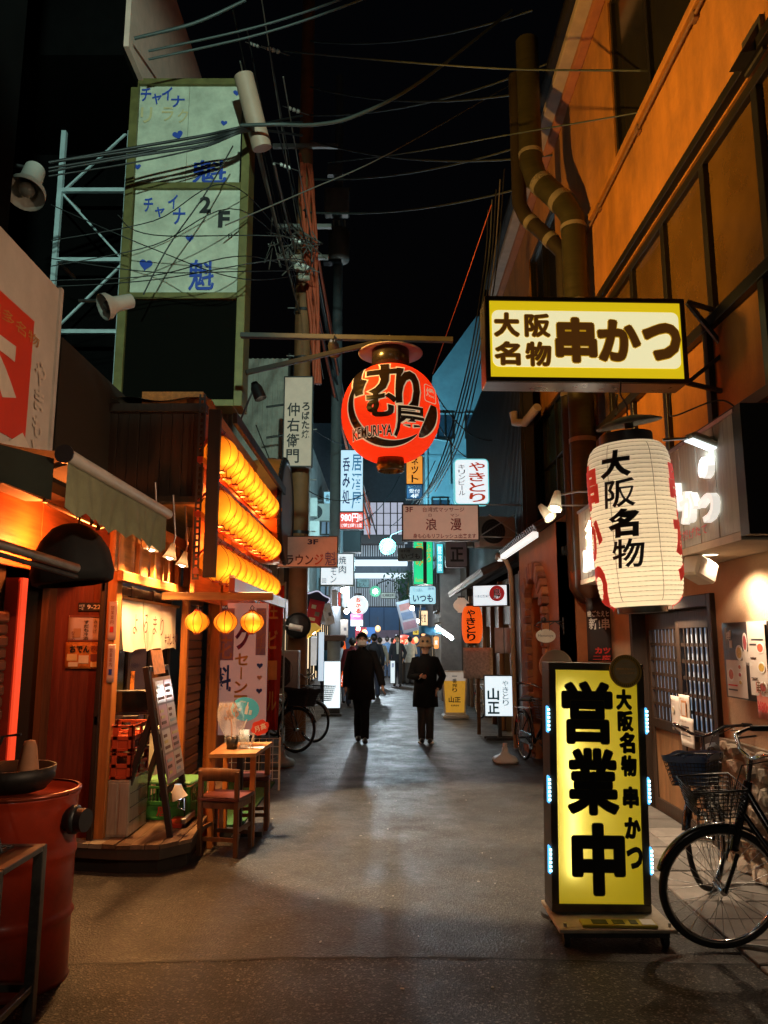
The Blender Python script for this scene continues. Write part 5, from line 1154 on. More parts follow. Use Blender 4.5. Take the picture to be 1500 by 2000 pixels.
# clamp spot lamps with white shades (unlit)
for i, (px, py, Y, tgt) in enumerate(((56, 362, 4.6, (.05, -.5, -1)), (222, 595, 5.6, (-.75, -.6, -.5)))):
    p = W(px, py, Y); d = Vector(tgt).normalized()
    t = thing('clamp_lamp', ['unlit white shaded spot lamp high on the dark wall', 'unlit white shaded spot lamp on an arm from the red and white sign'][i], 'lamp', p, 'unlit white spot lamps')
    s = .95 if i == 0 else .8
    wsh = mat('cream_lamp_enamel', (.5, .48, .42), .4, var=.08)
    MB().tube([p-d*.2*s, p-d*.19*s, p-d*.02*s, p+d*.005*s, p+d*.06*s, p+d*.11*s], [.05*s, .07*s, .075*s, .085*s, .125*s, .128*s], 24, cap=False).build('shade', wsh, t)
    MB().tube([p-d*.2*s, p-d*.201*s], .055*s, 20).build('cap', wsh, t)
    MB().ball(p+d*.05*s, .055*s, 10).build('bulb', mat('dull_bulb', (.15, .14, .12), .2, var=0), t)
    side = Vector((-1, .0, .22 if i == 0 else .0)); MB().tube([p-d*.16*s, p-d*.2*s+side*.08, p-d*.2*s+side*(.3 if i == 0 else .42)], .014, 8).build('arm', STEEL(), t)
p = W(492, 225, 8.2); d = (W(465, 145, 8.1)-W(520, 295, 8.3))
MB().tube([W(476, 148, 8.1), W(512, 290, 8.3)], .115, 20).build('pipe', mat('pinkish_pvc', (.42, .28, .2), .5, var=.12), label='short fat pinkish pipe slanting beside the sign tower top', cat='pipe')
# ================================================================== AWNING, HOOD, LAMPS OF THE WEST SHOPS
aw = thing('awning', 'green black shop awning with pale roller tube and scalloped olive valance', 'awning', (-1.7, 4.5, 2.5))
a = WX(128, 890, -1.5); b = WX(328, 1003, -1.5); cloth = mat('olive_awning_cloth', (.19, .19, .105), .8, var=.25, scale=7, bump=.3, bscale=200, grime=.3)
z0 = (a.z+b.z)/2; ya, yb = a.y, b.y
MB().cyl((-1.5, ya, z0), (-1.5, yb, z0), .035, n=16).build('roller_tube', mat('pale_roller', (.5, .45, .38), .4, .2), aw)
MB().tube([(-1.5, ya-.01, z0), (-1.5, ya-.02, z0)], .045, 14).build('end_cap', BLKP(), aw)
MB().grid(lambda u, v: (-1.5+.02*math.sin(u*56)*v+.03*v*math.sin(u*13), ya+.03+(yb-ya-.06)*u, z0-.03-v*(.215+.045*abs(math.sin(u*math.pi*9)))), 90, 8).build('valance', cloth, aw)
MB().grid(lambda u, v: (-1.52-.75*v, ya+.02+(yb-ya)*u, z0+.02+.22*v-.05*math.sin(math.pi*v)), 10, 8).build('canopy', mat('dark_awning_cloth', (.04, .05, .035), .8, var=.3), aw)
MB().grid(lambda u, v: (-1.55-.75*v, ya-.005+.004*math.sin(v*20), z0-.2*(1-v)*u+(.2*v)-.02-.12*u*v), 8, 10).build('side_cloth', mat('dark_awning_cloth', (.04, .05, .035)), aw)
for y in (ya+.1, yb-.15): MB().tube([(-1.52, y, z0-.01), (-1.9, y, z0-.12), (-2.28, y, z0+.05)], .014, 8).build('folding_arm', STEEL(), aw)
p = W(140, 1090, 4.35)
hd = thing('black_hood', 'black drooping dome shaped hood hanging from a hook under the awning', 'hood', p)
m = MB(); R0 = .235
m.lathe([(.003, .2), (.05, .195), (.11, .17), (.17, .11), (.215, .03), (.235, -.08), (.225, -.135), (.2, -.15), (.21, -.08), (.15, .08), (.003, .16)], 28, Matrix.Translation(p) @ Matrix.Rotation(R(-6), 4, 'Y') @ Matrix.Diagonal((1, .8, 1, 1)), lobes=7, amp=.07)
m.build('dome', mat('black_oilcloth', (.004, .004, .004), .8, var=.3), hd)
MB().tube([p+Vector((.03, 0, .19)), p+Vector((.03, 0, .27)), p+Vector((.06, 0, .31)), p+Vector((.09, 0, .3))], .008, 8).build('hook', STEEL(), hd)
t = thing('awning_bar', 'grey steel tube bar reaching out in front of the black hood', 'bar', W(75, 1085, 3.9))
q = [W(-60, 1045, 3.3), W(150, 1110, 4.0)]
MB().tube(q, .024, 12).build('tube', STEEL(), t); MB().tube([v-Vector((0, 0, .045)) for v in q], .012, 10).build('rail', DKSTEEL(), t)
lamp('red_shop_light', 'POINT', (-2.12, 4.85, 2.2), 60, (1, .2, .035), size=.06)
m = MB(); m.cyl((-2.12, 4.85, 2.12), (-2.12, 4.85, 2.16), .05, n=14)
setp(m.build('red_bulb', glow('red_bulb_glow', (1, .12, .02), 3)), 'red glowing bulb on the boards under the awning', 'lamp')
for i, (px, py, Y) in enumerate(((297, 1066, 6.05), (333, 1083, 6.6), (357, 1098, 7.15))):
    p = W(px, py, Y); t = thing('shade_lamp', [f'small lit spot lamp under the pine soffit, {q}' for q in ('nearest the valance tip', 'middle of the three', 'closest to the slotted steel angle')][i], 'lamp', p, 'spot lamps under the pine soffit')
    d = Vector((-.2, -.1, -1)).normalized()
    MB().tube([p-d*.1, p-d*.05, p, p+d*.035], [.02, .028, .045, .062], 18, cap=False).build('shade', mat('orange_lit_shade', (.55, .4, .25), .4, transl=.3), t)
    MB().ball(p+d*.012, .036, 10).build('bulb', glow('shade_lamp_bulb', (1, .8, .5), 10), t)
    MB().tube([p-d*.1, p-d*.16, (p.x, p.y, 2.87)], .008, 8).build('stem', STEEL(), t)
    lamp('shade_lamp_light', 'SPOT', p+d*.06, [200, 180, 140][i], (1, .46, .15), p+Vector((-.15, -.1, -1)) if i else p+Vector((.05, -.15, -1)), 130, .8, .04)
# hinoki bar lamp strip behind the noren
lamp('doorway_light', 'POINT', (-2.35, 6.7, 2.25), 25, (1, .55, .2), size=.06)
MB().ball((-2.35, 6.7, 2.25), .05, 8).build('doorway_bulb', glow('shade_lamp_bulb', (1, .8, .5), 10), label='bare bulb inside the doorway behind the noren', cat='lamp')
# noren curtain
nr = thing('noren_curtain', 'cream noren curtain with brush writing hanging at the doorway', 'curtain', (-2.06, 6.7, 2))
nc = mat('cream_noren_cloth', (.7, .66, .62), .85, var=.1, bump=.2, bscale=300, transl=.25)
y0, y1 = 6.1, 7.72; zt = W(300, 1182, 6.9).z+.01
for k in range(3):
    ya_, yb_ = y0+(y1-y0)*k/3+.006, y0+(y1-y0)*(k+1)/3-.006
    MB().grid(lambda u, v: (-2.07+.018*math.sin(u*7+k*2)*v+.03*v*v, ya_+(yb_-ya_)*u, zt-v*(.40+.012*math.sin(u*5+k))), 16, 8).build('cloth_panel', nc, nr)
MB().cyl((-2.07, y0-.08, zt+.012), (-2.07, y1+.08, zt+.012), .013, n=10).build('rod', wood('bamboo_rod', (.45, .25, .08), axis=1), nr)
Mn = Matrix(((0, 0, 1, -2.03), (1, 0, 0, 0), (0, 1, 0, 0), (0, 0, 0, 1)))
q = MB()
for ch, y, z, s in (('よ', 6.34, -.2, .16), ('ろ', 6.62, -.19, .14), ('ま', 6.88, -.2, .16), ('り', 7.1, -.21, .15)): tput(q, ch, y-s*.35, zt+z-.07, y+s*.35, zt+z+.09, 0, .0, M=Mn)
for i, ch in enumerate('金かしか場'): tput(q, ch, 7.2+i*.09, zt-.36, 7.28+i*.09, zt-.26, 0, .02, M=Mn)
q.build('lettering', mat('noren_dark_ink', (.08, .02, .03), .7, var=0), nr)
# posters on the maroon side panel
pk = mat('poster_white', (.55, .42, .36), .7, var=.1); brp = mat('poster_brown', (.2, .05, .03), .6); orp = mat('poster_orange', (.6, .2, .03), .6, var=.5, scale=30)
c, w, h = rect(134, 1202, 208, 1253, 5.885)
paper('poster', 'white sudachi drink poster with little bucket drawing on the maroon board', 'poster', c, w, h, pk, [('すだち冷酒', .42, .18, .55, .95, BLACK(), .02, True), ('自家製', .84, .1, .95, .5, RED(), .01, True), ('みやげ', .68, .15, .76, .7, BLACK(), .0, True), ('おすすめ', .1, .6, .2, .95, brp, .0, True)], blocks=[(.02, .0, .98, .07, brp), (.02, .93, .98, 1, brp), (.16, .5, .34, .85, mat('poster_tan', (.45, .25, .12)))])
c, w, h = rect(128, 1254, 205, 1306, 5.88)
paper('poster', 'orange oden poster with food picture below the sudachi poster', 'poster', c, w, h, orp, [('おでん', .12, .12, .62, .4, BLACK(), .04), ('四国', .66, .14, .9, .36, brp, .03)], blocks=[(.05, .45, .3, .7, mat('egg_print', (.7, .5, .2))), (.35, .5, .6, .8, mat('daikon_print', (.7, .6, .4))), (.65, .45, .92, .7, brp), (.1, .75, .34, .92, mat('daikon_print', (.7, .6, .4))), (.66, .75, .9, .94, mat('egg_print', (.7, .5, .2)))])
c, w, h = rect(153, 1177, 199, 1194, 5.885)
t = thing('house_number', 'small black number plate reading 9-22 above the posters', 'sign', plane(c)); MB(True).bb(-w/2, -h/2, -.004, w/2, h/2, .004, .002).build('plate', BLKP(), t)
letters(t, '9-22', -.02, -h*.25, w*.46, h*.25, WHITE(), z=.006, off=.01); letters(t, '本町東', -w*.46, 0, -.04, h*.3, WHITE(), z=.006, off=0); letters(t, '一18', -w*.44, -h*.35, -.05, -.002, WHITE(), z=.006, off=0)
for i, (x0, y0, x1, y1, Y, lab) in enumerate(((205, 1175, 227, 1250, 5.84, 'tall white notice strip pinned high on the pine post'), (203, 1258, 223, 1333, 5.84, 'white strip with blue ring pinned low on the pine post'))):
    c, w, h = rect(x0, y0, x1, y1, Y); c.x += .015
    paper('notice', lab, 'notice', c, w*.75, h, pk, [('営業案内', .3, .1, .7, .6, brp, .0, True)], blocks=[(.3, .65, .7, .8, BLUE() if i else RED())])
c, w, h = rect(48, 1265, 76, 1338, 6.4)
paper('notice', 'white paper with brush writing on the dark back wall of the passage', 'notice', c, w, h, pk, [('桜丸・春', .3, .1, .7, .9, BLACK(), .02, True)])
MB().bb(-3.4, 6.42, 0, -2.5, 6.5, 3).build('passage_wall', mat('dark_interior', (.02, .015, .01)), label='dark back wall of the narrow passage behind the drum', cat='wall')
c, w, h = rect(58, 1150, 88, 1200, 6.3)
paper('notice', 'white calligraphy sheet high in the passage behind the hanging shirt', 'notice', c, w, h, pk, [('土子', .2, .1, .8, .9, BLACK(), .02, True)])
p = W(78, 1215, 6.1)
hg = thing('clothes_hanger', 'dark coat hanger with pale shirt hanging in the passage', 'hanger', p)
MB().tube([p+Vector(v) for v in ((0, 0, .09), (.02, 0, .12), (.0, 0, .14))]+[p+Vector((0, 0, .08))], .005, 6).build('hook', STEEL(), hg); MB().tube([p+Vector((-.13, 0, 0)), p+Vector((0, 0, .08)), p+Vector((.13, 0, 0))], .012, 8).build('arms', dkwood, hg)
MB().grid(lambda u, v: (p.x+(u-.5)*(.26+.05*v), p.y+.02+.02*math.sin(u*9)*v, p.z+.07-.14*abs(u-.5)*(1-v)-v*.22), 14, 6).build('shirt', mat('tan_shirt', (.4, .22, .12), .8), hg)
# ================================================================== DECK
dk = thing('wooden_deck', 'low wooden entrance deck with pale tile strip and cut corner', 'deck', (-2, 6.5, 0))
D = [G(168, 1645, .2), G(228, 1651, .2), G(312, 1651, .2), G(374, 1637, .2), G(401, 1598, .2)]
D = [(v.x, v.y) for v in D]+[(-1.62, 8.4), (-2.45, 8.4)]
D[0] = (-2.3, D[0][1])
cn_ = (sum(q[0] for q in D)/len(D), sum(q[1] for q in D)/len(D))
MB().prism([(cn_[0]+(x-cn_[0])*.985, cn_[1]+(y-cn_[1])*.99) for x, y in D], .1, .172).build('base', mat('dark_deck_timber', (.05, .035, .025), .7, var=.4), dk)
MB().prism([(cn_[0]+(x-cn_[0])*.9, cn_[1]+(y-cn_[1])*.95) for x, y in D], .0, .1).build('plinth', mat('dark_interior', (.02, .015, .01)), dk)
def clip(poly, f):   # keep f(p) >= 0
    o = []
    for i in range(len(poly)):
        a, b = poly[i], poly[(i+1) % len(poly)]; fa, fb = f(a), f(b)
        if fa >= 0: o.append(a)
        if fa*fb < 0: s = fa/(fa-fb); o.append((a[0]+(b[0]-a[0])*s, a[1]+(b[1]-a[1])*s))
    return o
dwm = [wood('deck_plank_%d' % i, c, .6, axis=1) for i, c in enumerate([(.16, .1, .06), (.12, .07, .04), (.2, .13, .08)])]
x = -2.3; i = 0
while x < -1.4:
    q = clip(clip(D, lambda p: p[0]-x), lambda p: x+.098-p[0])
    if len(q) > 2:
        if x < -2.02: MB().prism(q, .17, .2).build('tile', mat('pale_deck_tile', (.3, .26, .2), .7, var=.25, grime=.4), dk)
        else: MB().prism(q, .172, .2+random.uniform(-.003, .003)).build('plank', dwm[i % 3], dk)
    x += .104; i += 1
# step block with red base: sign foot
sf = thing('metal_bracket', 'red and grey metal foot lying on the deck edge', 'bracket', G(342, 1605, .2)); p = G(335, 1612, .2)
MB().bb(p.x-.02, p.y-.1, .2, p.x+.13, p.y+.22, .235, .004).build('plate', redp, sf); MB().bb(p.x+.1, p.y-.1, .2, p.x+.13, p.y+.22, .27, .004).build('flange', STEEL(), sf)
# easel menu board
es = thing('easel_menu', 'black A-frame easel with clear sleeved menu sheets facing the alley', 'easel', (-1.75, 6.2, .2))
bw = mat('black_easel_wood', (.018, .012, .01), .5, var=.2)
ft = (-1.57, -1.77); ap = 1.12
for y in (5.92, 6.44):
    MB().bar((-1.56, y, .2), (-1.80, y, 1.42), .045, .04, .004).build('leg', bw, es); MB().bar((-2.0, y+.03, .2), (-1.73, y+.03, 1.1), .045, .04, .004).build('leg', bw, es)
MB().bar((-1.64, 5.92, .5), (-1.64, 6.44, .5), .03, .04).build('rail', bw, es); MB().bar((-1.955, 5.95, .36), (-1.955, 6.47, .36), .03, .03).build('rail', bw, es); MB().bar((-1.79, 5.92, 1.4), (-1.79, 6.44, 1.4), .04, .04).build('rail', bw, es)
def slope(y, s, e=0): # along the front frame, s from 0 bottom to 1 top
    return Vector((-1.56-.24*s+.03+e, y, .2+1.22*s))
def sheet(y0, y1, s0, s1, mm, e, name):
    MB().add([slope(y0, s0, e), slope(y1, s0, e), slope(y1, s1, e), slope(y0, s1, e)], [(0, 1, 2, 3)]).build(name, mm, es, solid=.003)
sheet(5.94, 6.42, .3, .93, mat('menu_backing', (.3, .25, .25), .5), .0, 'board')
mcol = [mat('menu_pink', (.6, .35, .4), .3, coat=.6), mat('menu_white', (.65, .62, .6), .3, coat=.6), mat('menu_blue', (.3, .45, .6), .3, coat=.6), mat('menu_yellow', (.6, .5, .2), .3, coat=.6), mat('menu_text', (.12, .06, .05), .5)]
rr_ = random.Random(3)
for a in range(2):
    for b_ in range(4):
        ya_ = 5.96+.23*a; s0 = .33+.148*b_; sheet(ya_, ya_+.21, s0, s0+.135, mcol[1 if (a+b_) % 2 else 0], .008, 'menu_sheet')
        for k in range(3): s1 = s0+.02+.035*k; sheet(ya_+.02, ya_+.02+rr_.uniform(.06, .17), s1, s1+.018, mcol[rr_.choice((2, 3, 4, 4))], .013, 'print')
sheet(6.0, 6.3, .95, 1.1, mat('orange_flyer', (.6, .28, .1), .5, var=.4, scale=25), .0, 'flyer')
cl = thing('clip_lamp', 'small white clip lamp and crumpled foil hanging on the easel leg', 'lamp', slope(6.1, .27)); p = slope(6.0, .25, .05)
MB().tube([p+Vector((0, 0, .05)), p, p+Vector((.02, .0, -.05))], [.025, .045, .06], 12, cap=False).build('shade', WHITE(), cl); MB().ball(p+Vector((.012, 0, -.03)), .03, 8).build('bulb', glow('clip_bulb', (.75, .9, 1), 3), cl); MB().tube([p+Vector((.02, 0, -.05)), p+Vector((.0, .02, -.12)), p+Vector((.05, .03, -.14)), p+Vector((.04, .05, -.06))], .006, 6).build('clip', CHROME(), cl)
# crates
def crate(name, label, M, w, d, h, mm, lattice=True, logo=None):
    t = thing(name, label, 'crate', M)
    m = MB(True)
    for z in (.012, h*.48, h-.02): 
        hh = .02 if z != h*.48 else .03
        m.bb(-w/2, -d/2, z-hh/2-.002, w/2, -d/2+.012, z+hh/2, .003); m.bb(-w/2, d/2-.012, z-hh/2-.002, w/2, d/2, z+hh/2, .003); m.bb(-w/2, -d/2, z-hh/2-.002, -w/2+.012, d/2, z+hh/2, .003); m.bb(w/2-.012, -d/2, z-hh/2-.002, w/2, d/2, z+hh/2, .003)
    for x in (-w/2+.02, 0, w/2-.02):
        for y in (-d/2+.008, d/2-.008): m.bb(x-.02, y-.008, 0, x+.02, y+.008, h-.01, .003)
    for y in (-d/2+.02, 0, d/2-.02):
        for x in (-w/2+.008, w/2-.008): m.bb(x-.008, y-.02, 0, x+.008, y+.02, h-.01, .003)
    m.build('frame', mm, t)
    MB(True).bb(-w/2+.01, -d/2+.01, .005, w/2-.01, d/2-.01, h*.5).build('lower_walls', mm, t)
    if lattice:
        m = MB(True)
        for k in range(14):
            x = -w/2+.03+(w-.06)*k/13; m.bb(x-.004, -d/2+.002, h*.5, x+.004, -d/2+.008, h-.03)
        for k in range(10):
            y = -d/2+.03+(d-.06)*k/9; m.bb(w/2-.008, y-.004, h*.5, w/2-.002, y+.004, h-.03)
        m.build('lattice', mm, t)
    if logo: q = MB(True); tput(q, logo, -.06, .03, .06, .11, 0, .03, M=Matrix.Translation((0, -d/2-.003, 0)) @ Matrix.Rotation(R(90), 4, 'X')); q.build('logo', mat('faded_red_print', (.35, .05, .03)), t)
    return t
gp = mat('green_crate_plastic', (.04, .24, .05), .45, var=.2); rp = mat('red_crate_plastic', (.42, .06, .02), .4, var=.2)
gt = crate('bottle_crate', 'green plastic bottle crate standing on the deck behind the chair', Matrix.Translation((-1.735, 6.62, .202)) @ Matrix.Rotation(R(-8), 4, 'Z'), .44, .36, .27, gp, logo='鹿')
MB(True).bb(-.22, -.18, .27, .22, .18, .295, .008).build('lid', mat('pale_green_lid', (.12, .36, .14), .5), gt)
mb_ = thing('metal_locker', 'dull silver metal locker holding the red crate by the doorway', 'locker', (-2.0, 6.1, .2))
MB().bb(-2.13, 5.9, .202, -1.87, 6.35, .60, .006).build('body', mat('dull_steel_sheet', (.42, .4, .33), .35, .35, var=.3, scale=5, stretch=(6, 6, .6)), mb_)
for z in (.3, .4, .5): MB().bb(-1.872, 5.93, z, -1.866, 6.32, z+.004).build('seam', DKSTEEL(), mb_)
for i in range(3): MB().bb(-2.11+i*.085, 5.893, .22, -2.04+i*.085, 5.9, .58, .003).build('panel', mat('dull_steel_sheet', (.35, .33, .28)), mb_)
for k in range(2): crate('bottle_crate', ['red plastic bottle crate directly on the silver locker', 'red plastic bottle crate on top of its stack under the black monitor'][k], Matrix.Translation((-2.0, 6.12, .604+.2*k)), .27, .42, .2, rp, lattice=False)
mo = thing('small_monitor', 'black flat monitor standing on the red crates by the door', 'monitor', Matrix.Translation((-1.98, 6.2, 1.012)) @ Matrix.Rotation(R(12), 4, 'Z'))
MB(True).bb(-.14, -.015, .03, .14, .02, .22, .006).build('case', BLKP(), mo); MB(True).bb(-.125, -.018, .05, .125, -.0145, .205).build('screen', mat('screen_black', (.005, .005, .006), .1, var=0, spec=.8), mo); MB(True).bb(-.06, -.06, 0, .06, .06, .03, .005).build('stand', BLKP(), mo)
c = Vector((-2.1, 6.7, 1.35)); paper('flyer', 'orange food flyer stuck on the dark glass door behind the monitor', 'flyer', W(252, 1335, 6.55), .11, .2, orp, [('おでん', .15, .1, .85, .28, BLACK(), .02)], yaw=60)
wb2 = thing('white_box', 'white polystyrene box on the deck behind the easel', 'box', W(282, 1460, 6.9)); p = W(285, 1460, 6.9); MB().bb(p.x-.1, p.y-.1, .202, p.x+.1, p.y+.15, p.z+.14, .01).build('body', mat('polystyrene', (.6, .58, .5), .8), wb2); MB().bb(p.x-.11, p.y-.11, p.z+.14, p.x+.11, p.y+.16, p.z+.17, .008).build('lid', mat('polystyrene', (.6, .58, .5)), wb2)
# artificial turf and brick strip
MB().bb(-1.78, 7.1, 0, -1.25, 9.2, .02).build('turf_mat', mat('artificial_turf', (.03, .12, .025), .95, var=.5, scale=80, bump=1, bscale=300), label='green artificial turf mat behind the wooden table', cat='mat')
# ================================================================== TABLE, CHAIRS
twd = wood('honey_table_wood', (.36, .18, .065), .35, axis=1, var=.3); cw = wood('brown_chair_wood', (.14, .06, .025), .45, var=.35); cush = mat('dark_red_vinyl', (.1, .025, .02), .35, var=.2)
tb = thing('wooden_table', 'small honey wood street table with fans and mug on it', 'table', (-1.25, 6.4, 0))
T = [G(397, 1480, .72), G(492, 1478, .72), G(526, 1454, .72), G(430, 1456, .72)]
for v in T: v.y += .18
MB().prism([(v.x, v.y) for v in T], .69, .72).build('tabletop', twd, tb)
xc, yc = sum(v.x for v in T)/4, sum(v.y for v in T)/4
for v in T: q = Vector((xc+(v.x-xc)*.86, yc+(v.y-yc)*.86, 0)); MB().bar(q, q+Vector((0, 0, .69)), .045, .045, .004).build('leg', orwood, tb)
MB().bar((xc, yc, .03), (xc, yc, .69), .05, .05).build('column', DKSTEEL(), tb); MB().bar((xc-.2, yc, .03), (xc+.2, yc, .03), .05, .04).build('foot', DKSTEEL(), tb); MB().bar((xc, yc-.2, .03), (xc, yc+.2, .03), .05, .04).build('foot', DKSTEEL(), tb)
def chair(label, M, back=True):
    t = thing('chair' if back else 'stool', label, 'chair' if back else 'stool', M, 'seats at the street table')
    for x in (-.165, .165):
        MB(True).bar((x, -.16, 0), (x, -.175, .66 if back else .42), .04, .035, .004, up=(0, 1, 0)).build('leg', cw, t)
        MB(True).bar((x, .17, 0), (x, .165, .42), .035, .035, .004, up=(0, 1, 0)).build('leg', cw, t)
        MB(True).bar((x, -.16, .2), (x, .165, .2), .02, .03).build('stretcher', cw, t); MB(True).bar((x, -.16, .39), (x, .165, .39), .02, .05).build('apron', cw, t)
    for y in (-.16, .165): MB(True).bar((-.165, y, .13), (.165, y, .13), .02, .03).build('stretcher', cw, t); MB(True).bar((-.165, y, .39), (.165, y, .39), .02, .05).build('apron', cw, t)
    MB(True).grid(lambda u, v: ((u-.5)*.38, (v-.5)*.38, .455+.012*math.sin(math.pi*u)*math.sin(math.pi*v)), 8, 8).build('seat_top', cush, t); MB(True).bb(-.19, -.19, .42, .19, .19, .455, .01).build('seat', cush, t)
    if back:
        MB(True).grid(lambda u, v: ((u-.5)*.37, -.175-.03*(1-(2*u-1)**2)+.006, .575+.1*v+.01*(1-(2*u-1)**2)), 10, 2).build('backrest', cw, t, solid=.022)
    return t
chair('brown wooden chair with curved low back at the near side of the table', Matrix.Translation((-1.235, 6.3, 0)) @ Matrix.Rotation(R(-12), 4, 'Z') @ Matrix.Diagonal((.9, .86, .95, 1)))
chair('low wooden stool with red brown seat at the street side of the table', Matrix.Translation((-1.16, 7.1, 0)) @ Matrix.Rotation(R(5), 4, 'Z') @ Matrix.Diagonal((.8, .8, .98, 1)), False)
mb2 = thing('orange_box', 'bright orange box on the ground under the table', 'box', (-1.45, 6.75, 0)); MB().bb(-1.52, 6.66, 0, -1.36, 6.85, .34, .006).build('carton', mat('orange_carton', (.55, .12, .02), .5), mb2); MB().bb(-1.525, 6.655, .28, -1.355, 6.855, .345, .004).build('lid', mat('orange_carton', (.55, .12, .02)), mb2)
# on the table
zt_ = .722
gl = mat('clear_glass', (.75, .85, .85), .04, var=0, spec=.9); gl.node_tree.nodes['Principled BSDF'].inputs['Alpha'].default_value = .3
p = G(477, 1462, .72); mg = thing('beer_mug', 'clear glass beer mug holding two paper fans on the table', 'mug', Matrix.Translation((p.x, p.y, zt_)))
MB(True).lathe([(.001, .004), (.04, .004), (.042, .02), (.044, .15), (.04, .15), (.038, .02), (.001, .015)], 20).build('body', gl, mg); MB(True).tube([(.042, 0, .12), (.075, 0, .115), (.08, 0, .07), (.065, 0, .035), (.042, 0, .035)], .007, 8).build('handle', gl, mg)
teal_f = mat('turquoise_fan', (.05, .36, .42), .5, var=.1, emit=.1, ecol=(.1, .7, .8)); redf = mat('red_fan', (.6, .05, .03), .5, var=.1)
fc = W(479, 1385, p.y+.02); fn = thing('round_fan', 'turquoise round paper fan printed with a white bottle', 'fan', plane(fc, 12, -10))
MB(True).prism([(.118*math.cos(a), .098*math.sin(a)) for a in [2*math.pi*k/30 for k in range(30)]], -.002, .002).build('leaf', teal_f, fn); MB(True).tube([(.03, -.08, 0), (.01, -.2, 0), (0, -.27, .0)], .006, 6).build('handle', WHITE(), fn)
MB(True).prism([(.0, -.04), (.025, -.04), (.025, .02), (.017, .035), (.017, .06), (.008, .06), (.008, .035), (0, .02)], .002, .005).build('bottle_print', WHITE(), fn); MB(True).prism([(.035, -.04), (.06, -.04), (.06, .0), (.035, .0)], .002, .005).build('glass_print', mat('pale_blue_print', (.4, .6, .65)), fn); letters(fn, 'SAPPORO', -.06, .05, -.005, .065, WHITE(), z=.005, off=.01); letters(fn, '乾杯', -.08, -.03, -.03, .0, WHITE(), z=.005, off=0)
fc = W(508, 1421, p.y-.02); f2 = thing('red_fan', 'small red petal shaped fan with white writing leaning out of the mug', 'fan', plane(fc, 5, 20))
MB(True).prism([(.075*math.cos(a)*(1+.08*math.cos(6*a)), .06*math.sin(a)*(1+.08*math.cos(6*a))) for a in [2*math.pi*k/36 for k in range(36)]], -.002, .002).build('leaf', redf, f2); letters(f2, '月高', -.05, -.025, .05, .025, WHITE(), z=.004, off=.03); MB(True).tube([(-.06, -.03, 0), (-.12, -.11, 0), (-.13, -.16, 0)], .005, 6).build('handle', WHITE(), f2)
q = G(452, 1463, .72); pt = thing('black_pot', 'black pot with clear film wrapped flower on the table', 'pot', Matrix.Translation((q.x, q.y+.02, zt_)))
MB(True).lathe([(.001, 0), (.045, 0), (.052, .1), (.048, .1), (.04, .01), (.001, .01)], 18).build('pot', BLKP(), pt)
rg = random.Random(5)
film = mat('clear_film', (.7, .72, .75), .08, var=0, spec=.9); film.node_tree.nodes['Principled BSDF'].inputs['Alpha'].default_value = .28
m = MB(True); m.grid(lambda u, v: ((.05+.06*math.sin(v*2.4)+.012*math.sin(u*31+v*7))*math.cos(u*6.283)-.02*v, (.05+.06*math.sin(v*2.4)+.012*math.sin(u*23))*math.sin(u*6.283), .08+.3*v), 26, 10, smooth=False); m.build('film', film, pt)
m = MB(True)
for k in range(16):
    a = rg.uniform(0, 6.28); r_ = rg.uniform(.01, .06); z = rg.uniform(.25, .36); x, y = -.02+r_*math.cos(a), r_*math.sin(a)
    m.grid(lambda u, v: (x+.03*(u-.5), y+.03*(v-.5), z+.02*math.sin(u*3+k)+.015*math.cos(v*3)), 3, 3)
m.tube([(0, 0, .05), (-.01, 0, .2), (-.02, 0, .3)], .005, 5); m.build('flower', mat('peach_flower', (.6, .3, .18), .7, var=.4), pt)
MB().bb(p.x+.02, p.y-.02, .7205, p.x+.16, p.y+.1, .725).build('white_tray', WHITE(), label='flat white tray beside the mug on the table', cat='tray')
# banner board behind the table (flower lounge board)
c, w, h = rect(407, 1178, 521, 1436, 8.9)
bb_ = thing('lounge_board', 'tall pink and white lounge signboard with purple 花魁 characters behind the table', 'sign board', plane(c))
pkb = mat('pink_painted_light', (.55, .38, .33), .6, var=.1, emit=.15, ecol=(1, .55, .45)); MB(True).bb(-w/2, -h/2, -.04, w/2, h/2, 0, .003).build('board', pkb, bb_)  # lantern light on the board front put in as emission
lil = mat('lilac_print', (.32, .22, .42), .6); MB(True).bb(-w*.47, h*.06, .0, -w*.08, h*.46, .003).build('print', lil, bb_); MB(True).bb(w*.3, h*.1, .0, w*.47, h*.46, .003).build('print', lil, bb_)
letters(bb_, '花', -w*.45, h*.07, -w*.1, h*.24, mat('tan_outline_print', (.5, .25, .18), .6), z=.005, off=.02); letters(bb_, '魁', -w*.46, -h*.2, -w*.1, h*.03, BLUE(), z=.005, off=.04)
letters(bb_, 'ク', -w*.06, h*.14, w*.2, h*.34, mat('plum_print', (.2, .03, .12), .6), z=.006, off=.04); letters(bb_, 'セーンョ', -w*.05, -h*.3, w*.18, h*.12, mat('amber_print', (.65, .33, .06), .6), z=.006, off=.03, vert=True); letters(bb_, 'チャイナ', w*.31, h*.1, w*.46, h*.45, mat('mauve_print', (.4, .25, .3), .6), z=.006, off=.02, vert=True)
for (hx, hy, s, mm) in ((.38, .02, .07, BLUE()), (.38, -.17, .07, BLUE()), (.38, -.07, .06, mat('peach_print', (.6, .35, .25))), (-.4, -.46, .07, BLUE()), (-.3, -.3, .1, mat('peach_print', (.6, .35, .25)))): MB(True).prism([(x*s+hx*w, y*s+hy*h) for x, y in hear], .003, .006).build('heart', mm, bb_)
for x in (-w*.4, w*.4): MB(True).bb(x-.02, -c.z, -.08, x+.02, -h/2, -.04).build('leg', DKSTEEL(), bb_)
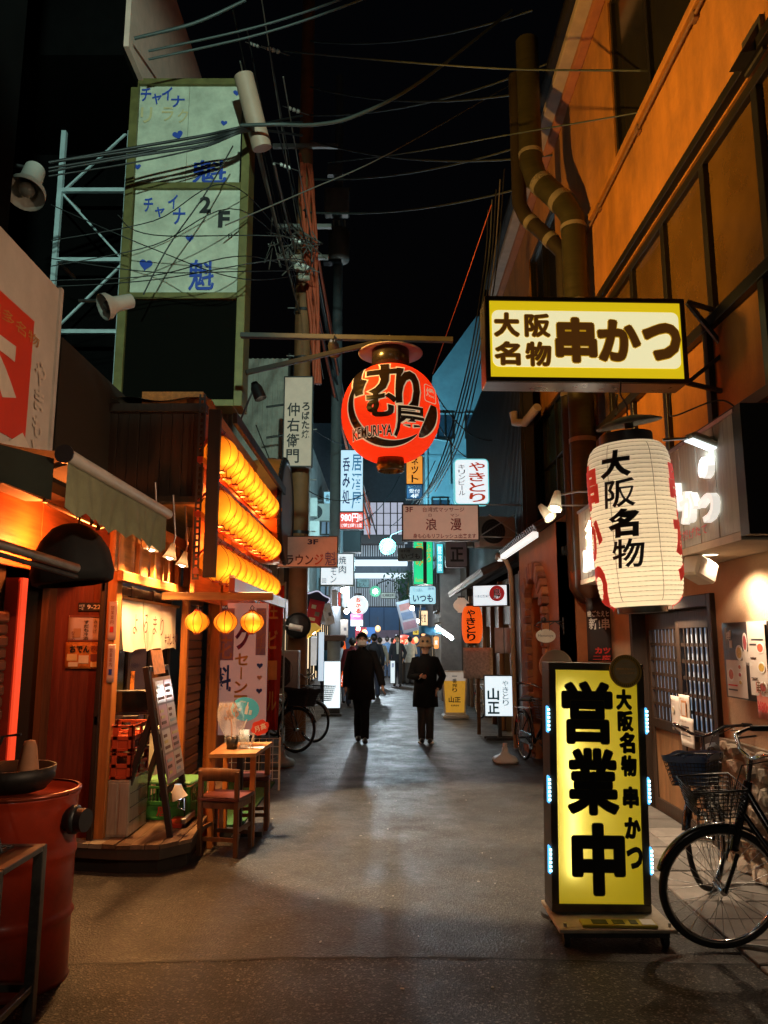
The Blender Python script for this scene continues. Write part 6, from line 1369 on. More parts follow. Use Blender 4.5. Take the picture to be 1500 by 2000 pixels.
gr = thing('wire_grid', 'white wire grid panel behind the table under the lounge board', 'grid panel', (-1.5, 8.8, 0)); m = MB()
for k in range(9): x = -1.75+k*.075; m.cyl((x, 8.78, .1), (x, 8.78, .55), .004, n=5)
for k in range(6): m.cyl((-1.75, 8.78, .12+k*.085), (-1.15, 8.78, .12+k*.085), .004, n=5)
m.build('grid', WHITE(), gr)
for x in (-1.75, -1.15): MB().bar((x, 8.78, 0), (x, 8.78, .56), .02, .02).build('post', WHITE(), gr)
# ================================================================== DRUM AND STEEL TABLE IN FRONT
dr = thing('steel_drum', 'red steel oil drum with a black pipe stub and lidded rim', 'drum', (-1.815, 4.02, 0))
dm = mat('red_drum_paint', (.4, .032, .008), .35, var=.3, scale=4, coat=.2, grime=.6)
pf = []
for i in range(45):
    z = .88*i/44; r = .27
    for zr in (.3, .59): r += .012*math.exp(-((z-zr)/.014)**2)
    if z < .02 or z > .86: r += .008
    pf.append((r, z))
MB().lathe([(.001, .02)]+pf+[(.262, .88), (.26, .855), (.001, .85)], 56, Matrix.Translation((-1.815, 4.02, 0))).build('body', dm, dr)
MB().lathe([(.27, .868), (.283, .872), (.283, .888), (.267, .89)], 56, Matrix.Translation((-1.815, 4.02, 0))).build('rim', mat('scuffed_red_rim', (.3, .05, .02), .3, .5, var=.4, scale=10), dr)
p = W(160, 1600, 3.97)
MB().cyl((-1.55, 3.97, p.z), (-1.455, 3.945, p.z), .055, n=24).build('pipe_stub', BLKP(), dr); MB().lathe([(.053, 0), (.067, .0), (.067, .03), (.053, .03)], 24, Matrix.Translation((-1.535, 3.965, p.z)) @ Matrix.Rotation(R(90), 4, 'Y')).build('flange', DKSTEEL(), dr)
ch = thing('grill_pan', 'round dark iron pan with clay pot resting on the red drum', 'pan', (-1.85, 4.0, .9))
MB().lathe([(.001, .89), (.17, .89), (.21, .94), (.215, 1.0), (.2, 1.0), (.19, .95), (.001, .92)], 36, Matrix.Translation((-1.86, 3.98, 0))).build('pan', mat('black_iron', (.02, .016, .014), .5, .4, var=.3), ch)
cp = thing('clay_pot', 'upturned tapered clay pot standing in the iron pan', 'pot', (-1.78, 3.95, .95))
MB().lathe([(.001, .925), (.055, .925), (.05, 1.0), (.035, 1.1), (.025, 1.13), (.001, 1.135)], 22, Matrix.Translation((-1.745, 3.92, 0))).build('body', mat('clay', (.4, .17, .08), .7, var=.25), cp)
st = thing('steel_table', 'angle steel framed work table at the lower picture corner by the drum', 'table', (-1.7, 3.45, 0))
an = mat('worn_angle_steel', (.2, .18, .16), .4, .7, var=.4, scale=10, grime=.4)
for x in (-1.53, -2.2):
    for y in (3.22, 3.62): MB().bb(x-.022, y-.022, .0, x+.022, y+.022, .70, .003).build('leg', an, st)
for y in (3.22, 3.62): MB().bb(-2.22, y-.02, .695, -1.508, y+.02, .72, .003).build('rail', an, st); MB().bb(-2.2, y-.015, .12, -1.53, y+.015, .15, .003).build('rail', an, st)
for x in (-1.53, -2.2): MB().bb(x-.02, 3.24, .697, x+.022, 3.6, .722, .003).build('rail', an, st); MB().bb(x-.015, 3.24, .122, x+.015, 3.6, .152, .003).build('rail', an, st)
MB().bb(-2.18, 3.235, .705, -1.552, 3.605, .718).build('tabletop', mat('black_steel_top', (.03, .02, .018), .35, .6, var=.4), st)
for i, (a, b, c_) in enumerate((((-1.8, 3.4, .725), (-1.68, 3.5, 1.2), (-1.60, 3.5, 1.21)), ((-1.62, 3.45, .725), (-1.74, 3.5, 1.0), (-1.81, 3.52, 1.2)))): setp(MB().tube([a, b, c_], .007, 6).build('poker', DKSTEEL()), ['long bent iron poker leaning over the steel table', 'straight iron poker crossing the bent one on the steel table'][i], 'poker')
gk = thing('grill_rack', 'dark iron grill rack lying on the steel table', 'rack', (-1.75, 3.4, .73)); m = MB()
for k in range(9): m.cyl((-1.95+k*.04, 3.28, .735), (-1.95+k*.04, 3.52, .735), .004, n=5)
m.build('bars', DKSTEEL(), gk); MB().tube([(-1.97, 3.27, .735), (-1.61, 3.27, .735), (-1.61, 3.53, .735), (-1.97, 3.53, .735)], .007, 6, closed=True).build('rim', DKSTEEL(), gk)
# ================================================================== EAST WALL NOTICES
def wx(px, py, X=2.53): return WX(px, py, X)
pale = mat('menu_paper', (.62, .55, .48), .6, var=.08); bkb = mat('menu_black', (.03, .02, .018), .4); foods = [mat('food_print_%d' % i, c, .5, var=.4, scale=60) for i, c in enumerate([(.5, .1, .04), (.55, .35, .06), (.4, .05, .05), (.6, .45, .25)])]
ca = wx(1421, 1288); w, h = .56, .50
mbd = paper('menu_board', 'black menu board with bottle and cutlet drawings on the tan wall', 'menu board', Vector((2.5, 5.39, ca.z)), .66, .53, bkb, [('串', .15, .12, .25, .24, PAPER(), .02), ('ビール飲める', .3, .5, .7, .56, PAPER(), .0)], yaw=-90, blocks=[(.06, .06, .12, .35, mat('bottle_outline', (.25, .25, .22))), (.16, .1, .22, .2, foods[3]), (.16, .24, .22, .34, pale), (.3, .3, .46, .5, foods[1]), (.48, .14, .58, .4, foods[2]), (.46, .38, .6, .52, pale), (.06, .5, .52, .98, pale), (.09, .6, .24, .78, foods[0]), (.34, .55, .42, .62, foods[0]), (.34, .65, .42, .72, foods[2]), (.34, .75, .42, .82, foods[1]), (.09, .82, .3, .84, RED()), (.09, .88, .3, .9, bkb), (.62, .0, .99, .92, pale), (.7, .22, .95, .24, bkb), (.66, .28, .8, .3, bkb), (.8, .26, .96, .4, foods[0]), (.8, .5, .96, .64, foods[1]), (.8, .74, .96, .88, foods[2]), (.66, .45, .78, .46, bkb), (.66, .7, .78, .71, bkb)], th=.012)
letters(mbd, '本上人気Best3', .09, .2, .31, .25, brn, z=.016, off=.0); letters(mbd, '串八本盛合せ', .1, .06, .22, .1, brn, z=.016, off=0); letters(mbd, '二度さちやん', .1, -.08, .2, -.04, brn, z=.016, off=0)
cb = wx(1480, 1358)
paper('price_sheet', 'salmon pink price sheet reading skewer one piece 80 yen on the wall', 'price sheet', Vector((2.485, 5.06, cb.z)), .36, .28, mat('salmon_paper', (.62, .2, .13), .5, var=.1), [('串カツ1本', .06, .12, .94, .42, brn, .02), ('¥80〜', .06, .6, .6, .85, RED(), .02), ('119円', .66, .65, .95, .82, RED(), .0)], yaw=-90)
for i, (px, py, w, h, lab) in enumerate(((1325, 1393, .2, .3, 'white notice with soup drawings on the lattice door'), (1345, 1385, .22, .24, 'white certificate with orange ring on the lattice door edge'), (1353, 1430, .28, .24, 'cream paper with handwritten lines low on the door'))):
    q = wx(px, py, 2.62); paper('notice', lab, 'notice', Vector((2.6-.012*i, q.y, q.z)), w, h, pale, [('お知らせ', .1, .08, .6, .18, brn, .0)], yaw=-90, blocks=[[(.15, .3, .45, .5, foods[3]), (.15, .75, .85, .85, foods[0])], [(.25, .2, .75, .8, mat('orange_ring_print', (.55, .25, .1))), (.32, .28, .68, .72, pale)], [(.1, .3, .7, .36, bkb), (.1, .45, .5, .5, bkb), (.1, .6, .8, .64, bkb)]][i])
# ================================================================== AIR CONDITIONERS, METERS, POLES
def acunit(label, c, w, h, d, yaw, g='air conditioner units'):
    t = thing('air_conditioner', label, 'air conditioner', plane(c, yaw), g); wm = mat('grey_ac_casing', (.36, .34, .3), .5, var=.15, grime=.4)
    MB(True).bb(-w/2, -h/2, -d, w/2, h/2, 0, .01).build('casing', wm, t); m = MB(True)
    for k in range(5): r_ = h*.4*(k+1)/5; m.tube([(-w*.12+r_*math.cos(a), r_*math.sin(a), .006) for a in [2*math.pi*j/20 for j in range(20)]], .004, 4, closed=True)
    m.build('fan_grille', DKSTEEL(), t); MB(True).cyl((-w*.12, 0, .0), (-w*.12, 0, .003), h*.4, n=24).build('fan_recess', mat('black_recess', (.02, .02, .02)), t); MB(True).bb(w*.28, -h*.3, 0, w*.45, h*.3, .008).build('side_panel', wm, t)
    return t
acunit('grey air conditioner unit on the corner above the tiled eave of the brick arch', W(972, 1038, 12.4), .62, .5, .3, 10)
acunit('small grey air conditioner below the teal wall beside the massage sign', W(897, 1045, 16.5), .6, .5, .3, -10)
acunit('pale air conditioner unit by the utility pole behind the red banners', W(548, 1312, 11.6), .52, .62, .3, 0)
for i, (px, py, Y) in enumerate(((592, 990, 22), (596, 1035, 22), (622, 1000, 24))): acunit(f'distant air conditioner on the dark block, {["upper", "lower", "one nearest the blue sign"][i]}', W(px, py, Y), .8, .55, .3, 0)
up = thing('utility_pole', 'thick brown lit concrete utility pole rising past the sign tower', 'utility pole', (-1.45, 13, 0))
MB().tube([(-1.45, 13, 0), (-1.45, 13, 7), (-1.45, 13, 15.5)], [.17, .145, .11], 20).build('shaft', mat('brown_pole_concrete', (.27, .12, .045), .7, var=.25, scale=4, bump=.2, grime=.2), up)
for z in (2.9, 3.4, 4.6, 6.5, 7.4, 9): MB().cyl((-1.45, 13, z), (-1.45, 13, z+.05), .165, n=18).build('band', DKSTEEL(), up)
for k in range(12): s = 1 if k % 2 else -1; MB().cyl((-1.45+s*.13, 13, 3+k*.45), (-1.45+s*.28, 13, 3+k*.45), .01, n=6).build('step_bolt', STEEL(), up)
for z, w in ((8.4, .9), (9.0, 1.0), (10.6, 1.2)): MB().bar((-1.45-w/2, 12.86, z), (-1.45+w/2, 12.86, z), .07, .07).build('cross_arm', mat('galvanised_arm', (.3, .3, .28), .5, .5), up)
ins = mat('white_porcelain', (.65, .66, .6), .2, var=.05); m = MB()
def insul(px, py, Y, s=1.):
    p = W(px, py, Y); t = thing('insulator', f'white porcelain insulator on the wires, near the {INSL.pop(0)}', 'insulator', p, 'porcelain insulators')
    d = Vector((.9, 0, -.35)).normalized(); m = MB()
    for k in range(3): m.cyl(p+d*(.07*k-.09)*s, p+d*(.07*k-.05)*s, .035*s, .025*s, n=10)
    m.build('disc', ins, t); MB().tube([p-d*.2*s, p+d*.25*s], .008*s, 5).build('pin', STEEL(), t)
INSL = ['top of the brown pole', 'second cross arm', 'third cross arm from the top', 'cable bundle beside the pole', 'lower cable fan', 'eave corner of the ochre building', 'transformer on the far pole', 'hook under the top wire']
for a in ((535, 98, 10, 1), (575, 215, 11, 1), (558, 325, 11.5, 1), (578, 470, 12, 1), (592, 520, 12, 1.2), (1015, 152, 12, .8), (662, 335, 19, 1.2), (497, 88, 9.5, .7)): insul(*a)
up2 = thing('utility_pole', 'dark far utility pole carrying a grey transformer can above the lanterns', 'utility pole', (-.75, 19, 0))
q = W(703, 700, 19); q.x = -1.22; MB().tube([(q.x, 19, 2.5), (q.x, 19, 17)], [.15, .11], 16).build('shaft', mat('dark_pole', (.16, .19, .21), .6, var=.2), up2)
MB().tube([(q.x, 19, 0), (q.x, 19, 2.5)], .16, 16).build('base', mat('dark_pole', (.16, .19, .21)), up2)
p = W(662, 480, 18.8); MB().lathe([(.001, -.42), (.27, -.42), (.28, -.35), (.28, .38), (.24, .44), (.001, .46)], 20, Matrix.Translation(p)).build('transformer', mat('grey_transformer', (.35, .33, .28), .5, .3, grime=.4), up2)
MB().bb(p.x-.4, 18.7, p.z-.5, q.x+.1, 18.95, p.z-.42).build('platform', DKSTEEL(), up2); MB().bb(W(640, 335, 18.8).x, 18.7, W(660, 345, 18.8).z, q.x+.1, 18.85, W(660, 325, 18.8).z).build('cross_arm', mat('galvanised_arm', (.3, .3, .28)), up2)
p2 = W(660, 400, 18.8); MB().bb(p2.x-.35, 18.6, p2.z-.35, p2.x+.3, 18.9, p2.z+.4, .03).build('switch_box', mat('grey_transformer', (.35, .33, .28)), up2)
for k in range(3): MB().cyl((p.x-.15+.15*k, 18.8, p.z+.45), (p.x-.15+.15*k, 18.8, p.z+.72), .04, .025, n=8).build('bushing', ins, up2)
# ================================================================== CABLES
wm = mat('black_cable', (.008, .009, .009), .5, var=0); wg = mat('grey_green_cable', (.05, .065, .06), .5, var=.2); wr = mat('red_tinted_cable', (.55, .1, .04), .55, var=.3); wp = mat('pale_wire', (.14, .13, .11), .5, var=0)  # wr: red neon light on the cables put into their colour
def sag(a, b, s=.1, n=14): return [a.lerp(b, i/n)-Vector((0, 0, s*4*(i/n)*(1-i/n))) for i in range(n+1)]
def cable(label, pts, r, m, name='cable'): return MB().tube(pts, r, 6).build(name, m, label=label, cat='cable')
def poly(*q):
    o = [W(*p) for p in q]; r_ = []
    for i in range(len(o)-1):
        p0, p1, p2, p3 = o[max(i-1, 0)], o[i], o[i+1], o[min(i+2, len(o)-1)]
        for k in range(8):
            t = k/8; r_.append(.5*((2*p1)+(p2-p0)*t+(2*p0-5*p1+4*p2-p3)*t*t+(3*p1-p0-3*p2+p3)*t**3))
    return r_+[o[-1]]
cable('thick cable sweeping from the sign tower up to the dark sky', poly((470, 245, 8), (540, 243, 8), (620, 243, 8.2), (700, 224, 8.5), (820, 160, 9), (1000, 20, 10)), .022, wg)
cable('thin pale wire rising from the tower to the ochre eave insulator', poly((440, 440, 8.2), (600, 372, 9), (760, 300, 10), (1010, 158, 12)), .009, wp)
cable('long wire from the pole insulators across to the ochre wall, upper', poly((555, 100, 10), (630, 107, 9.5), (800, 122, 8.5), (1000, 135, 8), (1250, 138, 7), (1600, 143, 6)), .011, wg)
cable('slanting wire crossing the ochre wall and the twin ducts', poly((640, 318, 12), (800, 298, 10), (1000, 262, 8.2), (1200, 228, 7), (1500, 175, 6), (1600, 160, 5.7)), .008, wg)
for i, (dx, lab) in enumerate(((0, 'upper'), (16, 'lower'))): cable(f'green grey double cable at the top edge of the picture, {lab} strand', poly((290, 100+dx, 8), (480, 58+dx, 8), (600, 22+dx, 8), (720, -22+dx, 8)), .014, wg)
cable('single thick cable from the beige wall toward the top edge', poly((262, 75, 8), (380, 45, 8), (480, 0, 8)), .02, wg)
rb = random.Random(9)
for k in range(6):
    o = [rb.uniform(-12, 12) for _ in range(4)]
    cable(f'sagging black cable in the bundle over the upper tower panel, strand {["one", "two", "three", "four", "five", "six"][k]} from the top', poly((95, 318+5*k+o[0]*.5, 7.6), (260, 290+5*k+o[1]*.4, 7.9), (400, 268+4*k+o[2]*.4, 8), (490, 246+2*k, 8.1), (590, 230+6*k+o[3], 9.5)), .017-.0015*k, wm)['group'] = 'cables bundled over the tower panel'
for k, (y0, x1, y1) in enumerate(((470, 460, 365), (520, 470, 410), (505, 480, 530), (548, 480, 500), (400, 475, 545), (560, 575, 505), (420, 600, 470))):
    cable(f'thin black wire criss crossing the lower tower panel, {["first", "second", "third", "fourth", "fifth", "sixth", "seventh"][k]} by its west end height', poly((100 if k != 6 else 230, y0, 7.8), (300, (y0+y1)/2+14, 8), (x1, y1, 8.2), (590, 520+k*4, 11.9)), .006, wm)['group'] = 'thin wires over the lower panel'
cable('straight black wire slashing down across the tower panels', poly((455, 285, 8), (400, 380, 8), (330, 480, 8), (280, 575, 8)), .008, wm)
for k in range(9):
    a = W(592+rb.uniform(-8, 8), 300+k*22, 12.7); b = Vector((-.45+rb.uniform(-.2, .2), 34, 6.6+rb.uniform(-.6, .6)))
    cable(f'cable tinted as by red light, running up the alley from the brown pole, {["first", "second", "third", "fourth", "fifth", "sixth", "seventh", "eighth", "ninth"][k]} attachment from the top', sag(a, b, .5, 20), rb.uniform(.012, .032), [wr, wr, wm][k % 3])['group'] = 'cables along the alley from the brown pole'
m = MB()
for k in range(6):
    pts = [W(598+22*t+9*math.sin(5*t+k), 320+430*t, 12.75-.0*t)+Vector((.03*math.cos(k), .03*math.sin(k), 0)) for t in [i/16 for i in range(17)]]
    m.tube(pts, .03, 6)
setp(m.build('cable_bundle', wr), 'thick cable bundle tinted as by red light, hanging down beside the brown pole', 'cable')
for k, (x0, y0, x1, y1) in enumerate(((505, 290, 618, 720), (470, 160, 590, 620), (535, 320, 600, 560))):
    cable(f'pale twisted wire dropping along the alley from the tower, {["middle one", "longest and westmost", "short one near the pole"][k]}', sag(W(x0, y0, 8.5), W(x1, y1, 16), .15), .018, wp)
cable('thin red wire slanting from the ochre duct down to the teal wall', [W(960, 400, 9.5), W(905, 560, 10), W(845, 730, 12)], .007, wr)
for k in range(5):
    cable(f'dark cable dropping along the corrugated wall beside the yellow box sign, {["first", "second", "third", "fourth", "fifth"][k]} from the wall', poly((985-8*k, 330+20*k, 11), (970-6*k, 520, 11.5), (940-8*k, 700+10*k, 12), (900-14*k, 860+20*k, 14), (850-16*k, 960+12*k, 18)), .012, [wm, wp, wm, wg, wm][k])['group'] = 'cables by the corrugated wall'
for k in range(7):
    x0, y0, x1, y1, Y0, Y1 = ((700, 1020, 780, 930, 17, 22), (830, 780, 930, 900, 13, 16), (560, 790, 700, 870, 14, 20), (500, 830, 640, 1100, 12, 15), (850, 900, 760, 1030, 18, 22), (590, 950, 720, 960, 15, 17), (840, 750, 960, 860, 12, 13))[k]
    cable(f'thin wire tangled between the alley signs, {["below the red lantern", "east of the red lantern", "by the robata sign", "over the lounge sign", "under the orange sign", "across the blue izakaya sign", "touching the yakitori lightbox"][k]}', sag(W(x0, y0, Y0), W(x1, y1, Y1), .25), .01, wm)
cable('black flex looping from the yellow box sign to the flood lamp', poly((1310, 768, 5.3), (1308, 800, 5.2), (1318, 812, 5.1), (1400, 782, 4.9), (1440, 800, 4.8), (1455, 835, 4.75)), .006, wm)
cable('white flex from the standing yellow sign along the paving to the wall', [Vector(v) for v in ((1.5, 4.85, .03), (1.62, 4.6, .012), (1.8, 4.42, .03), (2.1, 4.3, .04), (2.5, 4.25, .04))], .006, mat('white_flex', (.5, .48, .45), .5))
# downpipe elbow beside yellow sign, white lagged pipe
MB().tube([W(1003, 805, 12), W(1006, 825, 12), W(1025, 826, 11.8), W(1050, 795, 11.4)], .07, 10).build('lagged_pipe', mat('white_lagging', (.5, .42, .38), .8, var=.2, bump=.4), label='short white lagged pipe elbow beside the blue windows', cat='pipe')
# ================================================================== BANNERS AND BASES ON THE GROUND
def base(label, c, mm, pole=0):
    t = thing('pole_base', label, 'pole base', Matrix.Translation(c), 'plastic pole bases')
    MB(True).lathe([(.001, 0), (.19, 0), (.2, .03), (.17, .07), (.09, .1), (.05, .14), (.045, .19), (.001, .19)], 24, lobes=4, amp=.22).build('tank', mm, t); MB(True).cyl((0, 0, .18), (0, 0, .25), .032, n=12).build('collar', mm, t)
    return t
wpl = mat('white_plastic_base', (.6, .57, .5), .5, var=.1); bpl = mat('pale_blue_plastic', (.25, .42, .48), .5, var=.1)
b1 = G(550, 1495); base('pale blue plastic pole base beside the red banner', b1, bpl); b2 = G(987, 1489); base('empty white plastic pole base in front of the drainpipe', b2, wpl)
redc = mat('red_banner_cloth', (.5, .035, .02), .75, var=.15, transl=.3)
for i, (x0, px, yt, wd, base_) in enumerate(((b1.x, 0, 2.4, .3, b1), (b1.x-.22, 0, 2.5, .26, Vector((b1.x-.25, b1.y+.5, 0))))):
    t = thing('banner_flag', ['red nobori banner on pale blue pole beside the bicycles', 'second red nobori banner behind the first, nearer the lounge board'][i], 'banner', base_)
    MB().cyl(base_+Vector((0, 0, .0 if i else .2)), base_+Vector((0, 0, yt)), .012, n=8).build('pole', bpl, t); MB().cyl(base_+Vector((0, 0, yt-.03)), base_+Vector((-wd, .05, yt-.03)), .008, n=6).build('arm', bpl, t)
    MB().grid(lambda u, v: (base_.x-.015-wd*u*(.55+.2*math.sin(v*3))-.05*v*(1-u), base_.y+.05*math.sin(u*8+v*3), yt-.05-v*(yt-.5)), 12, 24).build('cloth', redc, t)
    q = MB()
    for k, chh in enumerate('生ビール'): tput(q, chh if chh != 'ー' else '|', base_.x-.2, yt-.5-.4*k, base_.x-.08, yt-.25-.4*k, 0, .02, M=Matrix(((1, 0, 0, 0), (0, 0, -1, base_.y-.07), (0, 1, 0, 0), (0, 0, 0, 1))))
    q.build('lettering', mat('yellow_banner_print', (.6, .35, .1)), t)
c = G(583, 1400); q, w, h = rect(563, 1306, 606, 1340, c.y)
cb = paper('chalkboard', 'black chalkboard reading Drink standing above the parked bicycles', 'chalkboard', q, w, h, bkb, [('Drink', .4, .1, .95, .32, PAPER(), .02), ('BEER 380', .45, .45, .95, .58, PAPER(), 0), ('SOUR', .45, .7, .8, .82, PAPER(), 0)], yaw=8, th=.02, blocks=[(.08, .2, .3, .6, mat('chalk_brown', (.2, .1, .05)))])
for x in (-.2, .2): MB(True).bar((x, -q.z, -.03), (x, -h/2, -.03), .03, .03).build('leg', brwood, cb)
# parasol posts / bamboo
for i, px in enumerate((583, 591)): MB().cyl(G(px, 1405)+Vector((0, 0, 0)), W(px, 1258, G(px, 1405).y), .035, n=10).build('bamboo_pole', mat('bamboo', (.4, .42, .2), .5, var=.2), label=['pale green bamboo pole beside the brown utility pole', 'second bamboo pole nearer the white lightbox'][i], cat='pole')
ms = thing('convex_mirror', 'dark round traffic mirror back on the brown utility pole', 'mirror', W(582, 1222, 12.6)); MB().lathe([(.001, .03), (.18, .0), (.2, -.02), (.001, -.03)], 24, Matrix.Translation(W(582, 1222, 12.6)) @ Matrix.Rotation(R(90), 4, 'X')).build('mirror', DKSTEEL(), ms); MB().lathe([(.2, -.02), (.215, 0), (.2, .02)], 24, Matrix.Translation(W(582, 1222, 12.6)) @ Matrix.Rotation(R(90), 4, 'X')).build('rim', BLKP(), ms)
pc = W(578, 1226, 12.2); cc = thing('security_camera', 'white bullet camera on an arm beside the brown pole', 'camera', pc); MB().cyl(pc+Vector((-.1, 0, .02)), pc+Vector((.1, -.04, -.02)), .05, n=12).build('barrel', WHITE(), cc); MB().tube([pc+Vector((-.1, 0, .02)), pc+Vector((-.3, .1, .06))], .012, 6).build('arm', STEEL(), cc)
# menu A-board by the suited man, hanging plant
c = G(915, 1340); 
mbx, w, h = rect(785, 1292, 812, 1336, 29); t = paper('menu_stand', 'dark chalk menu stand with cream header beside the suited man', 'menu stand', mbx, w, h, bkb, [('MENU', .2, .05, .8, .15, brn, .02), ('お品書き', .2, .3, .8, .42, PAPER(), 0)], blocks=[(.02, .02, .98, .2, PAPER())], th=.05)
for x in (-w*.4, w*.4): MB(True).bar((x, -mbx.z, -.04), (x, -h/2, -.04), .05, .05).build('leg', brwood, t)
pl = thing('hanging_plant', 'leafy vine hanging from the building by the green lightbox', 'plant', W(795, 1150, 26)); p = W(800, 1140, 26); rl_ = random.Random(4); lm = mat('leaf_green', (.04, .09, .04), .6, var=.4, scale=2)
lv = MB()
for k in range(420):
    u = rl_.random(); a = rl_.gauss(0, .32); z = -rl_.random()*1.1; c_ = p+Vector((a*(1+.4*z), rl_.gauss(0, .25), z+.45)); M = Matrix.Translation(c_) @ Euler((rl_.uniform(0, 6), rl_.uniform(0, 6), rl_.uniform(0, 6))).to_matrix().to_4x4()
    s = rl_.uniform(.05, .1); lv.add([(-s, 0, 0), (0, -s*.4, .02), (s, 0, 0), (0, s*.4, .02)], [(0, 1, 2, 3)], M)
setp(lv.build('foliage', lm, pl), kind='stuff'); MB().tube([p+Vector((.3, .2, .7)), p+Vector((0, 0, .3)), p+Vector((-.1, 0, -.5))], .025, 6).build('stem', brwood, pl)

# dark footbridge like masses and small far signs
for (x0, y0, x1, y1, Y, lab) in ((628, 1036, 705, 1078, 25.5, 'dark steel canopy block above the yakiniku lightbox'), (700, 1044, 790, 1062, 34, 'dark beam under the gridded far windows')):
    c, w, h = rect(x0, y0, x1, y1, Y); MB().bb(c.x-w/2, c.y, c.z-h/2, c.x+w/2, c.y+.6, c.z+h/2, .02).build('canopy_beam', mat('dark_canopy', (.02, .02, .022), .6), label=lab, cat='canopy')
rsign('hanging_sign', 'small grey plate sign reading とん on the west side over the crowd', (697, 1130, 722, 1148), 24, darkf, mat('grey_green_plastic', (.22, .3, .3)), [('小料理', .1, .1, .8, .35, BLACK(), 0), ('とん', .15, .45, .7, .9, BLACK(), .02)], fw=.015)
rsign('hanging_sign', 'pale far plate sign with tiny characters under the hanging vine', (744, 1157, 772, 1169), 28, darkf, mat('pale_plate', (.45, .48, .46), .5, emit=.2, ecol=(.9, 1, .95)), [('札場商店街', .08, .2, .92, .8, BLACK(), .02)], fw=.015)
rsign('lightbox_sign', 'orange red slanted script sign low beside the blank white lightbox', (664, 1310, 676, 1342), 17.2, darkf, lit('orange_red_plastic', (1, .12, .02), .7), [('おいしい', .2, .05, .8, .95, cool(1), .02, True)], fw=.01, tilt=-14)
rsign('lightbox_sign', 'small white lit stand beside the suited man at the alley bend', (762, 1290, 772, 1335), 27.5, darkf, cool(.8), [('酒', .2, .1, .8, .3, BLUE(), .02)], fw=.015)
aw2 = W(840, 1232, 17.2)
MB().grid(lambda u, v: (aw2.x-.25+.5*u, aw2.y-.3*v, aw2.z+.1-.18*v+.02*math.sin(u*9)), 8, 6).build('awning_cloth', mat('blue_tarp', (.05, .2, .35), .6, var=.2), label='small faded blue tarp awning beside the short tube lamp', cat='awning', solid=.01)
pv2 = thing('wall_vent', 'small dark hooded vent high on the ochre wall', 'vent', WX(1472, 92, 2.53)); pz = WX(1472, 92, 2.53)
MB().add([pz+Vector(v) for v in ((0, -.1, -.1), (0, .1, -.1), (0, .1, .12), (0, -.1, .12), (-.14, -.09, -.12), (-.14, .09, -.12))], [(0, 1, 5, 4), (4, 5, 2, 3), (0, 4, 3), (1, 2, 5)]).build('hood', mat('dark_vent', (.06, .055, .05), .5, .3), pv2)
MB().bb(pz.x-.012, pz.y-.13, pz.z-.13, pz.x+.015, pz.y+.13, pz.z+.14).build('plate', mat('dark_vent', (.06, .055, .05)), pv2)

# conduits and fixings on the ochre front
m = MB(); m.tube([(2.52, 5.2, 6.62), (2.52, 9.0, 6.62), (2.52, 9.1, 6.4), (2.52, 9.1, 5.7)], .016, 8); 
setp(m.build('conduit', mat('rusty_conduit', (.2, .1, .05), .6, var=.4, scale=20)), 'thin rusty conduit running along the ochre wall over the big window', 'conduit')
for i, y in enumerate((5.5, 6.9, 8.3)): setp(MB().bb(2.5, y-.04, 6.58, 2.548, y+.04, 6.66, .006).build('junction_box', mat('rusty_conduit', (.2, .1, .05))), ['nearest rusty junction box on the ochre wall conduit', 'middle rusty junction box on the ochre wall conduit', 'farthest rusty junction box on the ochre wall conduit'][i], 'junction box')
for i, (q, tg) in enumerate((((-1.2, 7.15, 3.94), (.5, 7.05, 0)), ((-.5, 7.44, 4.5), (.15, 12.2, 1.72)))):  # lamp heads added to carry the ground pool and walker lights
    p = Vector(q); d = (Vector(tg)-p).normalized(); t = thing('added_flood_head', ['added black flood lamp head on top of the lantern rack', 'added black flood lamp head on the beam west of the red lantern'][i], 'lamp', p, 'added flood lamp heads')
    MB().tube([p-d*.16, p-d*.1, p+d*.02], [.03, .055, .06], 16, cap=False).build('housing', BLKP(), t); MB().tube([p-d*.13, (p.x, 7.42, 4.69) if i else (-1.4, 7.15, 3.66)], .01, 6).build('arm', DKSTEEL(), t); MB().cyl(p-d*.06, p-d*.055, .045, n=14).build('lens', glow('added_head_lens', (1, .8, .55), 6), t)

for k in range(8):
    x0, y0 = 455+14*k, [20, 120, 60, 190, 0, 90, 240, 150][k]; x1, y1 = 596+9*k, [640, 690, 720, 600, 740, 700, 660, 735][k]
    cable(f'thin overhead wire converging up the alley beside the pinkish pipe, {ordn[k]} from the tower', sag(W(x0, y0, 8.3), W(x1, y1, 17+k*.5), .12, 10), .009, [wm, wp, wm][k % 3])['group'] = 'thin wires converging up the alley'
m = MB(); rk_ = random.Random(12)
for k in range(16):
    a = W(565+rk_.uniform(-25, 45), 480+rk_.uniform(-40, 60), 12.4); m.tube([a+Vector((rk_.uniform(-.3, .3), rk_.uniform(-.1, .1), rk_.uniform(-.3, .3))) for _ in range(5)], .012, 5)
setp(m.build('cable_tangle', wp), 'pale knot of looping wires and joints clamped on the brown utility pole', 'cable')
for k in range(3): p = W(578+8*k, 505+18*k, 12.3); setp(MB().box(p, (.2, .1, .12), None, .02).build('cable_box', mat('cream_cable_box', (.55, .52, .42), .5)), ['upper cream splice box on the brown utility pole', 'middle cream splice box on the brown utility pole', 'lower cream splice box on the brown utility pole'][k], 'splice box')
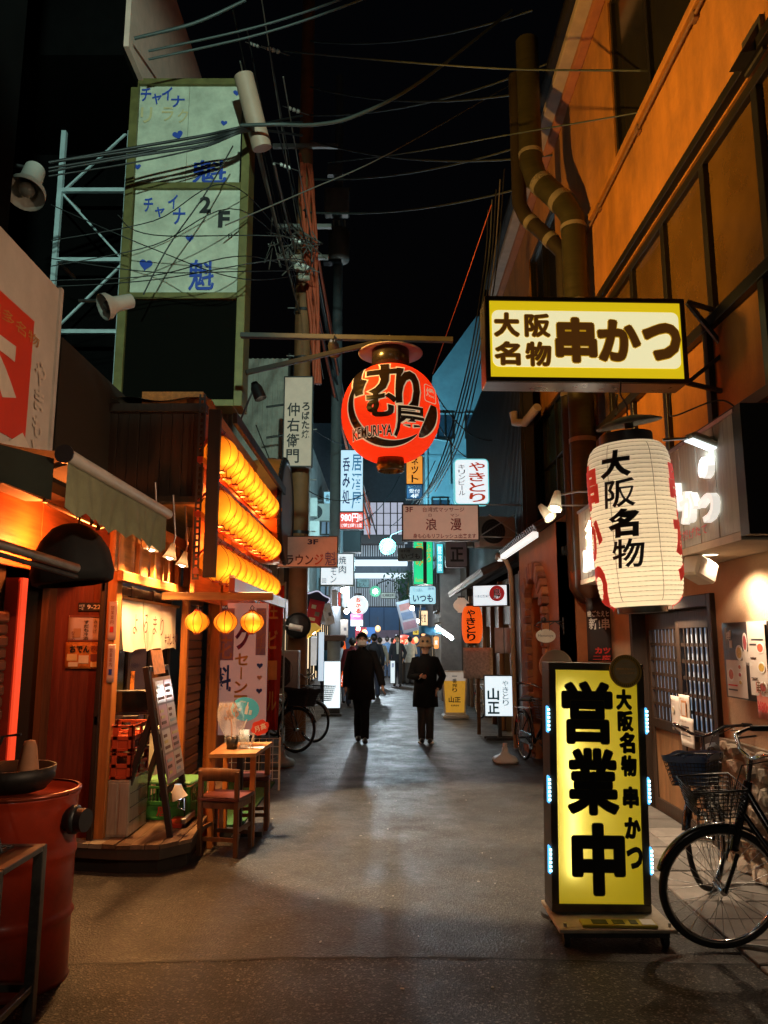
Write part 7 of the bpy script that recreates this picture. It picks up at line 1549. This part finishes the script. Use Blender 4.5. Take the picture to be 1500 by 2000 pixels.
# further small lit things deep in the alley
def far(lab, px, Y, m_, texts=(), **k): rsign('lightbox_sign', lab, px, Y, darkf, m_, texts, fw=.012, d=.1, **k)
warm = lit('warm_lit_plastic', (1, .72, .4), .8)
far('thin red lit strip sign beside the white strip banner', (660, 1156, 666, 1184), 16.4, lit('red_lit_plastic', (1, .1, .08)))
far('warm lit shop window sign low on the east side by the tarp', (818, 1192, 836, 1222), 22, warm, [('食堂', .2, .2, .8, .8, BLACK(), .01)])
far('small orange lit lantern shaped sign behind the tan hat', (846, 1242, 858, 1268), 18.5, lit('orange_lit_plastic', (1, .36, .05)), [('炭', .2, .3, .8, .7, cool(1), .02)], round_=.05)
far('blue white lit menu panel in the bright west doorway', (607, 1242, 620, 1290), 15.5, cool(.8), [('定食', .2, .1, .8, .5, BLUE(), 0, True)])
far('cyan lit vertical sign far up the west side past the おかる lantern', (676, 1100, 684, 1150), 30, cyan, [('酒処', .2, .1, .8, .9, BLUE(), 0, True)])
far('pale lit square sign high on the dark block by the blue izakaya sign', (632, 960, 655, 985), 24.8, lit('dim_cyan_lit', (.35, .6, .7), .5), [('歯科', .15, .2, .85, .8, BLACK(), .01)])
far('teal lit banner on the narrow building under the massage sign', (852, 1062, 866, 1120), 21, lit('teal_lit_plastic', (.1, .6, .65), .6), [('整体院', .2, .05, .8, .95, cool(1), .01, True)])
far('small yellow lit sign under the far vine on the east side', (806, 1222, 818, 1240), 25, lit('yellow_lit_plastic', (1, .7, .1), .8), [('麺', .2, .1, .8, .9, BLACK(), .01)])
for i, (x, y) in enumerate(((690, 1262), (712, 1236), (738, 1228), (812, 1250), (826, 1236))):
    p = W(x, y, 31+i); t = thing('paper_lantern', 'tiny warm lantern in the far string over the crowd, ' + ['westmost', 'second from the west', 'middle', 'second from the east', 'eastmost'][i], 'lantern', p, 'tiny far lanterns')
    MB(True).ball((0, 0, 0), .12, 8, (1, 1, 1.2)).build('shell', lit('warm_far_lantern', (1, .5, .2), 1.1), t); MB(True).tube([(0, 0, .12), (0, 0, .5)], .008, 4).build('flex', BLKP(), t)
for i, y in enumerate((15.3, 16.6, 17.9)): 
    MB().bb(-2.09, y, 2.66, -1.75, y+1.1, 2.72, .006).build('shop_canopy', mat('faded_striped_canopy', (.3, .1, .06), .8, var=.4, stretch=(1, 9, 1)), label=['faded red shop canopy nearest the brown utility pole', 'middle faded red shop canopy on the west side', 'farthest faded red shop canopy on the west side'][i], cat='canopy')

fp_ = thing('loose_sign_plate', 'broken yellow and black sign strip lying on the standing sign base', 'sign plate', Matrix.Translation((1.26, 4.44, .1065)) @ Matrix.Rotation(R(-2), 4, 'Z'))
MB(True).bb(-.2, -.045, 0, .2, .045, .016, .003).build('strip', mat('dirty_yellow_plate', (.5, .4, .03), .5, var=.3, grime=.4), fp_)
for x0, x1 in ((-.14, -.06), (-.03, .03), (.06, .1)): MB(True).bb(x0, -.03, .0162, x1, .03, .0185).build('print', BLACK(), fp_)
MB(True).bb(.12, -.04, .0162, .19, .04, .019).build('label', PAPER(), fp_)

for k in range(6):
    y0 = [60, 150, 205, 255, 330, 395][k]; y1 = [20, 175, 120, 300, 250, 330][k]
    cable(f'black service cable crossing the alley sky from the brown pole eastward, {ordn[k]} from the top', sag(W(606, y0+20, 12.9), W(1040+20*k, y1, 10.5), .25, 14), .016, wg)['group'] = 'service cables across the alley sky'
# ================================================================== BICYCLES
def bicycle(label, M, mframe, mbar, steer=0, basket=True, bag=None, group='parked bicycles', tyre_m=None, rr=.325, bs=1.):
    t = thing('bicycle', label, 'bicycle', M, group)
    ax = Vector((1.08, 0, rr)); hd0 = Vector((1.0, 0, .52)); hd1 = Vector((.9, 0, .88))
    S = Matrix.Translation(hd0) @ Matrix.Rotation(R(steer), 4, (hd1-hd0).normalized()) @ Matrix.Translation(-hd0)
    I = Matrix.Identity(4)
    def wheel(c, X):
        rim = MB(True); ring = [(c.x+(rr-.035)*math.cos(a), 0, c.z+(rr-.035)*math.sin(a)) for a in [2*math.pi*k/48 for k in range(48)]]
        rim.tube([X @ Vector(p) for p in ring], .012, 6, closed=True); w = rim.build('wheel', CHROME(), t)
        ty = MB(True); ty.tube([X @ Vector((c.x+(rr-.018)*math.cos(a), 0, c.z+(rr-.018)*math.sin(a))) for a in [2*math.pi*k/48 for k in range(48)]], .019, 8, closed=True); ty.build('tyre', tyre_m or RUBBER(), w)
        sp = MB(True)
        for k in range(28):
            a = 2*math.pi*k/28; s = 1 if k % 2 else -1; b = a+.5*(1 if k % 4 < 2 else -1)
            sp.tube([X @ Vector((c.x+.025*math.cos(b), s*.03, c.z+.025*math.sin(b))), X @ Vector((c.x+(rr-.045)*math.cos(a), 0, c.z+(rr-.045)*math.sin(a)))], .0016, 4, cap=False)
        sp.build('spokes', STEEL(), w)
        hb = MB(True); hb.cyl(X @ (c+Vector((0, -.05, 0))), X @ (c+Vector((0, .05, 0))), .022, n=12); hb.build('hub', CHROME(), w)
        fd = MB(True); a0, a1 = (20, 175) if c.x > .5 else (5, 185)
        vs = []; n = 20
        for k in range(n+1):
            a = R(a0+(a1-a0)*k/n)
            for q in range(5):
                y = -.028+.014*q; r = rr+.022-.012*(abs(q-2)/2)**2
                vs.append(X @ Vector((c.x+r*math.cos(a), y, c.z+r*math.sin(a))))
        fd.add(vs, [(k*5+q, k*5+q+1, k*5+q+6, k*5+q+5) for k in range(n) for q in range(4)], None, True); fd.build('mudguard', mframe, t, solid=.002)
    wheel(Vector((0, 0, rr)), I); wheel(ax, S)
    f = MB(True); bb = Vector((.44, 0, .28)); st = Vector((.3, 0, .72))
    f.tube([hd1-Vector((-.01, 0, .06)), Vector((.72, 0, .48)), bb], .019, 10); f.tube([hd0+(hd1-hd0)*.55, Vector((.7, 0, .38)), bb+Vector((.02, 0, .03))], .015, 10); f.tube([bb, st], .016, 10)
    for s in (-.05, .05): f.tube([(0, s, rr), (.3, s*.6, .29), bb], .009, 8); f.tube([(0, s, rr), (.28, s*.3, .62)], .008, 8)
    f.cyl(hd0, hd1, .022, n=12); f.build('frame', mframe, t)
    k = MB(True)
    for s in (-.055, .055): k.tube([S @ (hd0+Vector((0, s*.8, 0))), S @ Vector((1.03, s, .45)), S @ (ax+Vector((0, s, 0)))], .011, 8)
    k.tube([S @ hd0+Vector((0, 0, 0)), S @ hd0], .03, 8); k.build('fork', mframe, t)
    h = MB(True); h.tube([S @ v for v in (hd1, hd1+Vector((-.02, 0, .12)))], .013, 10)
    for s in (-1, 1): h.tube([S @ Vector(v) for v in ((.88, 0, 1.0), (.9, s*.07, 1.02), (.88, s*.17, 1.07), (.78, s*.25, 1.07), (.68, s*.27, 1.06))], .011, 10)
    hb = h.build('handlebar', mbar, t)
    for s in (-1, 1):
        MB(True).tube([S @ Vector(v) for v in ((.76, s*.254, 1.07), (.65, s*.274, 1.057))], .016, 10).build('grip', RUBBER(), hb); MB(True).tube([S @ Vector(v) for v in ((.83, s*.22, 1.055), (.86, s*.2, 1.04), (.74, s*.24, 1.03))], .006, 6).build('brake_lever', STEEL(), hb)
    MB(True).tube([S @ Vector(v) for v in ((.8, .2, 1.06), (.97, .1, 1.0), (1.0, .02, .8), (1.05, .04, .5))], .004, 5).build('brake_cable', BLKP(), t)
    if basket:
        b = MB(True); P = lambda x, y, z: S @ Vector((1.0+(x)*bs*(.16+.05*z)+.14*bs, y*bs*(.15+.035*z), .88-.22*bs+(.25*bs-.02)*z))
        for j in range(8):
            z = j/7; b.tube([P(-1, -1, z), P(1, -1, z), P(1, 1, z), P(-1, 1, z)], .0032 if j < 7 else .006, 4, closed=True)
        for q in range(12):
            u = -1+2*q/11
            for a, c_ in (((u, -1), 0), ((u, 1), 0), ((-1, u), 0), ((1, u), 0)): b.tube([P(*a, 0), P(*a, 1)], .0022, 4, cap=False)
            b.tube([P(u, -1, 0), P(u, 1, 0)], .0022, 4, cap=False)
        bk = b.build('basket', mat('black_wire', (.03, .03, .03), .4, .5), t)
        if bag:
            g = MB(True); g.grid(lambda u, v: P(*((math.copysign(min(1, abs(1.35*math.cos(u*6.283))), math.cos(u*6.283))*(.94 if v < .8 else 1.06), math.copysign(min(1, abs(1.35*math.sin(u*6.283))), math.sin(u*6.283))*(.94 if v < .8 else 1.06))), min(1.12, .03+1.12*v)+.03*math.sin(u*30)*(v > .7)), 40, 10); g.build('bag', bag, bk)
    sd = MB(True); sd.grid(lambda u, v: (.14+.28*u, (v-.5)*(.2-.15*u**1.3), .84+.02*math.sin(math.pi*v)-.03*(2*v-1)**2), 8, 8); s_o = sd.build('saddle', BLKP(), t, solid=.03); MB(True).cyl(st-Vector((0, 0, .05)), Vector((.26, 0, .83)), .012, n=8).build('seat_post', CHROME(), t)
    c = MB(True); c.lathe([(.05, -.004), (.09, -.004), (.09, .004), (.05, .004)], 24, Matrix.Translation(bb+Vector((0, -.05, 0))) @ Matrix.Rotation(R(90), 4, 'X'))
    for s in (-1, 1): c.bar(bb+Vector((0, s*.07, 0)), bb+Vector((.15*s, s*.08, -.06*s)), .02, .014)
    cr = c.build('crank', CHROME(), t)
    for s in (-1, 1): MB(True).box(bb+Vector((.15*s, s*.125, -.06*s)), (.085, .08, .022), None, .006).build('pedal', RUBBER(), cr)
    MB(True).bb(0, -.062, .25, .5, -.052, .4, .004).build('chain_guard', mframe, t); MB(True).tube([(0, .07, rr), (-.05, .12, .01)], .009, 6).build('kickstand', STEEL(), t)
    r_ = MB(True)
    for y in (-.06, 0, .06): r_.tube([(.2, y, .70), (-.22, y, .69)], .006, 6)
    r_.tube([(-.2, -.06, .69), (-.2, .06, .69)], .006, 6); r_.tube([(-.1, .06, .69), (0, .06, rr)], .006, 6); r_.tube([(-.1, -.06, .69), (0, -.06, rr)], .006, 6); r_.build('rack', STEEL(), t)
    MB(True).cyl(Vector((-.235, 0, .5)), Vector((-.245, 0, .5)), .03, n=12).build('reflector', mat('red_reflector', (.5, .02, .02), .2), t)
    return t
bk1 = mat('black_bike_paint', (.015, .015, .017), .25, .2, var=.1, coat=.5)
def bplace(hub, ang): return Matrix.Translation((hub.x-1.08*math.cos(R(ang)), hub.y-1.08*math.sin(R(ang)), 0)) @ Matrix.Rotation(R(ang), 4, 'Z')
h1 = Vector((1.78, 4.33, 0)); bicycle('black city bicycle with silver handlebar and mesh basket nearest the standing sign', bplace(h1, 137) @ Matrix.Translation((0, 0, .012)), bk1, CHROME(), steer=43, bs=.66)
h2 = Vector((2.08, 5.25, 0)); bicycle('black city bicycle with blue bag lined basket behind the silver handlebar one', bplace(h2, -118) @ Matrix.Translation((0, 0, .025)) @ Matrix.Diagonal((.94, .94, .94, 1)), bk1, bk1, steer=-15, bs=.8, bag=mat('blue_bin_bag', (.04, .1, .22), .3, var=.4, scale=9))
gb = mat('silver_bike_paint', (.3, .31, .32), .3, .6)
q = G(577, 1470); bicycle('bicycle with dark covered basket parked behind the red banner', bplace(q, -42), bk1, CHROME(), steer=18, bag=mat('dark_basket_cover', (.03, .03, .035), .6), group='bicycles on the west side')
q = G(612, 1450); bicycle('silver bicycle parked beside the covered basket one', bplace(q, -46), gb, CHROME(), steer=10, group='bicycles on the west side')
q = G(925, 1412); bicycle('blue grey bicycle between the beer board and the 山正 lightbox', Matrix.Translation((q.x+.25, q.y+.9, 0)) @ Matrix.Rotation(R(-75), 4, 'Z'), gb, CHROME(), steer=-12, group='bicycles on the east side')
q = G(1045, 1508); bicycle('dark bicycle half hidden behind the standing yellow sign', Matrix.Translation((q.x+.05, q.y+1.0, 0)) @ Matrix.Rotation(R(-82), 4, 'Z'), bk1, CHROME(), steer=0, group='bicycles on the east side')
# ================================================================== PEOPLE
SK = mat('skin', (.62, .37, .25), .5, var=.08); HAIR = mat('black_hair', (.012, .01, .009), .45, var=.3, scale=30); 
def person(label, pos, yaw, H, coat, tro, shoe, hem=.8, hair='short', face=True, mask=None, hat=None, arms=('down', 'down'), stride=.08, bulk=1., lw=1., group=None, hairm=None, extra=None):
    s = H/1.72
    t = thing('person', label, 'person', Matrix.Translation(pos) @ Matrix.Rotation(R(yaw), 4, 'Z') @ Matrix.Diagonal((s, s, s, 1)), group)
    A = {'down': ((.245, .03, 1.14), (.26, -.05, .9)), 'out': ((.28, .03, 1.15), (.33, -.03, .92)), 'pocket': ((.3, .06, 1.13), (.22, -.07, .95)), 'raise': ((.26, .04, 1.13), (.09, -.24, 1.14)), 'phone': ((.25, .0, 1.15), (.1, -.28, 1.28)), 'bag': ((.24, .0, 1.15), (.2, -.18, 1.1))}
    V = []; Ed = []; Rd = []
    def v(p, r, par=None):
        V.append(p); Rd.append(r); i = len(V)-1
        if par is not None: Ed.append((par, i))
        return i
    pel = v((0, 0, .95), (.13, .1)); sp = v((0, .01, 1.15), (.125, .095), pel); chs = v((0, .01, 1.34), (.15, .1), sp); nk0 = v((0, .01, 1.46), (.06, .06), chs); nk = v((0, -.005, 1.52), (.052, .052), nk0)
    j = v((0, -.02, 1.575), (.066, .072), nk); hdv = v((0, -.012, 1.645), (.075, .09), j); v((0, -.002, 1.7), (.055, .07), hdv)
    J = {}
    for k, sd in enumerate((-1, 1)):
        sh = v((sd*.165, .01, 1.41), (.055, .055), chs); e, w = A[arms[k]]; el = v((sd*e[0], e[1], e[2]), (.042, .042), sh)
        wx_ = sd*w[0]; wr_ = v((wx_, w[1], w[2]), (.028, .025), el)
        d = (Vector((wx_, w[1], w[2]))-Vector((sd*e[0], e[1], e[2]))).normalized(); pm = Vector((wx_, w[1], w[2]))+d*.075; pi_ = v(tuple(pm), (.032, .02), wr_)
        sidev = Vector((0, 1, 0)) if abs(d.z) > .7 else Vector((0, 0, 1)); sidev = (sidev-d*sidev.dot(d)).normalized(); inn = d.cross(sidev)*sd
        for f in range(4):
            o = sidev*(.027-.018*f); L = (.035, .04, .037, .028)[f]
            a = v(tuple(pm+d*.03+o), (.0095, .0095), pi_); b = v(tuple(pm+d*(.03+L)+o+inn*.008), (.0085, .0085), a); v(tuple(pm+d*(.03+L*1.7)+o+inn*.022), (.007, .007), b)
        a = v(tuple(Vector((wx_, w[1], w[2]))+d*.04-sidev*-.038), (.011, .011), wr_); v(tuple(Vector((wx_, w[1], w[2]))+d*.085+sidev*.05), (.009, .009), a)
        J[sd] = (Vector((sd*.165, .01, 1.41)), Vector((sd*e[0], e[1], e[2])), Vector((wx_, w[1], w[2])))
        st = stride*sd; hp = v((sd*.085, 0, .9), (.08, .08), pel); kn = v((sd*.09*lw, -.03-st*.4, .5), (.055, .055), hp); an = v((sd*.09*lw, .02-st, .09), (.035, .035), kn); v((sd*.1*lw, -.13-st, .035), (.03, .025), an)
    me = bpy.data.meshes.new('body'); me.from_pydata(V, Ed, []); o = bpy.data.objects.new('body', me); COL.objects.link(o); o.parent = t
    me.materials.append(SK)
    md = o.modifiers.new('skin', 'SKIN'); lay = me.skin_vertices[0].data if me.skin_vertices else None
    if lay is None:
        bm = bmesh.new(); bm.from_mesh(me); bm.verts.layers.skin.verify(); bm.to_mesh(me); bm.free(); lay = me.skin_vertices[0].data
    for i, r in enumerate(Rd): lay[i].radius = r
    lay[0].use_root = True
    md.use_smooth_shade = True
    sb = o.modifiers.new('sub', 'SUBSURF'); sb.levels = 1; sb.render_levels = 1
    # coat
    b = bulk; prof = [(hem, .205*b, .15*b), ((hem+1.0)/2, .195*b, .145*b), (1.02, .18*b, .135*b), (1.2, .185*b, .13*b), (1.33, .195*b, .13*b), (1.41, .185*b, .115*b), (1.45, .135, .095), (1.485, .08, .075), (1.53, .066, .066)]
    zs = [prof[0][0]+(prof[-1][0]-prof[0][0])*i/26 for i in range(27)]
    def pr(z):
        for i in range(len(prof)-1):
            if prof[i][0] <= z <= prof[i+1][0]+1e-6:
                f = (z-prof[i][0])/(prof[i+1][0]-prof[i][0]); return prof[i][1]+(prof[i+1][1]-prof[i][1])*f, prof[i][2]+(prof[i+1][2]-prof[i][2])*f
        return prof[-1][1:]
    m = MB(True)
    def cf(u, w_):
        z = zs[0]+(zs[-1]-zs[0])*w_; rx, ry = pr(z); a = u*2*math.pi; fo = 1+.035*math.sin(5*a+z*6)*max(0, 1.25-z)*1.5+.012*math.sin(11*a+z*21)
        return (rx*fo*math.cos(a), ry*fo*math.sin(a)+.008, z)
    m.grid(cf, 36, 26)
    for sd in (-1, 1):
        S0, E0, W0_ = J[sd]; pts = [S0-Vector((sd*.05, 0, -.0)), S0, S0.lerp(E0, .5), E0, E0.lerp(W0_, .5), W0_+(W0_-E0).normalized()*.02]; m.tube(pts, [.07*b, .078*b, .066*b, .063*b, .056*b, .052*b], 14)
    m.build('coat', coat, t)
    # trousers, shoes
    m = MB(True)
    for sd in (-1, 1):
        st = stride*sd; m.tube([(sd*.08, 0, .92), (sd*.085*(.5+lw/2), -.015-st*.2, .7), (sd*.09*lw, -.035-st*.4, .5), (sd*.09*lw+.008*sd, 0-st*.7, .28), (sd*.09*lw, .02-st, .07)], [.105, .093, .078, .07, .066], 14)
    m.build('trousers', tro, t)
    m = MB(True)
    for sd in (-1, 1):
        st = stride*sd; m.ball((sd*.098*lw, -.05-st, .048), .05, 10, (.95, 2.6, .95))
    m.build('shoes', shoe, t)
    hm = hairm or HAIR
    m = MB(True)
    if hair in ('short', 'long', 'bun'):
        def hf(u, w_):
            a = u*2*math.pi; ph = w_*math.pi*.5*1.22; fr = math.sin(a) < -.25
            if fr: ph = min(ph, math.pi*.5*.72)
            r = .108+.008*math.sin(a*9+ph*7)+.004*math.sin(a*17+ph*13); return (r*.88*math.sin(ph)*math.cos(a), .012+r*1.05*math.sin(ph)*math.sin(a), 1.652+r*1.02*math.cos(ph))
        m.grid(hf, 28, 12); m.ball((0, .04, 1.64), .085, 10, (1, .9, 1.05))
        if hair == 'long': m.grid(lambda u, w_: ((.1+.035*w_)*math.cos(math.pi*u)*(1+.05*math.sin(u*25)), .05+.06*math.sin(math.pi*u)+.02*w_, 1.68-.45*w_-.03*math.sin(u*17)), 18, 10)
        if hair == 'bun': m.ball((0, .11, 1.7), .045, 8)
        m.build('hair', hm, t)
    if hat:
        h_ = MB(True); h_.lathe([(.001, 1.795), (.07, 1.785), (.098, 1.75), (.105, 1.68), (.108, 1.672), (.165, 1.615), (.16, 1.612), (.1, 1.665), (.09, 1.75), (.001, 1.78)], 28, Matrix.Translation((0, .0, .035))); h_.build('hat', hat, t)
        g = MB(True)
        for sd in (-1, 1): g.tube([(sd*.04+.019*math.cos(a), -.116, 1.742+.016*math.sin(a)) for a in [2*math.pi*k/16 for k in range(16)]], .004, 5, closed=True); g.lathe([(.001, 0), (.017, .0)], 14, Matrix.Translation((sd*.04, -.116, 1.742)) @ Matrix.Rotation(R(90), 4, 'X'))
        g.build('sunglasses', BLKP(), t)
    if face:
        m = MB(True); m.tube([(0, -.112, 1.665), (0, -.128, 1.635), (0, -.118, 1.622)], [.008, .015, .008], 8); m.build('nose', SK, t)
        for sd in (-1, 1):
            MB(True).ball((sd*.033, -.102, 1.664), .011, 8, (1.2, .5, .7)).build('eye', mat('dark_eye', (.02, .015, .012), .2, var=0), t); MB(True).tube([(sd*.02, -.108, 1.682), (sd*.05, -.1, 1.684)], .004, 5).build('eyebrow', hm, t); MB(True).ball((sd*.083, .0, 1.645), .026, 8, (.4, .7, 1.1)).build('ear', SK, t)
        if not mask: MB(True).tube([(-.025, -.105, 1.597), (0, -.111, 1.595), (.025, -.105, 1.597)], .006, 6).build('mouth', mat('lips', (.35, .12, .1), .5), t)
    if mask:
        MB(True).grid(lambda u, v_: (.078*math.sin((u-.5)*2.5), .0-.128*math.cos((u-.5)*2.1)-.012*math.sin(math.pi*v_), 1.643-.095*v_), 12, 8).build('mask', mask, t, solid=.003)
        m = MB(True)
        for sd in (-1, 1): m.tube([(sd*.072, -.07, 1.635), (sd*.083, 0, 1.64)], .002, 4)
        m.build('mask_strap', mask, t)
    if extra: extra(t)
    return t
bc = mat('black_coat', (.009, .009, .01), .8, spec=.12, var=.25, scale=14, bump=.3, bscale=50); dt = mat('dark_trousers', (.012, .013, .016), .85, spec=.12, var=.2); gtr = mat('charcoal_trousers', (.035, .036, .035), .8, var=.25, scale=10)
bs_ = mat('black_shoes', (.02, .02, .022), .4, var=.2); maskm = mat('white_mask', (.82, .8, .76), .7, var=.05)
p1 = G(706, 1450); person('person in black hooded coat and white face mask walking toward us', p1, 4, 1.70, bc, dt, bs_, hem=.68, lw=.5, hair='short', mask=maskm, arms=('down', 'out'), stride=.15, bulk=1.12)
def cig(t): MB(True).cyl((-.075, -.33, 1.14), (-.115, -.37, 1.10), .0045, n=6).build('cigarette', PAPER(), t)
def soles(t):
    m = MB(True)
    for sd in (-1, 1): m.ball((sd*.098, -.11-.02*sd, .028), .05, 10, (.98, 1.3, .45))
    m.build('shoe_toe', WHITE(), t); cig(t)
p2 = G(832, 1452); person('person in black high collared coat and tan bucket hat holding a cigarette', p2, -3, 1.58, bc, gtr, bs_, hem=.62, lw=.72, hair='short', hat=mat('tan_hat', (.4, .27, .15), .8, var=.15), arms=('raise', 'pocket'), stride=.02, bulk=1.1, extra=soles)
def ty(*c): return mat('coat_%d_%d_%d' % tuple(int(q*100) for q in c), c, .8, var=.2, scale=10)
jean = ty(.03, .045, .08); back = 180
CR = [((640, 1362, 20), 165, 1.66, ty(.04, .2, .35), ty(.04, .05, .1), .75, 'long', False, ('bag', 'down'), 'person with long black hair in a blue coat seen from behind'),
      ((668, 1362, 20.5), 195, 1.58, ty(.5, .55, .6), ty(.2, .22, .28), .85, 'bun', False, ('down', 'bag'), 'person in pale grey jacket with white bag beside the blue coat'),
      ((690, 1370, 19.5), 180, 1.64, ty(.2, .02, .03), jean, .8, 'short', False, ('down', 'down'), 'person in dark red coat queueing behind the masked walker'),
      ((702, 1345, 23), 170, 1.72, ty(.05, .03, .05), jean, .8, 'short', False, ('down', 'down'), 'person in dark plum jacket deep in the queue'),
      ((731, 1352, 22.5), 190, 1.76, ty(.02, .02, .025), jean, .8, 'short', False, ('down', 'pocket'), 'tall person in black jacket just beyond the masked walker'),
      ((742, 1336, 27), 180, 1.68, ty(.45, .38, .3), ty(.05, .05, .06), .8, 'short', False, ('down', 'down'), 'person with cream backpack coat walking away'),
      ((756, 1312, 34), 180, 1.72, ty(.06, .13, .24), ty(.04, .06, .1), .7, 'short', False, ('down', 'down'), 'person in blue suit walking away at the far end'),
      ((775, 1338, 28), 5, 1.76, ty(.03, .035, .05), ty(.03, .035, .05), .8, 'short', True, ('down', 'pocket'), 'person in dark suit and white shirt facing us under the far red lantern'),
      ((799, 1330, 29), 200, 1.72, ty(.6, .58, .54), ty(.1, .1, .11), .8, 'short', False, ('phone', 'down'), 'person in white jacket beside the suited man'),
      ((722, 1318, 32), 175, 1.7, ty(.1, .09, .1), jean, .8, 'short', False, ('down', 'down'), 'person in grey coat far behind the queue'),
      ((766, 1306, 37), 180, 1.66, ty(.25, .08, .08), jean, .8, 'short', False, ('down', 'down'), 'small distant person in brown red coat near the shutter'),
      ((655, 1335, 24), 175, 1.7, ty(.03, .03, .04), jean, .8, 'short', False, ('down', 'down'), 'person in black standing by the bright west door')]
for (px, py, Y), yw, H, c1_, c2_, hem, hr, fc_, ar, lab in CR:
    pos = Vector(((px-750)/1500*Y*1.012, Y, 0))
    def ex(t, lab=lab):
        if 'suit and white shirt' in lab: MB(True).prism([(-.05, 1.5), (.05, 1.5), (.03, 1.1), (-.03, 1.1)], 0, .01, Matrix.Translation((0, -.135, 0)) @ Matrix.Rotation(R(90), 4, 'X')).build('shirt', PAPER(), t)
        if 'white bag' in lab: MB(True).box((.16, .12, .95), (.22, .1, .24), None, .03).build('bag', mat('white_bag', (.55, .53, .5), .6), t)
        if 'backpack' in lab: MB(True).box((0, .19, 1.22), (.26, .14, .38), None, .05).build('backpack', mat('cream_pack', (.55, .48, .38), .7), t)
    person(lab, pos, yw, H, c1_, c2_, bs_, hem=hem, hair=hr, face=fc_, arms=ar, stride=.05, group='people in the crowd', extra=ex)
